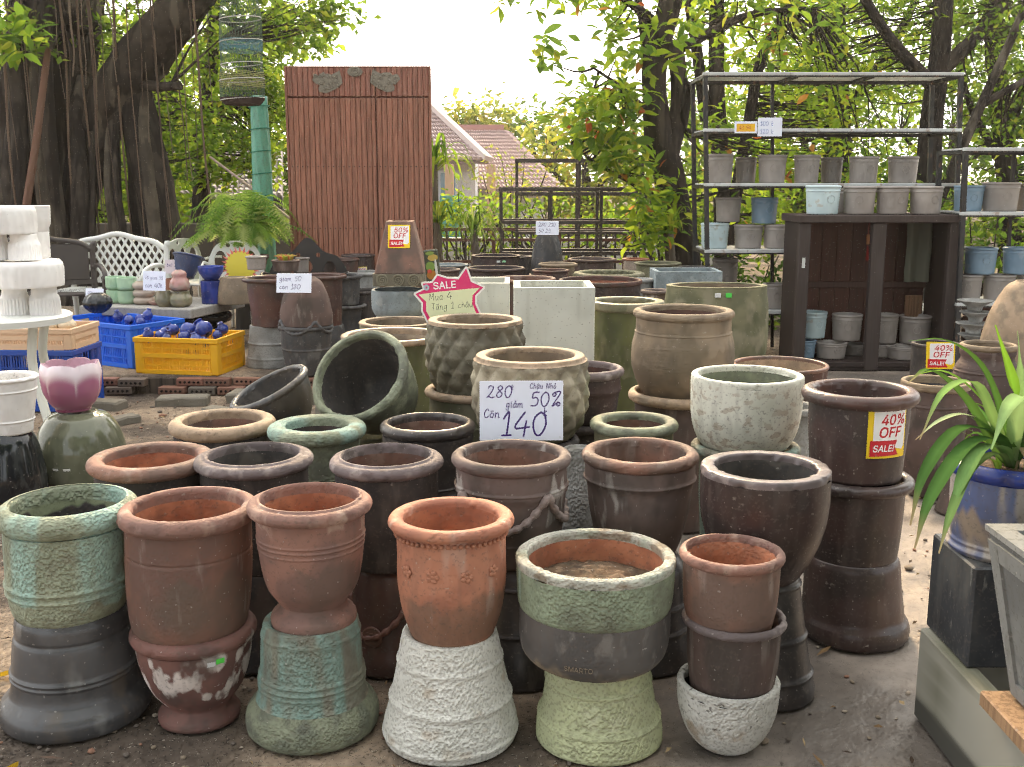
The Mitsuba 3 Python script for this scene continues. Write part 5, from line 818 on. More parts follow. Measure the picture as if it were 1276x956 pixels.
ptl = [(.055 + .115 * (i % 2 == 0) * 1.0 + .055 * (i % 2)) for i in range(48)]
part(k, 'petals', mv(upright(extrude(Polygon([(r * math.cos(i * math.pi / 24), r * math.sin(i * math.pi / 24)) for i, r in enumerate(ptl)]), .012)), (x, y + .1, TZ + .27)), 'plastic', (.62, .16, .12))
part(k, 'disc', mv(upright(extrude(Polygon([((.118 + .02 * (i % 2)) * math.cos(i * math.pi / 24), (.118 + .02 * (i % 2)) * math.sin(i * math.pi / 24)) for i in range(48)]), .014)), (x, y + .098, TZ + .27)), 'plastic', (.66, .55, .06))
part(k, 'stand', rod((x, y + .1, TZ), (x, y + .1, TZ + .2), .008), 'metal', (.1, .1, .1))
# white cast garden bench, its lattice back, arms
def garden_bench(name, label, loc, rz, w, rgb, lattice=True):
    k = thing(name, label, 'bench'); to = {'to_world': Tm(loc, rz)}
    top = lambda x: .80 + .10 * math.cos(x / w * math.pi) ** 1
    pts = spline([(-w / 2, 0, .76), (-w * .38, .0, .83), (-w * .2, .0, .86), (0, .0, .90), (w * .2, 0, .86), (w * .38, .0, .83), (w / 2, 0, .76)], 30)
    part(k, 'top_rail', tube(pts, .024, 8), 'metal', rgb, True, **to)
    part(k, 'bottom_rail', bar((-w / 2, 0, .48), (w / 2, 0, .48), .04), 'metal', rgb, **to)
    for s in (-1, 1):
        part(k, 'back_post', tube(spline([(s * w / 2, .06, 0), (s * w / 2, .02, .4), (s * w / 2, .0, .78), (s * (w / 2 + .03), -.02, .82)], 12), .026, 8), 'metal', rgb, True, **to)
        part(k, 'arm', tube(spline([(s * w / 2, 0, .60), (s * w / 2, -.2, .64), (s * w / 2, -.42, .62), (s * w / 2, -.50, .55), (s * w / 2, -.45, .50), (s * w / 2, -.41, .55)], 24), .02, 8), 'metal', rgb, True, **to)
        part(k, 'leg', tube(spline([(s * w / 2, -.46, 0), (s * w / 2, -.40, .2), (s * w / 2, -.44, .42), (s * w / 2, -.45, .50)], 12), .022, 8), 'metal', rgb, True, **to)
    if lattice:
        ms = []; n = 13
        for i in range(-n, n + 1):
            for sgn in (1, -1):
                x0 = i * w / n; a, b = np.array([x0, .48]), np.array([x0 + sgn * .42 * .62, .90]); q = []
                for t in np.linspace(0, 1, 15):
                    p = a + (b - a) * t
                    if abs(p[0]) < w / 2 and p[1] < np.interp(p[0], pts[:, 0], pts[:, 2]): q.append((p[0], .004 * sgn, p[1]))
                if len(q) > 1: ms.append(bar(q[0], q[-1], .018, .012))
        part(k, 'lattice', cat(ms), 'metal', rgb, kind='stuff', **to)
    for i in range(7): part(k, 'seat_slat', bev(-w / 2, w / 2, -.45 + .065 * i, -.40 + .065 * i, .40, .42, .004), 'metal', rgb, **to)
    return k
garden_bench('garden_bench', 'white cast metal bench with a lattice back behind the slab table', (-3.566, 9.646, GZ), -.12, .92, (.62, .63, .60))
garden_bench('garden_bench', 'dark brown metal bench with curled arms at the left before the banyan', (-4.191, 9.301, GZ), .55, 1.0, (.055, .045, .04), False)
k = by_label('dark brown metal bench')
part(k, 'back_panel', bev(-.46, .46, -.012, .012, .50, .82, .006), 'metal', (.055, .045, .04), to_world=Tm((-4.191, 9.301, GZ), .55))
def cast_chair(label, loc, rz, rgb, w=.46, h=.92):
    k = thing('garden_chair', label, 'chair'); to = {'to_world': Tm(loc, rz)}
    outer = spline([(-w / 2, .46), (-w * .56, .62), (-w * .42, .78), (-w * .22, .83), (0, h), (w * .22, .83), (w * .42, .78), (w * .56, .62), (w / 2, .46), (0, .44), (-w / 2, .46)], 60)
    sh = Polygon(outer)
    for cx, cz, rx, rz_ in ((-w * .3, .65, .055, .10), (w * .3, .65, .055, .10), (0, .70, .035, .05), (0, .56, .03, .05), (-w * .14, .80, .02, .02), (w * .14, .80, .02, .02)): sh = sh.difference(affinity.scale(Point(cx, cz).buffer(1, 12), rx, rz_))
    part(k, 'back', upright(extrude(sh, .02)), 'metal', rgb, **to); part(k, 'seat', bev(-w / 2, w / 2, -.46, 0, .42, .445, .01), 'metal', rgb, **to)
    for s in (-1, 1):
        for y in (-.42, -.02): part(k, 'leg', rod((s * w * .42, y, 0), (s * w * .42, y, .42), .016), 'metal', rgb, **to)
        part(k, 'arm', tube(spline([(s * w / 2, 0, .62), (s * w * .56, -.25, .66), (s * w / 2, -.42, .60), (s * w / 2, -.42, .44)], 16), .014, 6), 'metal', rgb, True, **to)
cast_chair('white cast metal chair with a pierced back left of the fern', (-2.505, 9.646, GZ), .1, (.60, .61, .58), .44, .84)
cast_chair('black cast metal chair with a rounded back before the slatted doors', (-1.766, 9.233, GZ - .06), .0, (.02, .018, .017), .62, .95)
cast_chair('white cast metal chair seen edge on beside the banyan trunk', (-3.119, 10.059, GZ), 1.1, (.60, .61, .58), .44, .84)

# ------------------------------------------------------------------ far left: round white table with ribbed white pots, crates below it
WT = (-2.983, 6.201); WZ = 0.721
t = thing('round_table', 'white round plastic table holding stacked ribbed white pots', 'table')
part(t, 'tabletop', mv(grid(turn(fill([(.01, WZ - .03), (.34, WZ - .03), (.362, WZ - .045), (.368, WZ - .01), (.355, WZ), (.01, WZ)], .05), 72)), (WT[0], WT[1], 0)), 'plastic', (.66, .67, .63), 40)
for a in (-.55, -1.75, 1.0, 2.6):
    p = [(WT[0] + r * math.cos(a), WT[1] + r * math.sin(a), z) for r, z in ((.26, WZ - .03), (.22, WZ - .25), (.26, .30), (.36, 0.01))]
    part(t, 'leg', tube(spline(p, 16), .028, 8), 'plastic', (.62, .63, .56), True)
def ribbed(label, px_x, w, yt, z0, Y=6.201, wide=False):
    R = w
    return pot('ribbed_pot', label, (px_x, Y, z0), [(R * .97, 0), (R * .95, yt * .45), (R * .92, yt * .64), (R * .82, yt * .74), (R * .80, yt * .97)] if not wide else [(R * .98, 0), (R, yt * .6), (R * .99, yt * .85), (R * .93, yt * .98)], None, up=False, n=240, mat='glaze', imat='glaze', st='porcelain', disp=lambda th, z, R_: .0024 * np.cos(th * 26) * (z < (.62 if not wide else .80) * yt), step=.012, wob=.006)
h1 = 0.886 - WZ; h2 = 1.036 - 0.886; h3 = 1.185 - 1.036; h4 = 1.341 - 1.185
z1, z2, z3 = WZ + h1 + .003, WZ + h1 + h2 + .006, WZ + h1 + h2 + h3 + .009
ribbed('ribbed white pot on the round table, bottom row, first from the left edge', -2.918, .085, h1, WZ); ribbed('ribbed white pot on the round table, bottom row, second from the left edge', -2.744, .088, h1, WZ)
ribbed('wide ribbed white bowl lying across the bottom row of ribbed pots', -2.849, .215, h2, z1, wide=True)
ribbed('ribbed white pot in the upper row, cut by the left frame edge', -3.008, .085, h3, z2); ribbed('ribbed white pot alone in the upper row under the topmost bowl', -2.836, .092, h3, z2)
ribbed('wide ribbed white bowl at the very top of the white stack', -2.952, .185, h4, z3, wide=True)
pot('ribbed_pot', 'smooth white pot beside and behind the topmost white bowl', (-2.840, 6.205 + .2, z3), [(.062, 0), (.068, h4 * .25), (.075, h4 * .3), (.078, h4 * .98)], None, n=48, mat='glaze', imat='glaze', st='porcelain', step=.02)
pot('ribbed_pot', 'plain white pot deep behind the upper row, carrying the smooth white pot', (-2.840, 6.205 + .2, z2), [(.060, 0), (.062, h3 - .001)], None, up=False, n=48, mat='glaze', st='porcelain', step=.02)
crate('dark blue plastic crate under the round white table', (-3.487, 6.849, 0.0), -.06, .62, .42, 0.406, (.012, .06, .33))
cz = 0.406
crate('orange beige plastic crate stacked on the dark blue crate', (-3.468, 6.856, cz + .002), -.06, .60, .40, .14, (.62, .43, .28), handle=False)
for i in range(9):
    u, w = .08 + .11 * (i % 5), .08 + .14 * (i // 5)
    onion = grid(turn(PchipInterpolator(np.linspace(0, 1, 6), np.array([(.012, 0), (.05, .02), (.058, .05), (.038, .085), (.014, .105), (.003, .13)]))(np.linspace(0, 1, 24)), 24))
    whole('bulb_jar', 'cream bulb shaped jar, ' + ('first', 'second', 'third', 'fourth', 'fifth')[i % 5] + ' from the left in the ' + ('front', 'back')[i // 5] + ' row of the orange crate', 'jar', mv(onion, (-3.468 + u, 6.890 + w, cz + .10), i, .2 * ((i % 3) - 1)), 'satin', (.62, .52, .36), True, group='cream bulbs in the orange beige crate')
# the tulip shaped pink pot on the olive dome
LT = loc_of(by_label('olive glazed dome')); zt = .345
tp_k = thing('tulip_pot', 'pink glazed tulip shaped pot with scalloped white petal edges on the olive dome', 'pot')
def tulip(inside):
    n = 120; th = np.arange(n) / n * 2 * math.pi
    prof = PchipInterpolator([0, .15, .45, .75, 1], [.080, .112, .140, .146, .134]); V, C = [], []
    lobe = np.abs(np.sin(3 * (th + 1.03)))
    for s in np.linspace(0, 1, 34):
        Hh = .222 + .020 * lobe ** .4
        r = prof(s) + .010 * s * (lobe ** .5 - .6) - (.012 if inside else 0)
        V.append(np.stack([r * np.cos(th), r * np.sin(th), .012 * inside * (1 - s) + s * Hh], -1))
        edge = sst(.62, .86, s + .16 * (1 - lobe ** .5)) if not inside else .55; seam = 1 - sst(.0, .16, lobe) if not inside else 0
        w = np.clip(np.maximum(edge, seam * sst(.25, .6, s)) * np.ones(n), 0, 1); C.append(lerp(np.tile((.40, .145, .25), (n, 1)), (.74, .64, .68), w) * (1 - .25 * (1 - s)))
    V = np.array(V); C = np.vstack(C)
    if inside: V = V[::-1]; C = C.reshape(34, n, 3)[::-1].reshape(-1, 3)
    return grid(V), C
for ins, nm in ((0, 'petal_wall'), (1, 'inside')):
    g_, c_ = tulip(ins); part(tp_k, nm, mv(g_, (LT[0] - .02, LT[1], zt + .006)), 'gloss', c_, True)
part(tp_k, 'foot', mv(grid(turn([(.01, .0), (.086, .0), (.088, .012), (.01, .013)], 40)), (LT[0] - .02, LT[1], zt)), 'gloss', (.22, .06, .12), 40)
# two pots that lie on their sides
def lying(label, loc, rz, tilt, R, H, st, rst, ist, mat, lip, ridges=()):
    # local z is the pot's axis; tilt swings the mouth toward the path
    return pot('clay_pot', label, loc, [(R * .55, 0), (R * .78, H * .3), (R * .9, H * .65), (R * .93, H * .84)], (R, H * .84, H, lip, 'roll'), n=112, mat=mat, st=st, rst=rst, ist=ist, rz=rz, tilt=tilt, ridges=ridges, step=.007)
c5 = np.array((-0.598, 4.024, 0.764)); rz5, ti5 = .62, 1.02
def lay(label, c, rz, ti, R, H, **k):
    ax = np.array(Tm((0, 0, 0), rz, ti).matrix)[:3, 2]; return lying(label, tuple(np.asarray(c) - ax * H), rz, ti, R, H, **k)
lay('big mossy green pot tipped on its side with its dark mouth toward the path', c5, -.45, .92, .205, .30, st='lichen_grey', rst='lichen_grey', ist='grey_in', mat='crackle', lip=.032)
lay('small smooth grey pot tipped sideways left of the big tipped green pot', (-1.005, 4.272, 0.671), -1.15, .46, .178, .19, st='slate', rst='slate', ist='grey_in', mat='satin', lip=.03)

# ------------------------------------------------------------------ centre: square planters, the rose band pot, the slatted doors
def planter(name, label, x, y, z0, w, d, h, t, st, mat, top=1.0, rim=.0, rz=0.0, up=True):
    """A square planter as four walls and a floor; top = width above / width below."""
    k = thing(name, label, 'planter'); SEED[0] += 1
    def frus(w0, d0, w1, d1, za, zb, inner=0):
        g = []
        for s in np.linspace(0, 1, 9):
            W, D = (w0 + (w1 - w0) * s) / 2, (d0 + (d1 - d0) * s) / 2; c = .008; q = []
            pl = [(-W + c, -D), (W - c, -D), (W, -D + c), (W, D - c), (W - c, D), (-W + c, D), (-W, D - c), (-W, -D + c)]
            for a, b in zip(pl, pl[1:] + pl[:1]): q += [(a[0] + (b[0] - a[0]) * e / 6, a[1] + (b[1] - a[1]) * e / 6, za + (zb - za) * s) for e in range(6)]
            g.append(q)
        return np.array(g)
    o = frus(w, d, w * top, d * top, 0, h); i_ = frus((w - 2 * t), (d - 2 * t), (w * top - 2 * t), (d * top - 2 * t), .03, h)[::-1]
    lip = np.stack([o[-1], i_[0]]); to = {'to_world': Tm((x, y, z0), rz)}
    for nm, g in (('wall', o), ('rim', lip), ('inside', i_)):
        part(k, nm, grid(g), mat, paint(st, SEED[0], z0, h), False, **to)
    part(k, 'base', box(-w / 2 + .01, w / 2 - .01, -d / 2 + .01, d / 2 - .01, .004, .03), mat, STY[st][0], **to)
    return k
pw = 0.413 - 0.008
planter('square_planter', 'pale cement square planter, front one of the pair behind the carved pots', 0.210, 5.236 + pw / 2, 0, pw, pw, 0.974, .035, 'pale_stone', 'cast_stone')
planter('square_planter', 'pale cement square planter partly behind the star shaped sale sign', -0.227, 6.063 + pw / 2, 0, pw * 1.06, pw, 0.918, .03, 'pale_stone', 'cast_stone')
bw = 1.524 - 1.040
planter('stone_trough', 'blue grey stone trough behind the oval green planter', 1.283, 7.855, 0, bw, .36, 0.847, .03, 'blue_stone', 'concrete')
ew = -0.530 - -0.845
rb_z0, rb_z1 = .843, 0.924
rb = planter('square_planter', 'square mossy planter with a band of carved roses under the terracotta pot', -0.710, 6.752, .846, ew, ew, rb_z1 - .846, .03, 'carved', 'clay')
for i in range(3):
    p = spline([(.034 * (1 - a / 17) * math.cos(a), .034 * (1 - a / 17) * math.sin(a), 0) for a in np.linspace(0, 15, 40)], 90)
    m = cat(tube(p, .0045, 5), mv(trimesh.creation.torus(.034, .005, 24, 6), (0, 0, 0)))
    part(rb, 'carved_rose', mv(upright(m), (-0.710 + (i - 1) * ew * .31, 6.752 - ew / 2 - .001, .846 + (rb_z1 - .846) * .5)), 'clay', (.17, .155, .11), True)
tk = planter('square_pot', 'tapered square terracotta pot upside down with a 50 percent off sticker', -0.703, 6.752, rb_z1 + .003, ew * .98, ew * .98, 1.242 - rb_z1, .03, 'terra_dull', 'clay', top=.54)
labels[tk]['category'] = 'pot'
hh = 1.242 - rb_z1
part(tk, 'bottom', box(-0.703 - ew * .245, -0.703 + ew * .245, 6.752 - ew * .245, 6.752 + ew * .245, rb_z1 + hh - .02, rb_z1 + hh - .004), 'clay', STY['terra_dull'][0])
slope = math.atan2(ew * .98 * .46 / 2, hh)
sale_sticker(tk, (-0.703 - .0, 6.752 - ew * .49 + ew * .98 * .23 * .72 - .004, rb_z1 + hh * .72), .138, .145, 50, 0, -slope)
# a printed snack packet stuck beside the terracotta pot
k = thing('printed_packet', 'black, green and orange printed packet standing beside the terracotta pot', 'packet'); pk = (-0.476, 6.477, 0.884); to = {'to_world': Tm(pk, .1, 0, -.10)}
part(k, 'packet', bev(-.045, .045, 0, .02, 0, .20, .008), 'plastic', (.03, .035, .02), **to)
for q, (x0, z0, rx, rz_, c) in enumerate(((-.006, .045, .034, .028, (.30, .12, .02)), (-.012, .098, .028, .030, (.13, .20, .04)), (.008, .150, .032, .020, (.34, .24, .06)), (.022, .085, .008, .055, (.42, .42, .38)), (-.020, .070, .014, .012, (.40, .05, .03)), (-.008, .178, .026, .012, (.16, .22, .05)))): part(k, 'print', mv(upright(extrude(affinity.scale(Point(0, 0).buffer(1, 10), rx, rz_), .0008)), (x0, -.0004 - .0006 * q, z0)), 'paper', c, **to)
# two tall doors of dark red battens leaning back, with carved mounts
D0, DW = (-2.091, 10.059, 0.861), -0.771 - -2.070
dz = 2.523; dk = thing('slatted_doors', 'tall dark red wooden doors faced with narrow battens, standing behind the pots', 'door'); dto = {'to_world': Tm((-2.070, 10.059, 0), .0, -.012, 0)}
part(dk, 'backing', bev(0, DW, .03, .075, .10, dz, .004), 'wood', (.17, .070, .046), **dto)
splitz = 2.246; nb = 27; bwid = DW / nb
for i in range(nb):
    g = .003
    a, b = i * bwid + g / 2, (i + 1) * bwid - g / 2; tone = .88 + .24 * rng.random()
    if i == 16: b -= .012
    part(dk, 'slat', bev(a, b, rng.uniform(-.004, .004), .032, .10, splitz - .008, .005), 'wood', tuple(c * tone for c in (.285, .122, .078)), **dto)
    part(dk, 'slat', bev(a, b, rng.uniform(-.004, .004), .032, splitz + .008, dz - .012, .005), 'wood', tuple(c * tone for c in (.27, .113, .078)), **dto)
for z in (.55, 1.05, 1.62): part(dk, 'nail_row', cat([mv(trimesh.creation.cylinder(.006, .004, sections=6), ((i + .5) * bwid, -.004, z), rx=math.pi / 2) for i in range(nb)]), 'metal', (.05, .03, .025), kind='stuff', **dto)
part(dk, 'top_rail', bev(0, DW, .0, .034, dz - .011, dz, .003), 'wood', (.27, .113, .075), **dto); part(dk, 'side_rail', bev(-.022, -.002, -.006, .06, .10, dz, .004), 'wood', (.26, .11, .072), **dto); part(dk, 'side_rail', bev(DW + .002, DW + .022, -.006, .06, .10, dz, .004), 'wood', (.26, .11, .072), **dto)
def mount(cx, cz, flip):
    pts = [(-.155, .06), (-.13, .085), (-.08, .07), (-.05, .10), (.02, .10), (.05, .085), (.10, .11), (.145, .135), (.165, .06), (.175, .0), (.13, -.05), (.08, -.075), (.03, -.10), (-.02, -.115), (-.09, -.10), (-.10, -.06), (-.08, -.03), (-.14, .0), (-.165, .03)]
    P = Polygon([(x * flip, z) for x, z in pts]).buffer(.006).buffer(-.004)
    m = extrude(P, .010); ms = [m]
    r = np.random.default_rng(int(cx * 100))
    for q in range(34):
        x, z = r.uniform(-.17, .17), r.uniform(-.11, .13)
        if P.buffer(-.012).contains(Point(x, z)):
            ang = r.uniform(0, 6.28); c = spline([(x, z, .008), (x + .025 * math.cos(ang), z + .025 * math.sin(ang), .014), (x + .03 * math.cos(ang + 1.3), z + .03 * math.sin(ang + 1.3), .010), (x + .012 * math.cos(ang + 2.4), z + .012 * math.sin(ang + 2.4), .010)], 14)
            ms.append(tube(c, .009, 6))
    return mv(upright(cat(ms)), (cx, -.002, cz), s=.80)
mz = 2.375
part(dk, 'carved_mount', mount(DW * .285, mz, 1), 'clay', (.185, .165, .130), 35, **dto); part(dk, 'carved_mount', mount(DW * .70, mz + .01, -1), 'clay', (.185, .165, .130), 35, **dto)
part(dk, 'carved_mount', mv(upright(cat(extrude(affinity.scale(Point(0, 0).buffer(1, 16), .07, .045), .018), *[mv(trimesh.creation.torus(r, .008, 20, 6), (0, 0, .018)) for r in (.018, .036)])), (DW * .485, -.002, dz - .05)), 'clay', (.185, .165, .130), 35, **dto)
part(dk, 'prop', rod((DW * .5, 1.3, 0), (DW * .5, .09, 1.7), .03), 'wood', (.12, .08, .05), **dto)

# ------------------------------------------------------------------ right: steel racks, wooden cabinet, plinth, trough and plants
BLK, GREY = (.016, .016, .018), (.50, .52, .51)
def rack(label, x0, x1, y0, y1, levels, lean=0.0, top_under=True):
    k = thing('steel_rack', label, 'rack'); H = levels[0]
    sh = lambda x, z: x + lean * (z - 1.5)
    for x, y in ((x0, y0), (x1, y0), (x0, y1), (x1, y1)): part(k, 'post', bar((sh(x, 0), y, 0), (sh(x, H), y, H), .036), 'steel', paint('rack_steel', 3))
    for mx in ((x0 + x1) / 2 - .35,): part(k, 'post', bar((sh(mx, 0), y1, 0), (sh(mx, H - .03), y1, H - .03), .026), 'steel', paint('rack_steel', 3))
    for z in levels:
        s = sh(0, z)
        part(k, 'shelf', bev(x0 + s + .005, x1 + s - .005, y0 + .02, y1 - .02, z - .004, z + .010, .002), 'steel', paint('shelf_steel', int(z * 31)))
        part(k, 'shelf_edge', cat(bev(x0 + s - .02, x1 + s + .02, y0 - .022, y0 + .019, z - .015, z + .012, .003)), 'steel', paint('shelf_steel', int(z * 17)))
        part(k, 'shelf_frame', cat(box(x0 + s, x1 + s, y1 - .018, y1 + .02, z - .034, z - .005), box(x0 + s - .016, x0 + s + .016, y0 + .02, y1 - .02, z - .034, z - .005), box(x1 + s - .016, x1 + s + .016, y0 + .02, y1 - .02, z - .034, z - .005), *[box(x0 + s + f * (x1 - x0) - .012, x0 + s + f * (x1 - x0) + .012, y0 + .02, y1 - .02, z - .034, z - .005) for f in (.36, .66)]), 'steel', paint('rack_steel', 3))
        part(k, 'shelf_lip', box(x0 + s - .018, x1 + s + .018, y0 - .017, y0 + .017, z - .026, z - .0155), 'steel', paint('rack_steel', 3))
    return k
lv = [2.348, 1.902, 1.461, 0.911, 0.395]
rack('tall black steel rack with pale shelves of grey pots', 1.613, 3.698, 8.957, 9.557, lv, -.045)
rack('second black steel rack with blue and grey pots at the right frame edge', 3.467, 3.467 + 1.9, 8.268, 8.768, [1.729, 1.245, 0.543], -.03)
CX0, CX1, CY0, CY1, CH = 2.241, 3.501, 8.337, 8.837, 1.231
cb = thing('wooden_cabinet', 'old dark open wooden cabinet holding grey and blue pots on its floor', 'cabinet'); DW_ = (.032, .022, .020)
for x in (CX0, CX1 - .07): part(cb, 'side_panel', bev(x + .004, x + .066, CY0 + .06, CY1 - .03, .02, CH - .06, .004), 'wood', (.028, .019, .017))
for x, w in ((CX0, .09), (CX0 + .50 * (CX1 - CX0) - .06, .11), (CX1 - .085, .085)): part(cb, 'front_post', bev(x, x + w, CY0 - .01, CY0 + .055, 0, CH - .062, .006), 'wood', (.048, .036, .033))
part(cb, 'top', bev(CX0 - .02, CX1 + .02, CY0 - .03, CY1, CH - .06, CH, .006), 'wood', (.055, .040, .036)); part(cb, 'floor', bev(CX0 + .07, CX1 - .07, CY0 - .005, CY1 - .03, .03, .07, .004), 'wood', DW_)
part(cb, 'plinth', bev(CX0 + .07, CX1 - .07, CY0 + .01, CY0 + .05, 0, .029, .003), 'wood', DW_)
for i in range(9):
    a = CX0 + .07 + (CX1 - CX0 - .14) * i / 9; b = CX0 + .07 + (CX1 - CX0 - .14) * (i + 1) / 9; tn = .8 + .5 * rng.random()
    part(cb, 'back_board', bev(a + .002, b - .002, CY1 - .028, CY1 - .006, .07, CH - .062, .003), 'wood', (.070 * tn, .025 * tn, .017 * tn))
part(cb, 'rail', bev(CX0 + .07, CX1 - .07, CY1 - .06, CY1 - .03, .62, .67, .004), 'wood', (.07, .035, .028))
part(cb, 'corner_board', bev(CX1 - .24, CX1 - .10, CY1 - .085, CY1 - .063, .08, .56, .004), 'wood', (.20, .11, .06))
k = thing('tassel_ornament', 'small orange and gold hanging ornament with a red tassel inside the cabinet', 'ornament'); tx = (2.921, 8.750, 1.009)
part(k, 'plaque', bev(tx[0] - .014, tx[0] + .014, tx[1], tx[1] + .012, tx[2] - .03, tx[2] + .05, .003), 'plastic', (.30, .10, .015)); part(k, 'tassel', tube([(tx[0], tx[1] + .006, tx[2] - .04), (tx[0] + .002, tx[1] + .006, tx[2] - .16)], [.006, .014], 8), 'matte', (.22, .012, .010)); part(k, 'cord', rod((tx[0], tx[1] + .006, tx[2] + .05), (tx[0], tx[1] + .006, CH - .062), .002), 'matte', (.3, .02, .02))
k = thing('tassel_ornament', 'dim red hanging ornament in the right half of the cabinet', 'ornament'); tx = (3.383, 8.750, 0.996)
part(k, 'plaque', bev(tx[0] - .012, tx[0] + .012, tx[1], tx[1] + .01, tx[2] - .03, tx[2] + .05, .003), 'plastic', (.22, .012, .01)); part(k, 'tassel', tube([(tx[0], tx[1], tx[2] - .03), (tx[0], tx[1], tx[2] - .12)], [.004, .010], 8), 'matte', (.2, .01, .01)); part(k, 'cord', rod((tx[0], tx[1], tx[2] + .05), (tx[0], tx[1], CH - .062), .002), 'matte', (.2, .02, .02))
g = np.stack(np.meshgrid(np.linspace(0, 1, 14), np.linspace(0, 1, 10), indexing='ij'), -1).reshape(-1, 2)
v = np.stack([CX1 - .30 + .20 * g[:, 1], 8.337 + .32 - .03 * np.sin(g[:, 1] * 9) + .01 * np.sin(g[:, 0] * 8), .68 + .50 * g[:, 0] - .05 * g[:, 1] * 0], -1); ff = []
for i in range(13):
    for j in range(9): b = i * 10 + j; ff += [[b, b + 1, b + 11], [b, b + 11, b + 10]]
whole('hanging_cloth', 'faded grey green cloth hanging in the right end of the cabinet', 'cloth', (v, np.array(ff)), 'matte', (.10, .10, .075), True)
part(cb, 'paper_label', box(CX0 + .03, CX0 + .055, CY0 - .0125, CY0 - .0105, .82, .90), 'paper', (.5, .5, .48))
# stacked white saucers on the ground beside the second rack
for i in range(5):
    r = .13 - .012 * (i % 2); k = pot('white_saucer', ['pale dish at the bottom of the leaning stack beside the cabinet', 'pale dish second from the bottom of the stack beside the cabinet', 'pale dish in the middle of the stack beside the cabinet', 'pale dish second from the top of the stack beside the cabinet', 'pale dish on top of the stack beside the cabinet'][i], (3.459 + .012 * (i % 2), 7.882, .20 + .085 * i), [(r * .4, 0), (r * .45, .03), (r * .8, .06), (r, .075)], None, n=36, mat='satin', st='grey_stone', step=.02, cat_='dish')
pot('clay_pot', 'low dark pot carrying the stack of pale dishes', (3.459, 7.882, 0), [(.12, 0), (.15, .12), (.14, .19)], None, n=40, st='soot', step=.03)
# brown stack of tiles behind the second rack's foot
k = thing('wooden_pallet', 'reddish brown stacked planks under the second rack', 'planks')
for i in range(10): part(k, 'plank', bev(3.751, 3.751 + 1.1, 8.571 + .01 * (i % 2), 8.771, .03 + .052 * i, .075 + .052 * i, .004), 'wood', [(.13, .05, .035), (.16, .065, .045), (.10, .04, .03)][i % 3])
# the cement trough with a board, black plinth, worn blue pot, grey planter
TX0, TY1 = 1.145, 2.79
tr_ = thing('cement_trough', 'long grey cement trough with a dark damp foot at the right edge', 'trough'); tc = (.30, .29, .245); th_ = .268
def slabm(x0, x1, y0, y1, z0, z1, b=.006):
    m = bev(x0, x1, y0, y1, z0, z1, b); return m.subdivide().subdivide().subdivide().subdivide()
def mosscol(m, c):
    V = np.asarray(m.vertices); w = sst(.42, .62, meshkit.fbm(V * [14, 14, 6], 4, 3)); d = sst(.055, .03, V[:, 2] - .05 * meshkit.fbm(V * [6, 6, 0] + 3, 3, 8))
    C = lerp(np.tile(c, (len(V), 1)), (.125, .125, .085), w * .85); return lerp(C, (.07, .068, .058), np.clip(d, 0, 1))
for nm, m in (('long_wall', slabm(TX0, TX0 + .055, .55, TY1, 0, th_)), ('end_wall', slabm(TX0 + .056, 2.0, TY1 - .055, TY1 - .001, 0, th_ - .002)), ('long_wall', slabm(1.95, 2.0, .55, TY1 - .056, 0, th_ - .003)), ('floor', bev(TX0 + .056, 1.949, .55, TY1 - .056, 0, .05))): part(tr_, nm, m, 'concrete', mosscol(m, tc))
PX0, PX1, PZ0 = 1.165, 1.50, th_ + .001
pz1 = .540
pl = thing('black_plinth', 'black square plinth on the cement trough under the worn blue pot', 'plinth')
part(pl, 'block', bev(PX0, PX1, 2.53, 2.80, PZ0, pz1, .005), 'satin', paint('plinth', 4))
BP = (1.302, 2.67, pz1 + .001)
bp = pot('glazed_pot', 'worn blue glazed pot with a strap leaf plant on the black plinth', BP, [(.136, 0), (.140, .014), (.134, .030), (.138, .06), (.144, .14), (.146, .205)], (.160, .205, .248, .017, 'roll'), n=112, mat='satin', st='cobalt_worn', rst='cobalt', ist='grey_in', ridges=((.012, .005, .006), (.030, .004, .005)), soil=.215)
# strap leaves: each a curved folded blade of its own
plant = thing('strap_leaf_plant', 'clump of long green strap leaves arching out of the worn blue pot', 'plant')
def blade(pts, w, fold=.25, n=18, tipw=.12):
    p = spline(pts, n); t = np.gradient(p, axis=0); t /= np.linalg.norm(t, axis=1, keepdims=True)
    s = np.cross(t, [0, 0, 1.0]); s /= np.linalg.norm(s, axis=1, keepdims=True) + 1e-9
    for i in range(1, n):
        if s[i] @ s[i - 1] < 0: s[i] = -s[i]
    up = np.cross(s, t); u = np.linspace(0, 1, n); ww = w * (.55 + .45 * sst(0, .25, u)) * (1 - sst(.62, 1.0, u) * (1 - tipw))
    a, b, c = p + s * ww[:, None] + up * (ww * fold)[:, None], p, p - s * ww[:, None] + up * (ww * fold)[:, None]
    v = np.stack([a, b, c], 1).reshape(-1, 3); f = []
    for i in range(n - 1):
        for j in range(2): q = i * 3 + j; f += [[q, q + 1, q + 4], [q, q + 4, q + 3]]
    return trimesh.Trimesh(v, f, process=False)
BASE = np.array([BP[0], BP[1], BP[2] + .215])
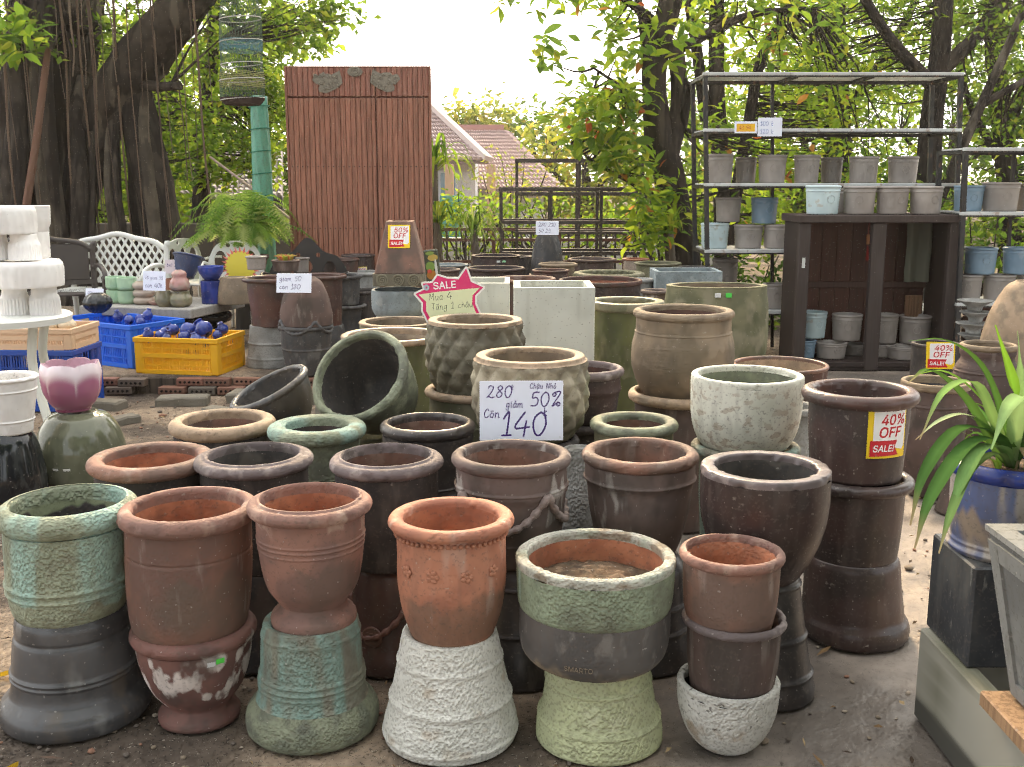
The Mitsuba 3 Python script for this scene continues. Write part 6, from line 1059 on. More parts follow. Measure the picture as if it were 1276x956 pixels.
def strap(tip, mid, w, col, tipcol=None, off=(0, 0, 0), lab=None):
    b = BASE + np.array(off); pts = [b, b + (np.array(mid[0]) - b) * 1.0, *[np.array(q) for q in mid[1:]], np.array(tip)]
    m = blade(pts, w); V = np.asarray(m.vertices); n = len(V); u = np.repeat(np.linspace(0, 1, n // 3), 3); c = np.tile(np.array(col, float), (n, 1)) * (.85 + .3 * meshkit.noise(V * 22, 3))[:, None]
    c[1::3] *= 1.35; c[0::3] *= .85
    if tipcol is not None: c = lerp(c, tipcol, sst(.80, 1.0, u))
    part(plant, 'leaf', m, 'leaf_thick', c, True, label=lab)
M['leaf_thick'] = {'type': 'principledthin', 'base_color': vcol(), 'roughness': 0.32, 'spec_trans': 0.0, 'diff_trans': 0.55, 'eta': 1.45}
G1, G2, G3, DRY = (.085, .17, .034), (.058, .125, .032), (.14, .25, .036), (.32, .25, .14)
strap((0.901, 2.370, 1.044), [(1.192, 2.536, 0.847), (1.076, 2.453, 0.986), (0.963, 2.398, 1.069)], .017, G1, DRY)
strap((0.877, 2.232, 0.752), [(1.186, 2.508, 0.884), (1.039, 2.398, 0.930), (0.922, 2.287, 0.855)], .017, G2, DRY)
strap((0.858, 2.150, 0.728), [(1.174, 2.480, 0.881), (1.036, 2.343, 0.904), (0.907, 2.205, 0.825)], .018, G2, DRY)
strap((0.906, 2.287, 0.933), [(1.161, 2.480, 0.921), (1.055, 2.370, 1.044), (0.961, 2.315, 1.033)], .014, (.19, .31, .09), DRY)
strap((0.945, 2.411, 0.902), [(1.198, 2.536, 0.888), (1.091, 2.480, 0.946), (1.008, 2.439, 0.940)], .010, (.34, .42, .24), DRY)
strap((1.023, 2.687, 1.000), [(1.247, 2.618, 0.868), (1.180, 2.646, 0.966), (1.105, 2.673, 1.017)], .014, G3)
strap((0.938, 2.480, 1.125), [(1.223, 2.563, 0.901), (1.145, 2.536, 1.048), (1.041, 2.508, 1.121)], .015, G1)
strap((0.928, 2.150, 0.797), [(1.185, 2.480, 0.861), (1.068, 2.343, 0.897), (0.982, 2.232, 0.853)], .018, (.13, .23, .075))
strap((1.178, 2.563, 1.152), [(1.267, 2.591, 0.874), (1.247, 2.591, 0.998)], .022, (.23, .41, .04))
strap((1.294, 2.687, 1.121), [(1.314, 2.646, 0.861), (1.310, 2.673, 1.002)], .022, (.24, .36, .13))
strap((1.326, 2.618, 1.115), [(1.329, 2.618, 0.868), (1.329, 2.618, 0.992)], .022, (.20, .36, .04))
strap((1.041, 2.232, 0.925), [(1.224, 2.508, 0.914), (1.181, 2.398, 1.007), (1.094, 2.287, 1.002)], .020, (.24, .36, .14))
strap((1.143, 2.591, 0.957), [(1.235, 2.591, 0.864), (1.185, 2.591, 0.936)], .012, G3)
strap((1.303, 2.411, 0.879), [(1.283, 2.536, 0.928), (1.290, 2.480, 0.980)], .02, G1); strap((1.261, 2.274, 0.766), [(1.287, 2.536, 0.888), (1.270, 2.370, 0.909)], .018, G2)
strap((1.174, 2.701, 0.813), [(1.254, 2.646, 0.818), (1.201, 2.673, 0.854)], .012, G1); strap((0.875, 2.067, 0.747), [(1.163, 2.453, 0.858), (1.025, 2.287, 0.865), (0.929, 2.150, 0.806)], .012, (.11, .18, .06), DRY)
for i in range(22):
    a = rng.uniform(0, 6.28); r = rng.uniform(.02, .12); h = rng.uniform(.06, .18); b = np.array([r * math.cos(a) * .4, r * math.sin(a) * .4, 0])
    dry = rng.random() < .35
    strap(BASE + b * 3 + [.05 * math.cos(a), .05 * math.sin(a), h * (.35 if dry else 1)], [BASE + b * 1.6 + [0, 0, h * .55]], rng.uniform(.007, .013), DRY if dry else (G2, G3, G1)[i % 3], off=tuple(b))
gx, gy = 1.318, 2.17
gp = planter('square_planter', 'grey square planter with a sunken side panel at the right edge', gx, gy, th_ + .042, .28, .28, .38, .03, 'grey_box', 'concrete', top=1.45)
ghh = .38
for s in (0, 1, 2, 3):
    for nm, (u0, u1, z0, z1) in (('panel_frame', (-.93, -.70, .02, .97)), ('panel_frame', (.70, .93, .02, .97)), ('panel_frame', (-.69, .69, .86, .975)), ('panel_frame', (-.69, .69, .02, .12))):
        hw = lambda z: .14 * (1 + .45 * z); q = []
        for z in (z0, z1):
            for u in (u0, u1):
                for d in (-.004, .008): q.append((u * hw(z), -hw(z) - d, z * ghh))
        part(gp, nm, mv(trimesh.convex.convex_hull(np.array(q)), (gx, gy, th_ + .042), s * math.pi / 2), 'concrete', (.20, .20, .19))
part(gp, 'mouth_frame', mv(cat(*[mv(box(-.208, .208, -.208, -.158, 0, .014), (0, 0, 0), s * math.pi / 2) for s in (0, 2)], *[mv(box(-.157, .157, -.208, -.158, 0, .014), (0, 0, 0), s * math.pi / 2) for s in (1, 3)]), (gx, gy, th_ + .046 + ghh)), 'concrete', (.25, .25, .24))
whole('wooden_board', 'yellowish wooden board across the cement trough under the grey planter', 'board', bev(1.112, 1.90, 1.95, 2.335, th_ + .002, th_ + .041, .004), 'wood', (.30, .19, .11))

# ------------------------------------------------------------------ trees and plants: limbs, twigs and single leaves
GREEN = dict(
 almond=[(.20, .31, .030, 5), (.29, .39, .032, 4), (.12, .21, .032, 4), (.38, .40, .045, 1.5), (.42, .20, .05, .35), (.40, .10, .03, .15)],
 mid=[(.135, .23, .026, 4), (.20, .30, .03, 4), (.085, .155, .025, 3), (.29, .34, .04, 1)],
 deep=[(.075, .135, .024, 4), (.115, .19, .028, 3), (.050, .092, .022, 3), (.18, .25, .032, 1)],
 bright=[(.23, .36, .032, 4), (.32, .43, .036, 3), (.16, .27, .032, 2), (.42, .45, .055, 1)],
 gold=[(.30, .34, .05, 3), (.38, .38, .06, 2), (.22, .29, .045, 2), (.45, .35, .06, 1)],
 fern=[(.22, .36, .06, 3), (.30, .43, .08, 3), (.15, .27, .05, 2), (.38, .44, .15, 1)],
)
def leafmesh(P, D, L, W, r, pal, droop=.25, fold=.22, near=True):
    """One folded, drooping leaf per row of P (foot) and D (direction); returns mesh and colour per vertex."""
    n = len(P); D = D / np.linalg.norm(D, axis=1, keepdims=True); L = np.broadcast_to(L, n)[:, None]; W = np.broadcast_to(W, n)[:, None]
    up = np.tile([0, 0, 1.0], (n, 1)) + r.normal(0, .45, (n, 3)); S = np.cross(D, up); S /= np.linalg.norm(S, axis=1, keepdims=True) + 1e-9; N = np.cross(S, D)
    tip = P + D * L - N * L * droop * r.uniform(.3, 1.4, (n, 1)); mid = P + D * L * .52 - N * L * droop * .15
    a, b = mid + S * W + N * W * fold, mid - S * W + N * W * fold
    if near:
        q1, q2 = P + D * L * .28 - N * L * droop * .05, P + D * L * .78 - N * L * droop * .45
        v = np.stack([P, q1 + S * W * .72 + N * W * fold * .8, a, q2 + S * W * .62 + N * W * fold * .5, tip, q2 - S * W * .62 + N * W * fold * .5, b, q1 - S * W * .72 + N * W * fold * .8, mid], 1); f = np.array([[e, (e + 1) % 8, 8] for e in range(8)])
    else: v = np.stack([P, a, b, tip], 1); f = np.array([[0, 1, 2], [1, 3, 2]])
    m = v.shape[1]; F = (f[None] + (np.arange(n) * m)[:, None, None]).reshape(-1, 3)
    p = np.array(pal); i = r.choice(len(p), n, p=p[:, 3] / p[:, 3].sum()); C = p[i, :3] * r.uniform(.8, 1.2, (n, 1))
    return trimesh.Trimesh(v.reshape(-1, 3), F, process=False), np.repeat(C, m, 0)
def rand_dir(r, n, flat=.6):
    d = r.normal(0, 1, (n, 3)); d[:, 2] *= flat; return d / np.linalg.norm(d, axis=1, keepdims=True)
def blob(r, c, s, n):
    """n points in an ellipsoid, denser toward its rim."""
    d = rand_dir(r, n, 1.0); return np.asarray(c) + d * (r.uniform(.15, 1, (n, 1)) ** .6) * np.asarray(s)
def crown_of(k, r, tips, per, L, W, pal, spread=.16, near=False, nm='crown', flat=.6, droop=.25):
    """A rosette of leaves at each twig tip."""
    n = len(tips) * per; P = np.repeat(tips, per, 0) + r.normal(0, spread * .35, (n, 3)); D = rand_dir(r, n, flat); P = P + D * spread * .25
    s = r.uniform(.6, 1.15, n); m, c = leafmesh(P, D, L * s, W * s, r, pal, near=near, droop=droop)
    return part(k, nm, m, 'leaf', c, False, kind='stuff')
def twigs_of(k, r, tips, roots, rad, rgb, share=1.0, nm='twig'):
    """Thin curved twigs from the nearest limb point to the tips, joined as one part."""
    ms = []
    for t in tips[r.random(len(tips)) < share]:
        b = roots[np.argmin(((roots - t) ** 2 * [1, 1, 1.3]).sum(1))]; q = (b + t) / 2 + r.normal(0, .06, 3) * np.linalg.norm(t - b) - [0, 0, .03]
        ms.append(tube(spline([b, q, t], 6), np.linspace(rad, rad * .3, 6), 4, False))
    return part(k, nm, cat(ms), 'bark', paint(rgb, 1) if isinstance(rgb, str) else rgb, True, kind='stuff')
def tree(name, label, trunk, limbs, blobs, pal, L, W, per=7, seed=1, bark='bark_dark', near=False, twig=.012, share=.6, spread=.16, wob=.12, flat=.6, lush=1.0):
    """trunk and limbs: lists of (points, radii); blobs: (centre, size, number of twig tips)."""
    r = np.random.default_rng(seed); k = thing(name, label, 'tree'); roots = []
    for nm, sets in (('trunk', trunk), ('limb', limbs)):
        for i, (pts, rad) in enumerate(sets):
            p = spline(pts, 8 * len(pts)); rr = np.interp(np.linspace(0, 1, len(p)), np.linspace(0, 1, len(rad)), rad)
            part(k, nm, tube(p, rr, 20 if nm == 'trunk' else 12, True, wob=wob, seed=seed * 10 + i), 'bark', paint(bark, seed + i) if isinstance(bark, str) else bark, True); roots.append(p)
    roots = np.vstack(roots)
    if blobs:
        tips = np.vstack([blob(r, c, s, int(n * lush)) for c, s, n in blobs]); twigs_of(k, r, tips, roots, twig, bark, share)
        crown_of(k, r, tips, per, L, W, pal, spread, near, flat=flat)
    return k, roots
BR = (.062, .046, .035)

def leaf_parts(k, r, tips, per, L, W, pal, spread, n_most=300, key=None, nm='leaf', droop=.25):
    """The leaves that show largest, each a part of its own: four tones of one leaf shape, placed one by one."""
    n = len(tips) * per; P = np.repeat(tips, per, 0) + r.normal(0, spread * .3, (n, 3)); D = rand_dir(r, n, .6); P = P + D * spread * .25
    o = np.argsort(key(P))[:n_most] if key else np.arange(n)[:n_most]
    u = np.linspace(0, 1, 6); w = np.array([.03, .55, .9, 1, .75, .02]) * W / L
    v, f = [], []
    for a, b in zip(u, w): v += [(-b, a, .25 * b - droop * a * a), (0, a, -droop * a * a), (b, a, .25 * b - droop * a * a)]
    for q in range(5):
        for j in range(2): b = q * 3 + j; f += [[b, b + 1, b + 4], [b, b + 4, b + 3]]
    kinds = [shape((np.array(v), np.array(f)), 'leaf', c[:3]) for c in pal]; p = np.array([c[3] for c in pal]); p = p / p.sum()
    for i in o:
        d = D[i]; up = np.array([0, 0, 1]) + r.normal(0, .4, 3); s = np.cross(d, up); s /= np.linalg.norm(s); nn = np.cross(s, d); q = L * r.uniform(.65, 1.15)
        m = np.eye(4); m[:3, 0], m[:3, 1], m[:3, 2], m[:3, 3] = s * q, d * q, nn * q, P[i]
        part(k, nm, {**kinds[r.choice(len(pal), p=p)], 'to_world': T(m)})
BR = (.050, .038, .030)
# the almond tree behind the racks: forked dark trunk, big leaves in rosettes
al, roots = tree('almond_tree', 'forked dark almond tree with large yellow green leaves left of the big rack',
    [([(1.855, 11.024, -0.123), (1.782, 11.024, 0.634), (1.644, 11.024, 1.371), (1.498, 11.024, 1.916), (1.439, 11.024, 2.326), (1.445, 11.024, 2.714), (1.574, 11.024, 3.249), (1.665, 11.024, 3.922)], [.21, .18, .16, .15, .125, .12, .115, .09])],
    [([(1.583, 11.024, 1.773), (1.690, 11.052, 2.171), (1.677, 11.024, 2.482), (1.615, 10.955, 2.860)], [.12, .095, .085, .075]), ([(1.507, 11.024, 2.791), (1.308, 11.162, 3.117), (1.232, 11.300, 3.602)], [.05, .045, .03]), ([(1.404, 11.024, 2.404), (1.295, 10.886, 2.927), (1.276, 10.886, 3.040)], [.05, .045, .04]), ([(1.723, 11.024, 2.011), (1.754, 10.886, 2.377), (1.764, 10.859, 2.436)], [.05, .045, .04]),
     ([(1.649, 11.024, 1.193), (1.216, 10.748, 1.453), (0.831, 10.473, 1.645), (0.565, 10.335, 1.831)], [.03, .022, .016, .008]), ([(1.477, 11.024, 2.090), (1.064, 10.611, 2.370), (0.779, 10.473, 2.543)], [.035, .02, .01]), ([(1.714, 11.024, 0.964), (1.291, 10.611, 0.984), (1.040, 10.473, 0.913)], [.025, .018, .01]), ([(1.453, 11.024, 3.021), (0.957, 10.886, 3.302), (0.402, 10.748, 3.353)], [.05, .03, .015]), ([(1.699, 11.024, 2.791), (2.415, 11.437, 3.157), (3.110, 11.575, 3.257)], [.05, .04, .02])],
    [((0.936, 10.611, 2.182), (.50, .5, .42), 60), ((1.119, 10.473, 1.645), (.28, .35, .26), 26), ((1.405, 10.611, 1.204), (.30, .4, .42), 22), ((1.258, 10.335, 0.959), (.16, .3, .28), 8), ((1.205, 10.886, 2.699), (.55, .5, .45), 26), ((1.285, 11.024, 3.400), (.9, .7, .45), 46), ((2.176, 11.437, 1.783), (.5, .5, .7), 26), ((2.336, 11.437, 3.078), (.9, .7, .5), 36), ((0.408, 10.886, 3.265), (.55, .4, .16), 10), ((3.131, 11.575, 2.856), (.8, .6, .6), 34), ((3.269, 11.851, 1.707), (.9, .5, .5), 30), ((0.402, 10.611, 2.669), (.10, .2, .22), 3)],
    GREEN['almond'], .165, .036, per=6, seed=21, near=True, spread=.15, share=.5)
r_ = np.random.default_rng(5); lt = np.vstack([blob(r_, c, s, n) for c, s, n in (((0.880, 10.128, 2.057), (.46, .25, .40), 22), ((1.279, 10.059, 1.220), (.22, .25, .40), 12), ((1.443, 10.335, 2.711), (.6, .2, .5), 12), ((0.326, 10.197, 2.695), (.12, .1, .26), 4))])
leaf_parts(al, r_, lt, 6, .185, .040, GREEN['almond'], .15)
# the trees behind the racks at the right
tree('forest_tree', 'thick brown tree with hanging roots behind the big rack', [([(5.405, 13.780, -0.635), (5.326, 13.780, 0.727), (5.303, 13.780, 2.139), (5.351, 13.780, 3.114), (5.329, 13.780, 4.435)], [.20, .16, .14, .125, .11])], [([(5.317, 13.780, 2.630), (4.629, 13.504, 3.176), (4.052, 13.367, 3.895)], [.09, .07, .05]), ([(5.353, 13.780, 2.824), (5.908, 13.780, 3.402), (6.427, 13.780, 4.250)], [.1, .08, .06])],
    [((5.388, 14.331, 3.872), (1.6, 1.0, .7), 100), ((4.589, 14.607, 3.211), (.9, .8, .8), 46), ((6.394, 14.607, 3.211), (.8, .8, .7), 36)], GREEN['mid'], .13, .030, per=9, seed=31, lush=1.8)
tree('forest_tree', 'slender pale tree leaning right behind the second rack', [([(4.597, 12.678, -0.366), (4.881, 12.678, 0.789), (5.238, 12.678, 1.814), (5.620, 12.678, 2.808), (5.945, 12.678, 3.685)], [.075, .066, .06, .052, .042])], [([(5.464, 12.678, 2.360), (6.035, 12.678, 2.719), (6.362, 12.678, 3.162)], [.045, .035, .02])],
    [((5.959, 12.953, 3.466), (.8, .6, .6), 50), ((6.348, 13.642, 2.230), (.5, .4, .5), 24)], GREEN['mid'], .12, .028, per=7, seed=32, bark='bark')
tree('forest_tree', 'thin dark multi stemmed tree behind the top shelf of the big rack', [([(2.702, 13.229, -0.447), (2.584, 13.229, 1.345), (2.473, 13.229, 2.491), (2.433, 13.229, 3.599), (2.375, 13.229, 4.407)], [.13, .11, .10, .09, .07])], [([(2.637, 13.229, 0.461), (2.822, 13.091, 2.013), (2.943, 12.953, 2.927), (3.246, 12.953, 3.466)], [.09, .07, .06, .04]), ([(2.357, 13.229, 2.208), (2.189, 13.091, 3.033), (1.970, 12.953, 3.909)], [.075, .065, .05])],
    [((2.840, 13.504, 3.735), (1.2, .8, .6), 90), ((3.759, 13.780, 2.532), (.8, .7, .9), 80), ((3.069, 14.056, 1.129), (.7, .6, .7), 60)], GREEN['bright'], .13, .032, per=8, seed=33, lush=1.7)
tree('forest_tree', 'dense green tree far behind the big rack', [([(5.646, 17.914, -1.137), (5.419, 17.914, 1.814), (5.194, 17.914, 4.343)], [.25, .2, .16])], [([(5.381, 17.914, 2.459), (6.148, 17.914, 3.598), (6.597, 17.914, 4.588)], [.1, .08, .05])],
    [((5.199, 18.190, 3.376), (2.0, 1.2, 1.7), 200), ((5.645, 17.914, 1.159), (2.0, 1.0, 1.0), 150), ((3.878, 17.914, 1.814), (1.0, .8, 1.4), 70)], GREEN['bright'], .125, .036, per=10, seed=34, lush=2.2)
tree('forest_tree', 'dense green tree at the far right behind the second rack', [([(7.868, 16.536, -0.934), (7.620, 16.536, 1.307), (7.239, 16.536, 3.437), (7.003, 16.536, 4.800)], [.2, .16, .14, .1])], [([(7.482, 16.536, 2.029), (7.862, 16.536, 3.206), (8.253, 16.536, 4.124)], [.08, .06, .04]), ([(7.598, 16.536, 1.549), (6.875, 16.536, 2.739), (6.601, 16.536, 3.896)], [.07, .05, .03])],
    [((7.327, 16.949, 3.129), (1.3, 1.0, 1.5), 130), ((7.825, 16.536, 0.941), (1.4, .9, .9), 100), ((8.367, 16.536, 2.973), (1.2, 1.0, 1.6), 80)], GREEN['mid'], .125, .036, per=10, seed=35, lush=2.2)
for i, (c, s, n, pal, lab) in enumerate([((2.416, 10.886, 0.273), (.75, .25, .55), 90, 'deep', 'dark leafy shrub behind the lower shelves of the big rack'), ((5.094, 11.300, 0.612), (.9, .3, .6), 90, 'mid', 'sunlit shrub seen under the second rack'), ((4.145, 12.402, 1.173), (1.1, .3, .7), 120, 'deep', 'dark shrub behind the pots on top of the wooden cabinet'),
    ((0.591, 15.158, 0.819), (1.7, .5, .55), 190, 'bright', 'bright yellow green hedge bush behind the empty black racks'), ((-0.636, 14.607, 0.844), (.7, .4, .6), 90, 'bright', 'bright bush between the slatted doors and the black racks'), ((1.968, 12.953, 0.774), (.40, .4, .7), 70, 'bright', 'bright bush at the foot of the almond tree'), ((0.029, 19.292, 1.529), (1.15, .5, .65), 46, 'gold', 'golden bush in front of the tiled house'), ((2.508, 13.780, 0.727), (.5, .4, .7), 60, 'mid', 'green bush seen between the almond trunk and the big rack')]):
    r = np.random.default_rng(60 + i); k = thing('shrub', lab, 'shrub'); tips = blob(r, c, s, n); base = np.array([c[0], c[1], 0]); ms = []
    for t in tips[::4]: ms.append(tube(spline([base + r.normal(0, .08, 3) * [1, 1, 0], (base + t) / 2 + r.normal(0, .08, 3), t], 6), np.linspace(.02, .005, 6), 4, False))
    part(k, 'stems', cat(ms), 'bark', BR, True, kind='stuff'); crown_of(k, r, tips, 7, .12, .03, GREEN[pal], .2, False, 'foliage')
# trees beyond the house and round the horizon
for i, (x, Y, sz, zc, n, pal, lab) in enumerate([(600, 26, 1.7, 2.955, 150, 'gold', 'hazy golden tree right behind the house roof'), (665, 27, 2.0, 2.421, 190, 'mid', 'green tree behind the right end of the house'), (560, 30, 1.6, 2.822, 90, 'mid', 'far tree whose top shows over the roof ridge'), (730, 22, 2.2, 1.810, 190, 'gold', 'far yellow green tree behind the almond tree leaves'), (870, 24, 3.2, 2.558, 260, 'mid', 'far tree behind the almond trunk'), (1010, 22, 3.6, 2.688, 200, 'mid', 'far dark tree behind the big rack'), (1200, 22, 3.6, 2.906, 200, 'mid', 'far dark tree at the right'), (1380, 20, 3.4, 2.580, 160, 'deep', 'far tree past the right frame edge'), (380, 20, 2.4, 2.182, 190, 'mid', 'far tree behind the slatted doors'), (250, 19, 3.0, 2.902, 280, 'bright', 'far bright tree behind the shed'), (110, 18, 3.2, 2.828, 280, 'mid', 'far tree behind the banyan trunk'), (-80, 17, 3.2, 2.586, 200, 'deep', 'far tree at the left frame edge')]):
    c = np.array([(x - 638) / 958 * (Y * .9677 + (1.5 - zc) * .252), Y * 1.378, zc]); Y = Y * 1.378; r = np.random.default_rng(80 + i); h = max(zc, 1.0)
    tree('far_tree', lab, [([(c[0], Y, 0), (c[0] + .1, Y, h * .5), (c[0], Y, h)], [.22, .18, .1])], [([(c[0], Y, h * .5), (c[0] + sz * .4, Y, h)], [.1, .05]), ([(c[0], Y, h * .45), (c[0] - sz * .4, Y, h * .95)], [.1, .05])], [(c, (sz, sz * .6, sz * .8), n), (c - [0, 0, sz * .7], (sz * .9, sz * .5, sz * .5), n // 3)], GREEN[pal], .30, .09, per=8, seed=100 + i, spread=.4, twig=.02, share=.3)
# the banyan at the left: many fused stems, a heavy limb, hanging roots
bk = (.105, .085, .066); bd2 = (.048, .036, .029)
bn, broots = tree('banyan_tree', 'huge banyan tree with fused stems and hanging aerial roots at the left', [
    ([(-5.988, 12.402, -0.135), (-5.824, 12.402, 1.173), (-5.682, 12.402, 2.341), (-5.363, 12.402, 3.297), (-5.192, 12.402, 4.473)], [.34, .24, .19, .17, .15]), ([(-5.538, 12.264, -0.116), (-5.513, 12.264, 1.267), (-5.490, 12.264, 2.157), (-5.256, 12.402, 3.297), (-5.087, 12.402, 4.473)], [.25, .2, .16, .2, .2]),
    ([(-5.453, 12.884, -0.297), (-5.356, 12.884, 1.160), (-5.234, 12.884, 2.465), (-5.010, 12.815, 3.534), (-4.880, 12.815, 4.742)], [.48, .36, .32, .30, .3]),
    ([(-3.933, 12.126, -0.285), (-3.947, 12.126, 0.547), (-3.996, 12.126, 1.358), (-4.154, 12.195, 2.066), (-4.227, 12.264, 2.679)], [.28, .24, .20, .19, .17]), ([(-4.278, 12.264, -0.305), (-4.212, 12.264, 0.995), (-4.244, 12.264, 1.892), (-4.292, 12.264, 2.506)], [.17, .14, .13, .14]), ([(-4.469, 11.989, -0.172), (-4.417, 11.989, 1.095), (-4.441, 12.126, 1.975), (-4.465, 12.195, 2.500)], [.08, .06, .06, .07])],
    [([(-5.340, 12.609, -0.307), (-5.141, 12.540, 0.890), (-4.786, 12.402, 1.897), (-4.374, 12.195, 2.517), (-3.892, 12.126, 3.005), (-3.438, 11.989, 3.468), (-2.813, 11.713, 4.230)], [.16, .18, .24, .27, .26, .25, .2]), ([(-4.196, 12.126, 2.546), (-3.844, 11.989, 2.500), (-3.591, 11.851, 2.497)], [.06, .055, .045]), ([(-3.716, 11.920, 2.511), (-3.439, 11.851, 2.722), (-3.087, 11.713, 2.970)], [.02, .014, .006]), ([(-3.697, 11.920, 2.528), (-3.464, 11.851, 2.888), (-3.222, 11.851, 3.217)], [.018, .012, .006]), ([(-4.976, 12.678, 3.249), (-4.843, 11.713, 3.837), (-4.899, 10.335, 3.978)], [.2, .16, .12]), ([(-2.813, 11.713, 4.230), (-2.008, 11.024, 4.435), (-1.204, 10.197, 4.415)], [.2, .14, .08])],
    [((-4.2, 12.4, 5.0), (2.6, 2.0, 1.0), 230), ((-2.0, 10.5, 5.0), (1.8, 1.6, .8), 120), ((-5.4, 9.1, 4.6), (1.8, 1.6, .9), 120), ((-4.859, 12.953, 3.287), (1.2, .6, .5), 90), ((-3.301, 12.402, 3.297), (.9, .6, .45), 70), ((-2.116, 11.575, 3.217), (.55, .5, .28), 34), ((-5.188, 11.575, 3.017), (.5, .4, .3), 26), ((-3.814, 12.678, 2.088), (.5, .4, .7), 50)],
    GREEN['mid'], .12, .036, per=8, seed=41, lush=1.25, bark='bark', twig=.010, wob=.34, share=.5)
r = np.random.default_rng(43)
for i in range(30):
    xs = np.linspace(-5.6, -3.3, 30)[i] + r.normal(0, .06); Y = r.uniform(11.5, 12.0); zt_, zb = 3.6, r.uniform(.6, 2.6) if i % 3 else .1; w = r.normal(0, .028, 5).cumsum()
    part(bn, 'aerial_root', tube(spline([(xs + w[j] * .7, Y + .03 * j, zt_ + (zb - zt_) * j / 4) for j in range(5)], 16), np.linspace(1, .6, 16) * r.choice([.005, .007, .009, .014]), 6), 'bark', [(.13, .09, .065), (.09, .065, .05), (.17, .13, .10)][i % 3], True)
for i, (x0, x1, y0, rad) in enumerate([(22, 26, 60, .10), (60, 52, 100, .11), (72, 66, 40, .09), (96, 92, 170, .11), (138, 133, 185, .05), (16, 20, 150, .09), (110, 112, 175, .035), (192, 178, 150, .08), (152, 148, 150, .045)]):
    z1_ = 1.5 + (235 - y0) * .0097; xa, xb = (x0 - 638) * .0089, (x1 - 638) * .0089
    part(bn, 'fused_stem', tube(spline([(xa + .03 * math.sin(i), 11.88, -.02), (xa, 11.93, .8), ((xa + xb) / 2 + .05 * math.cos(i * 2), 11.96, (z1_ + .8) / 2), (xb, 12.13, z1_), (xb + .05, 12.33, z1_ + .5)], 28), np.interp(np.linspace(0, 1, 28), [0, .2, .7, 1], [rad * 1.5, rad, rad * .85, rad * .6]), 14, wob=.3, seed=200 + i), 'bark', paint(('bark', 'bark_pale', 'bark')[i % 3], 40 + i), True)
part(bn, 'aerial_root', tube([(-4.923, 11.713, 2.872), (-5.089, 11.644, 1.956), (-5.246, 11.575, 1.177)], [.035, .04, .045], 8, wob=.1), 'bark', (.16, .09, .065), True)
lt = np.vstack([blob(r, c, s, n) for c, s, n in (((-3.266, 7.166, 2.414), (.16, .1, .12), 5), ((-3.091, 7.028, 2.397), (.12, .1, .08), 4))])
leaf_parts(bn, r, lt, 7, .15, .035, GREEN['mid'], .14, 60)
tree('forest_tree', 'leafy bright green tree behind the banyan limb and the hanging net cage', [([(-4.728, 15.847, -0.833), (-4.591, 15.847, 1.198), (-4.357, 15.847, 2.911), (-4.195, 15.847, 4.232)], [.16, .12, .1, .07])], [([(-4.463, 15.847, 2.235), (-3.724, 15.571, 3.106), (-3.261, 15.434, 3.949)], [.06, .05, .03]), ([(-4.494, 15.847, 1.892), (-4.908, 15.847, 2.799), (-5.141, 15.847, 3.687)], [.05, .04, .02])],
    [((-4.079, 15.847, 3.135), (1.05, .8, 1.0), 170), ((-4.205, 15.434, 1.882), (.9, .7, .55), 100), ((-3.562, 15.709, 2.341), (.45, .5, .9), 70), ((-5.561, 16.536, 2.621), (.9, .6, 1.2), 110), ((-3.000, 14.882, 3.451), (.7, .6, .4), 60)], GREEN['bright'], .14, .042, per=8, seed=51, lush=1.5)
tree('forest_tree', 'dense mid green tree behind the banyan stems at the left', [([(-7.921, 17.914, -1.137), (-7.597, 17.914, 1.814), (-7.209, 17.914, 4.343)], [.2, .16, .1])], [([(-7.555, 17.914, 2.331), (-6.617, 17.914, 3.598)], [.08, .04])],
    [((-7.047, 17.914, 3.096), (2.2, 1.0, 1.6), 260), ((-7.444, 17.225, 1.045), (2.2, .8, .9), 160), ((-5.617, 17.225, 1.425), (1.2, .8, .9), 110)], GREEN['bright'], .15, .045, per=8, seed=52, lush=1.2)
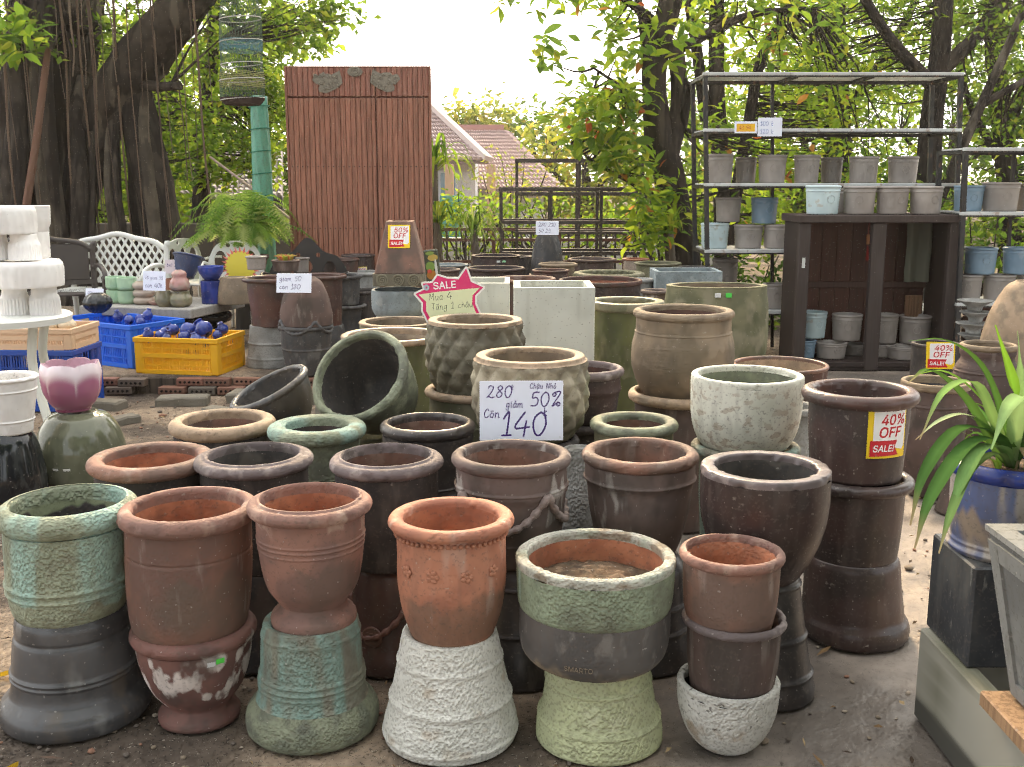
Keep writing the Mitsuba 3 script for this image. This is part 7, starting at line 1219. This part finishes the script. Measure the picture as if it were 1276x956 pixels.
# the fern in its pot on a stand, each frond a part
k = thing('fern', 'large light green fern arching out of a pot before the slatted doors', 'fern'); fc = np.array((-2.501, 9.990, 0.805)); r = np.random.default_rng(71)
part(k, 'pot', mv(grid(turn([(.01, 0), (.15, 0), (.2, .22), (.215, .23), (.215, .26), (.195, .26), (.18, .2), (.01, .19)], 40)), (fc[0], fc[1], fc[2] - .26)), 'clay', (.10, .06, .05), 40)
part(k, 'stand', mv(grid(turn([(.01, .0), (.16, 0), (.12, .1), (.10, fc[2] - .30), (.15, fc[2] - .262), (.01, fc[2] - .262)], 24)), (fc[0], fc[1], .0)), 'matte', (.05, .045, .04), 40)
for i in range(64):
    a = i * 2.39996; R = r.uniform(.30, .66); hh_ = r.uniform(.22, .58) * (1.15 - R * .5); c, s = math.cos(a), math.sin(a)
    P = spline([fc + [c * .04, s * .04, -.03], fc + [c * R * .4, s * R * .4, hh_ * 1.05], fc + [c * R * .78, s * R * .78, hh_ * .95], fc + [c * R * 1.05, s * R * 1.05, hh_ * .45]], 22)
    t = np.gradient(P, axis=0); t /= np.linalg.norm(t, axis=1, keepdims=True); sd = np.cross(t, [0, 0, 1]); sd /= np.linalg.norm(sd, axis=1, keepdims=True); u = np.linspace(0, 1, 22); ln = .105 * np.sin(np.pi * (.10 + .88 * u)) ** .8
    v, f = [], []
    for j in range(1, 22):
        for q in (-1, 1):
            d = sd[j] * q + t[j] * .35; b = len(v); tip = P[j] + d * ln[j] - [0, 0, ln[j] * .25]; v += [P[j] - t[j] * .014, P[j] + t[j] * .014, tip]; f.append([b, b + 1, b + 2])
    rib = tube(P, np.linspace(.004, .001, 22), 3, False); m = trimesh.util.concatenate([trimesh.Trimesh(np.array(v), np.array(f), process=False), rib])
    part(k, 'frond', m, 'leaf', GREEN['fern'][i % 4][:3])
# palms: long arching leaves, each a part
def palm(label, c, n, L, w, trunk_to, pal, seed, droop=1.0, up=.6, tr=.035):
    k = thing('palm_plant', label, 'palm plant'); r = np.random.default_rng(seed); c = np.array(c)
    part(k, 'trunk', tube(spline([trunk_to, (np.array(trunk_to) + c) / 2 + [.02, 0, 0], c], 10), np.linspace(tr * 1.4, tr, 10), 8, wob=.15, seed=seed), 'bark', (.13, .11, .09), True)
    for i in range(n):
        a = i * 2.39996 + r.normal(0, .2); e = r.uniform(-.2, 1.35) * up + .2; q = L * r.uniform(.7, 1.1); ca, sa = math.cos(a), math.sin(a)
        m = blade([c + [0, 0, r.uniform(-.12, .02)], c + [ca * q * .38 * math.cos(e), sa * q * .38 * math.cos(e), q * .42 * math.sin(e)], c + [ca * q * .72 * math.cos(e), sa * q * .72 * math.cos(e), q * (.62 * math.sin(e) - .10 * droop)], c + [ca * q * .92 * math.cos(e), sa * q * .92 * math.cos(e), q * (.62 * math.sin(e) - .42 * droop)]], w * r.uniform(.8, 1.1), .2, 10)
        part(k, 'leaf', m, 'leaf', pal[i % len(pal)][:3])
    return k
palm('fountain shaped palm with thin drooping leaves in a pot left of the black racks', (-0.387, 10.748, 1.017), 70, .42, .007, (-0.389, 10.748, .45), GREEN['deep'] + GREEN['fern'], 5, 1.3, .9)
pot('clay_pot', 'grey pot holding the fountain shaped palm', (-0.389, 10.748, 0), [(.16, 0), (.2, .3), (.22, .55)], (.24, .55, .60, .03, 'roll'), n=48, st='blue_stone', step=.03, soil=.50)
palm('tall strap leaved palm whose crown shows beside the top of the slatted doors', (-0.862, 11.851, 1.664), 46, .62, .020, (-0.914, 11.851, 0), GREEN['bright'][:2] + GREEN['mid'], 6, 1.2, .8, .045)
palm('second crown of strap leaves lower down beside the slatted doors', (-0.807, 11.575, 1.066), 34, .48, .018, (-0.832, 11.575, 0), GREEN['mid'], 7, 1.3, .6, .04)
palm('spiky young palm at the foot of the almond tree', (1.548, 10.473, 1.030), 26, .42, .014, (1.603, 10.473, 0), GREEN['bright'], 8, .7, .9, .03)
# succulent in the brown planter: each leaf a part of the plant
k = thing('succulent', 'pink and yellow succulent in the brown planter', 'succulent'); sc_ = np.array((-1.672, 7.855, 0.912)); r = np.random.default_rng(9)
for i in range(46):
    a = i * 2.4; R = .03 + .07 * r.random(); q = np.array([math.cos(a), math.sin(a), 0]); p = sc_ + q * R * .5
    part(k, 'leaf', blade([p - [0, 0, .01], p + q * .02 + [0, 0, .035], p + q * .04 + [0, 0, .06 - R * .3]], .009, .4, 6), 'leaf', [(.40, .36, .06), (.50, .16, .12), (.34, .38, .08)][i % 3])

# unseen trees added behind and beside the path to cut front fill light
for i, (x, y, sz, zc, lab) in enumerate([(-1.4, -4.6, 2.8, 5.4, 'unseen tree added right behind the path to cut fill light'), (4.6, -3.6, 3.2, 5.8, 'unseen tree added behind the path at the right to cut fill light'), (6.8, 4.1, 2.2, 5.0, 'unseen tree added right of the racks to cut side light'), (.2, -6.5, 3.2, 5.2, 'unseen tree added at the back of the yard to cut fill light')]):
    tree('added_shade_tree', lab, [([(x, y, 0), (x + .1, y, 2), (x, y, zc - .5)], [.3, .24, .18])], [([(x, y, 2.4), (x + 1.2, y + .3, zc)], [.14, .06]), ([(x, y, 2.2), (x - 1.3, y - .2, zc - .3)], [.14, .06])], [((x, y, zc), (sz, sz, 1.5), 420), ((x, y, zc - 1.6), (sz * .8, sz * .8, .8), 160)], GREEN['mid'], .30, .09, per=8, seed=300 + i, lush=2.0, spread=.35, twig=.015, share=.2)

# ------------------------------------------------------------------ behind: empty racks, railing, tiled house, shed, net cage and wrapped post
def open_rack(label, x0, x1, y0, y1, levels, n=3, rgb=(.045, .036, .033)):
    k = thing('steel_rack', label, 'rack')
    for i in range(n):
        x = x0 + (x1 - x0) * i / (n - 1)
        for y in (y0, y1): part(k, 'post', bar((x, y, 0), (x, y, levels[0]), .034), 'metal', rgb)
    for z in levels:
        for y in (y0, y1): part(k, 'beam', bar((x0 - .02, y - .018 if y == y0 else y + .018, z), (x1 + .02, y - .018 if y == y0 else y + .018, z), .04), 'metal', rgb)
        for i in range(n):
            x = x0 + (x1 - x0) * i / (n - 1); part(k, 'cross_bar', bar((x, y0, z - .022), (x, y1, z - .022), .026), 'metal', rgb)
open_rack('wide empty black steel rack behind the dark grey jar', -0.122, 1.521, 11.713, 12.263, [1.398, 1.043, 0.703], 4)
open_rack('taller empty black steel rack farther back', 0.058, 1.578, 13.091, 13.591, [1.729, 1.328, 0.863], 3)
k = thing('iron_railing', 'low rust red iron railing running behind the racks', 'railing'); ry = 14.331; rx0, rx1 = -2.884, 2.518
for z in (0.846, 0.707, 0.417): part(k, 'rail', bar((rx0, ry, z), (rx1, ry, z), .04), 'metal', (.10, .045, .035))
for i in range(44): x = rx0 + (rx1 - rx0) * i / 43; part(k, 'baluster', bar((x, ry + .0, .05), (x, ry, 0.835), .026 if i % 7 else .05), 'metal', (.10, .045, .035) if i % 7 == 0 else (.04, .035, .033))
k = thing('low_wall', 'low dark wall behind the banyan and the fern', 'wall'); part(k, 'wall', bev(-7.5, -2.939, 14.469, 14.629, 0, .92, .01), 'concrete', (.10, .085, .07))
k = thing('low_wall', 'low pale wall behind the black racks and the railing', 'wall'); part(k, 'wall', bev(-1.711, 3.249, 16.536, 16.686, 0, .62, .01), 'concrete', (.50, .47, .45))
def tiled(k, a, b, c, d, nu, nv, rgb, r):
    """Tiles course by course on the slope a-b (eave) to d-c (ridge)."""
    a, b, c, d = map(np.array, (a, b, c, d)); n = np.cross(b - a, d - a); n = n / np.linalg.norm(n); n = n if n[2] > 0 else -n
    base = trimesh.Trimesh(np.vstack([a, b, c, d]), [[0, 1, 2], [0, 2, 3]], process=False); ms = []
    part(k, 'roof', trimesh.convex.convex_hull(np.vstack([a, b, c, d, a - n * .08, b - n * .08, c - n * .08, d - n * .08])), 'matte', tuple(q * .6 for q in rgb))
    v, f = [], []
    for j in range(nv):
        for i in range(nu):
            P = lambda u, w: (a + (b - a) * u) * (1 - w) + (d + (c - d) * u) * w
            u0, u1, w0, w1 = i / nu, (i + 1) / nu, j / nv, (j + 1.12) / nv; w1 = min(w1, 1); lift = r.uniform(.03, .045); q = len(v)
            for w, h in ((w0, lift + .05), (w1, lift)): v += [P(u0, w) + n * .01, P(.75 * u0 + .25 * u1, w) + n * h, P(.4 * u0 + .6 * u1, w) + n * h * .9, P(u1, w) + n * .01]
            f += [[q, q + 1, q + 5], [q, q + 5, q + 4], [q + 1, q + 2, q + 6], [q + 1, q + 6, q + 5], [q + 2, q + 3, q + 7], [q + 2, q + 7, q + 6], [q, q + 2, q + 1], [q, q + 3, q + 2]]
    part(k, 'roof_tiles', trimesh.Trimesh(np.array(v), np.array(f), process=False), 'matte', rgb, kind='stuff')
r = np.random.default_rng(12); hs = thing('tiled_house', 'house with pinkish red tiled hip roofs right of the slatted doors', 'house'); RT = (.43, .33, .31)
e0, e1, e2, e3 = (-2.181, 24.804, 1.283), (1.146, 24.804, 1.283), (-0.208, 28.249, 2.749), (-1.625, 28.249, 2.749)
tiled(hs, e0, e1, e2, e3, 34, 16, RT, r)
tiled(hs, e1, (e1[0] + .2, 33.072, e1[2]), (e2[0] + .1, 29.627, e2[2]), e2, 24, 16, RT, r)
g0, g1, g2, g3 = (-2.832, 22.737, 1.898), (-0.489, 22.737, 1.898), (-1.897, 25.080, 3.165), (-2.173, 25.080, 3.165)
tiled(hs, g0, g1, g2, g3, 22, 14, (.42, .33, .315), r)
part(hs, 'barge_board', bar(np.array(g1) + [0, -.04, .03], np.array(g2) + [0, -.04, .06], .10, .22), 'matte', (.50, .42, .40)); part(hs, 'ridge', bar(np.array(e3) + [0, 0, .07], np.array(e2) + [0, 0, .07], .16), 'matte', (.38, .2, .17))
part(hs, 'wall', box(e0[0] + .3, e1[0] - .4, 25.355, 31.694, 0, e0[2] - .02), 'concrete', (.62, .60, .58)); part(hs, 'wall', box(g0[0] + .2, g1[0] - .3, 23.150, 25.345, 0, g0[2] - .02), 'concrete', (.58, .56, .55))
for x, w in ((-1.236, .34), (-1.683, .3)):
    q = part(hs, 'window', bev(x - w, x + w * .2, 23.090, 23.150, 1.061, 1.703, .01), 'plastic', (.50, .52, .55)); scene[fresh(q + '__pane')] = shape(box(x - w + .05, x + w * .2 - .05, 23.075, 23.089, 1.095 + .03, 1.669 - .03), 'gloss_flat', (.22, .30, .36))
M['gloss_flat'] = two(principled(flat(), 0.10, 0.55))
for x in (-1.301, -0.434): part(hs, 'porch_post', bev(x - .09, x + .09, 22.324, 22.504, 0, 1.810, .01), 'matte', (.50, .33, .22))
part(hs, 'hedge_gate', bev(-1.390, -0.973, 20.670, 20.730, .3, 1.2, .01), 'matte', (.10, .28, .22))
sd_ = thing('open_shed', 'open shed with a grey tiled roof and pale walls behind the banyan', 'shed')
a, b, c, d = (-6.276, 18.190, 1.127), (-3.882, 18.190, 1.207), (-4.374, 20.670, 2.071), (-7.066, 20.670, 2.071)
tiled(sd_, a, b, c, d, 26, 12, (.30, .27, .26), r)
part(sd_, 'fascia', bar(np.array(a) - [0, .02, .06], np.array(b) - [0, .02, .06], .05, .14), 'wood', (.06, .045, .04))
for x in (-6.195, -5.619, -5.099, -4.386): part(sd_, 'post', bev(x - .09, x + .09, 18.327, 18.487, 0, a[2] - .1, .01), 'wood', (.34, .29, .22))
part(sd_, 'back_wall', bev(-7.230, -4.418, 20.670, 20.770, 0, 2.2, .01), 'concrete', (.10, .085, .075))
for x0, x1, y0, y1, c in ((-6.144, -5.567, 0.418, 0.962, (.62, .66, .70)), (-5.856, -5.596, 0.187, 0.418, (.55, .62, .64)), (-6.519, -6.202, 0.245, 0.820, (.55, .55, .52))):
    q = part(sd_, 'window', bev(x0, x1, 19.292, 19.342, y0, y1, .01), 'plastic', (.30, .24, .19)); scene[fresh(q + '__pane')] = shape(box(x0 + .05, x1 - .05, 19.277, 19.291, y0 + .05, y1 - .05), 'gloss_flat', c)
# the hanging fish trap of rings and netting, the green wrapped post, the propped pole
cg = thing('net_cage', 'hanging cylindrical net cage of wire rings left of the slatted doors', 'net cage'); cx, cy = -2.308, 9.370; z0, z1 = 2.175, 3.179
zs = [z0, 2.335, 2.466, 2.650, 2.832, z1]; rs = [.185, .19, .175, .18, .175, .09]
for z, R in zip(zs, rs): part(cg, 'ring', tube([(cx + R * math.cos(q) + .02 * (z - z0), cy + R * math.sin(q), z + .012 * math.cos(q)) for q in np.linspace(0, 2 * math.pi, 41)], .0045, 6, False), 'metal', (.42, .42, .38), True)
fz = PchipInterpolator(zs, rs); ms = []
for i in range(44):
    for s in (-1, 1): ms.append(tube([(cx + fz(z) * .985 * math.cos(i * math.pi / 22 + s * 1.1 * q) + .02 * (z - z0), cy + fz(z) * .985 * math.sin(i * math.pi / 22 + s * 1.1 * q), z) for q, z in zip(np.linspace(0, 1, 14), np.linspace(z0, z1, 14))], .0014, 3, False))
part(cg, 'net', cat(ms), 'matte', (.10, .14, .10), kind='stuff')
for b0, b1, c in ((z0 + .10, z0 + .22, (.30, .28, .12)), (z0 + .40, z0 + .48, (.10, .22, .26))):
    m = [tube([(cx + fz(z) * 1.0 * math.cos(q) + .02 * (z - z0), cy + fz(z) * math.sin(q), z + .004 * math.sin(3 * q)) for q in np.linspace(0, 2 * math.pi, 31)], .003, 3, False) for z in np.linspace(b0, b1, 9)]
    part(cg, 'net_band', cat(m), 'matte', c, kind='stuff')
part(cg, 'tray', mv(grid(turn([(.01, -.05), (.15, -.045), (.188, -.0), (.19, .012), (.15, -.03), (.01, -.035)], 40)), (cx, cy, z0)), 'matte', (.05, .035, .03), 40); part(cg, 'cord', tube([(cx + .02, cy, z1), (cx + .03, cy + .3, z1 + .7), (cx - .02, cy + .8, 4.3)], .006, 5), 'matte', (.12, .10, .07))
wp = thing('wrapped_post', 'round post wrapped in green shade netting beneath the net cage', 'post'); wx, wy, wt = -2.455, 10.611, 2.295
part(wp, 'netting', mv(grid(turn(fill([(.012, .0), (.096, 0), (.095, wt * .4), (.088, wt * .75), (.074, wt), (.01, wt + .01)], .03), 40, lambda th, z, R: .005 * np.sin(th * 9 + z * 7) + .007 * meshkit.noise(np.stack([np.cos(th) * 3, np.sin(th) * 3, z * 9], -1)))), (wx, wy, 0)), 'satin', (.10, .31, .22), True)
for z in np.linspace(.5, wt - .1, 9): part(wp, 'tie', tube([(wx + .098 * math.cos(q), wy + .098 * math.sin(q), z + .01 * math.sin(q + z)) for q in np.linspace(0, 2 * math.pi, 25)], .005, 5, False), 'matte', (.03, .16, .11))
whole('bamboo_pole', 'thin pale pole leaning from the shed down to the slatted doors', 'pole', tube([(-3.148, 11.300, 1.731), (-2.597, 10.886, 1.389), (-2.165, 10.473, 1.123)], .013, 8), 'wood', (.26, .20, .15), True)

# ------------------------------------------------------------------ thin scattering volume added to imitate lens glare toward the sun
scene['air'] = {'type': 'homogeneous', 'albedo': {'type': 'rgb', 'value': [.96, .95, .93]}, 'sigma_t': 0.0011, 'phase': {'type': 'hg', 'g': 0.8}}
scene['glare_haze'] = {'type': 'cube', 'bsdf': {'type': 'null'}, 'interior': {'type': 'ref', 'id': 'air'}, 'to_world': T().translate([0, 170, 6]).scale([240, 230, 7.6])}
labels['glare_haze'] = {'kind': 'stuff', 'label': 'thin scattering volume added to pale far things like lens glare', 'category': 'glare_haze'}
scene['camera']['medium'] = {'type': 'ref', 'id': 'air'}
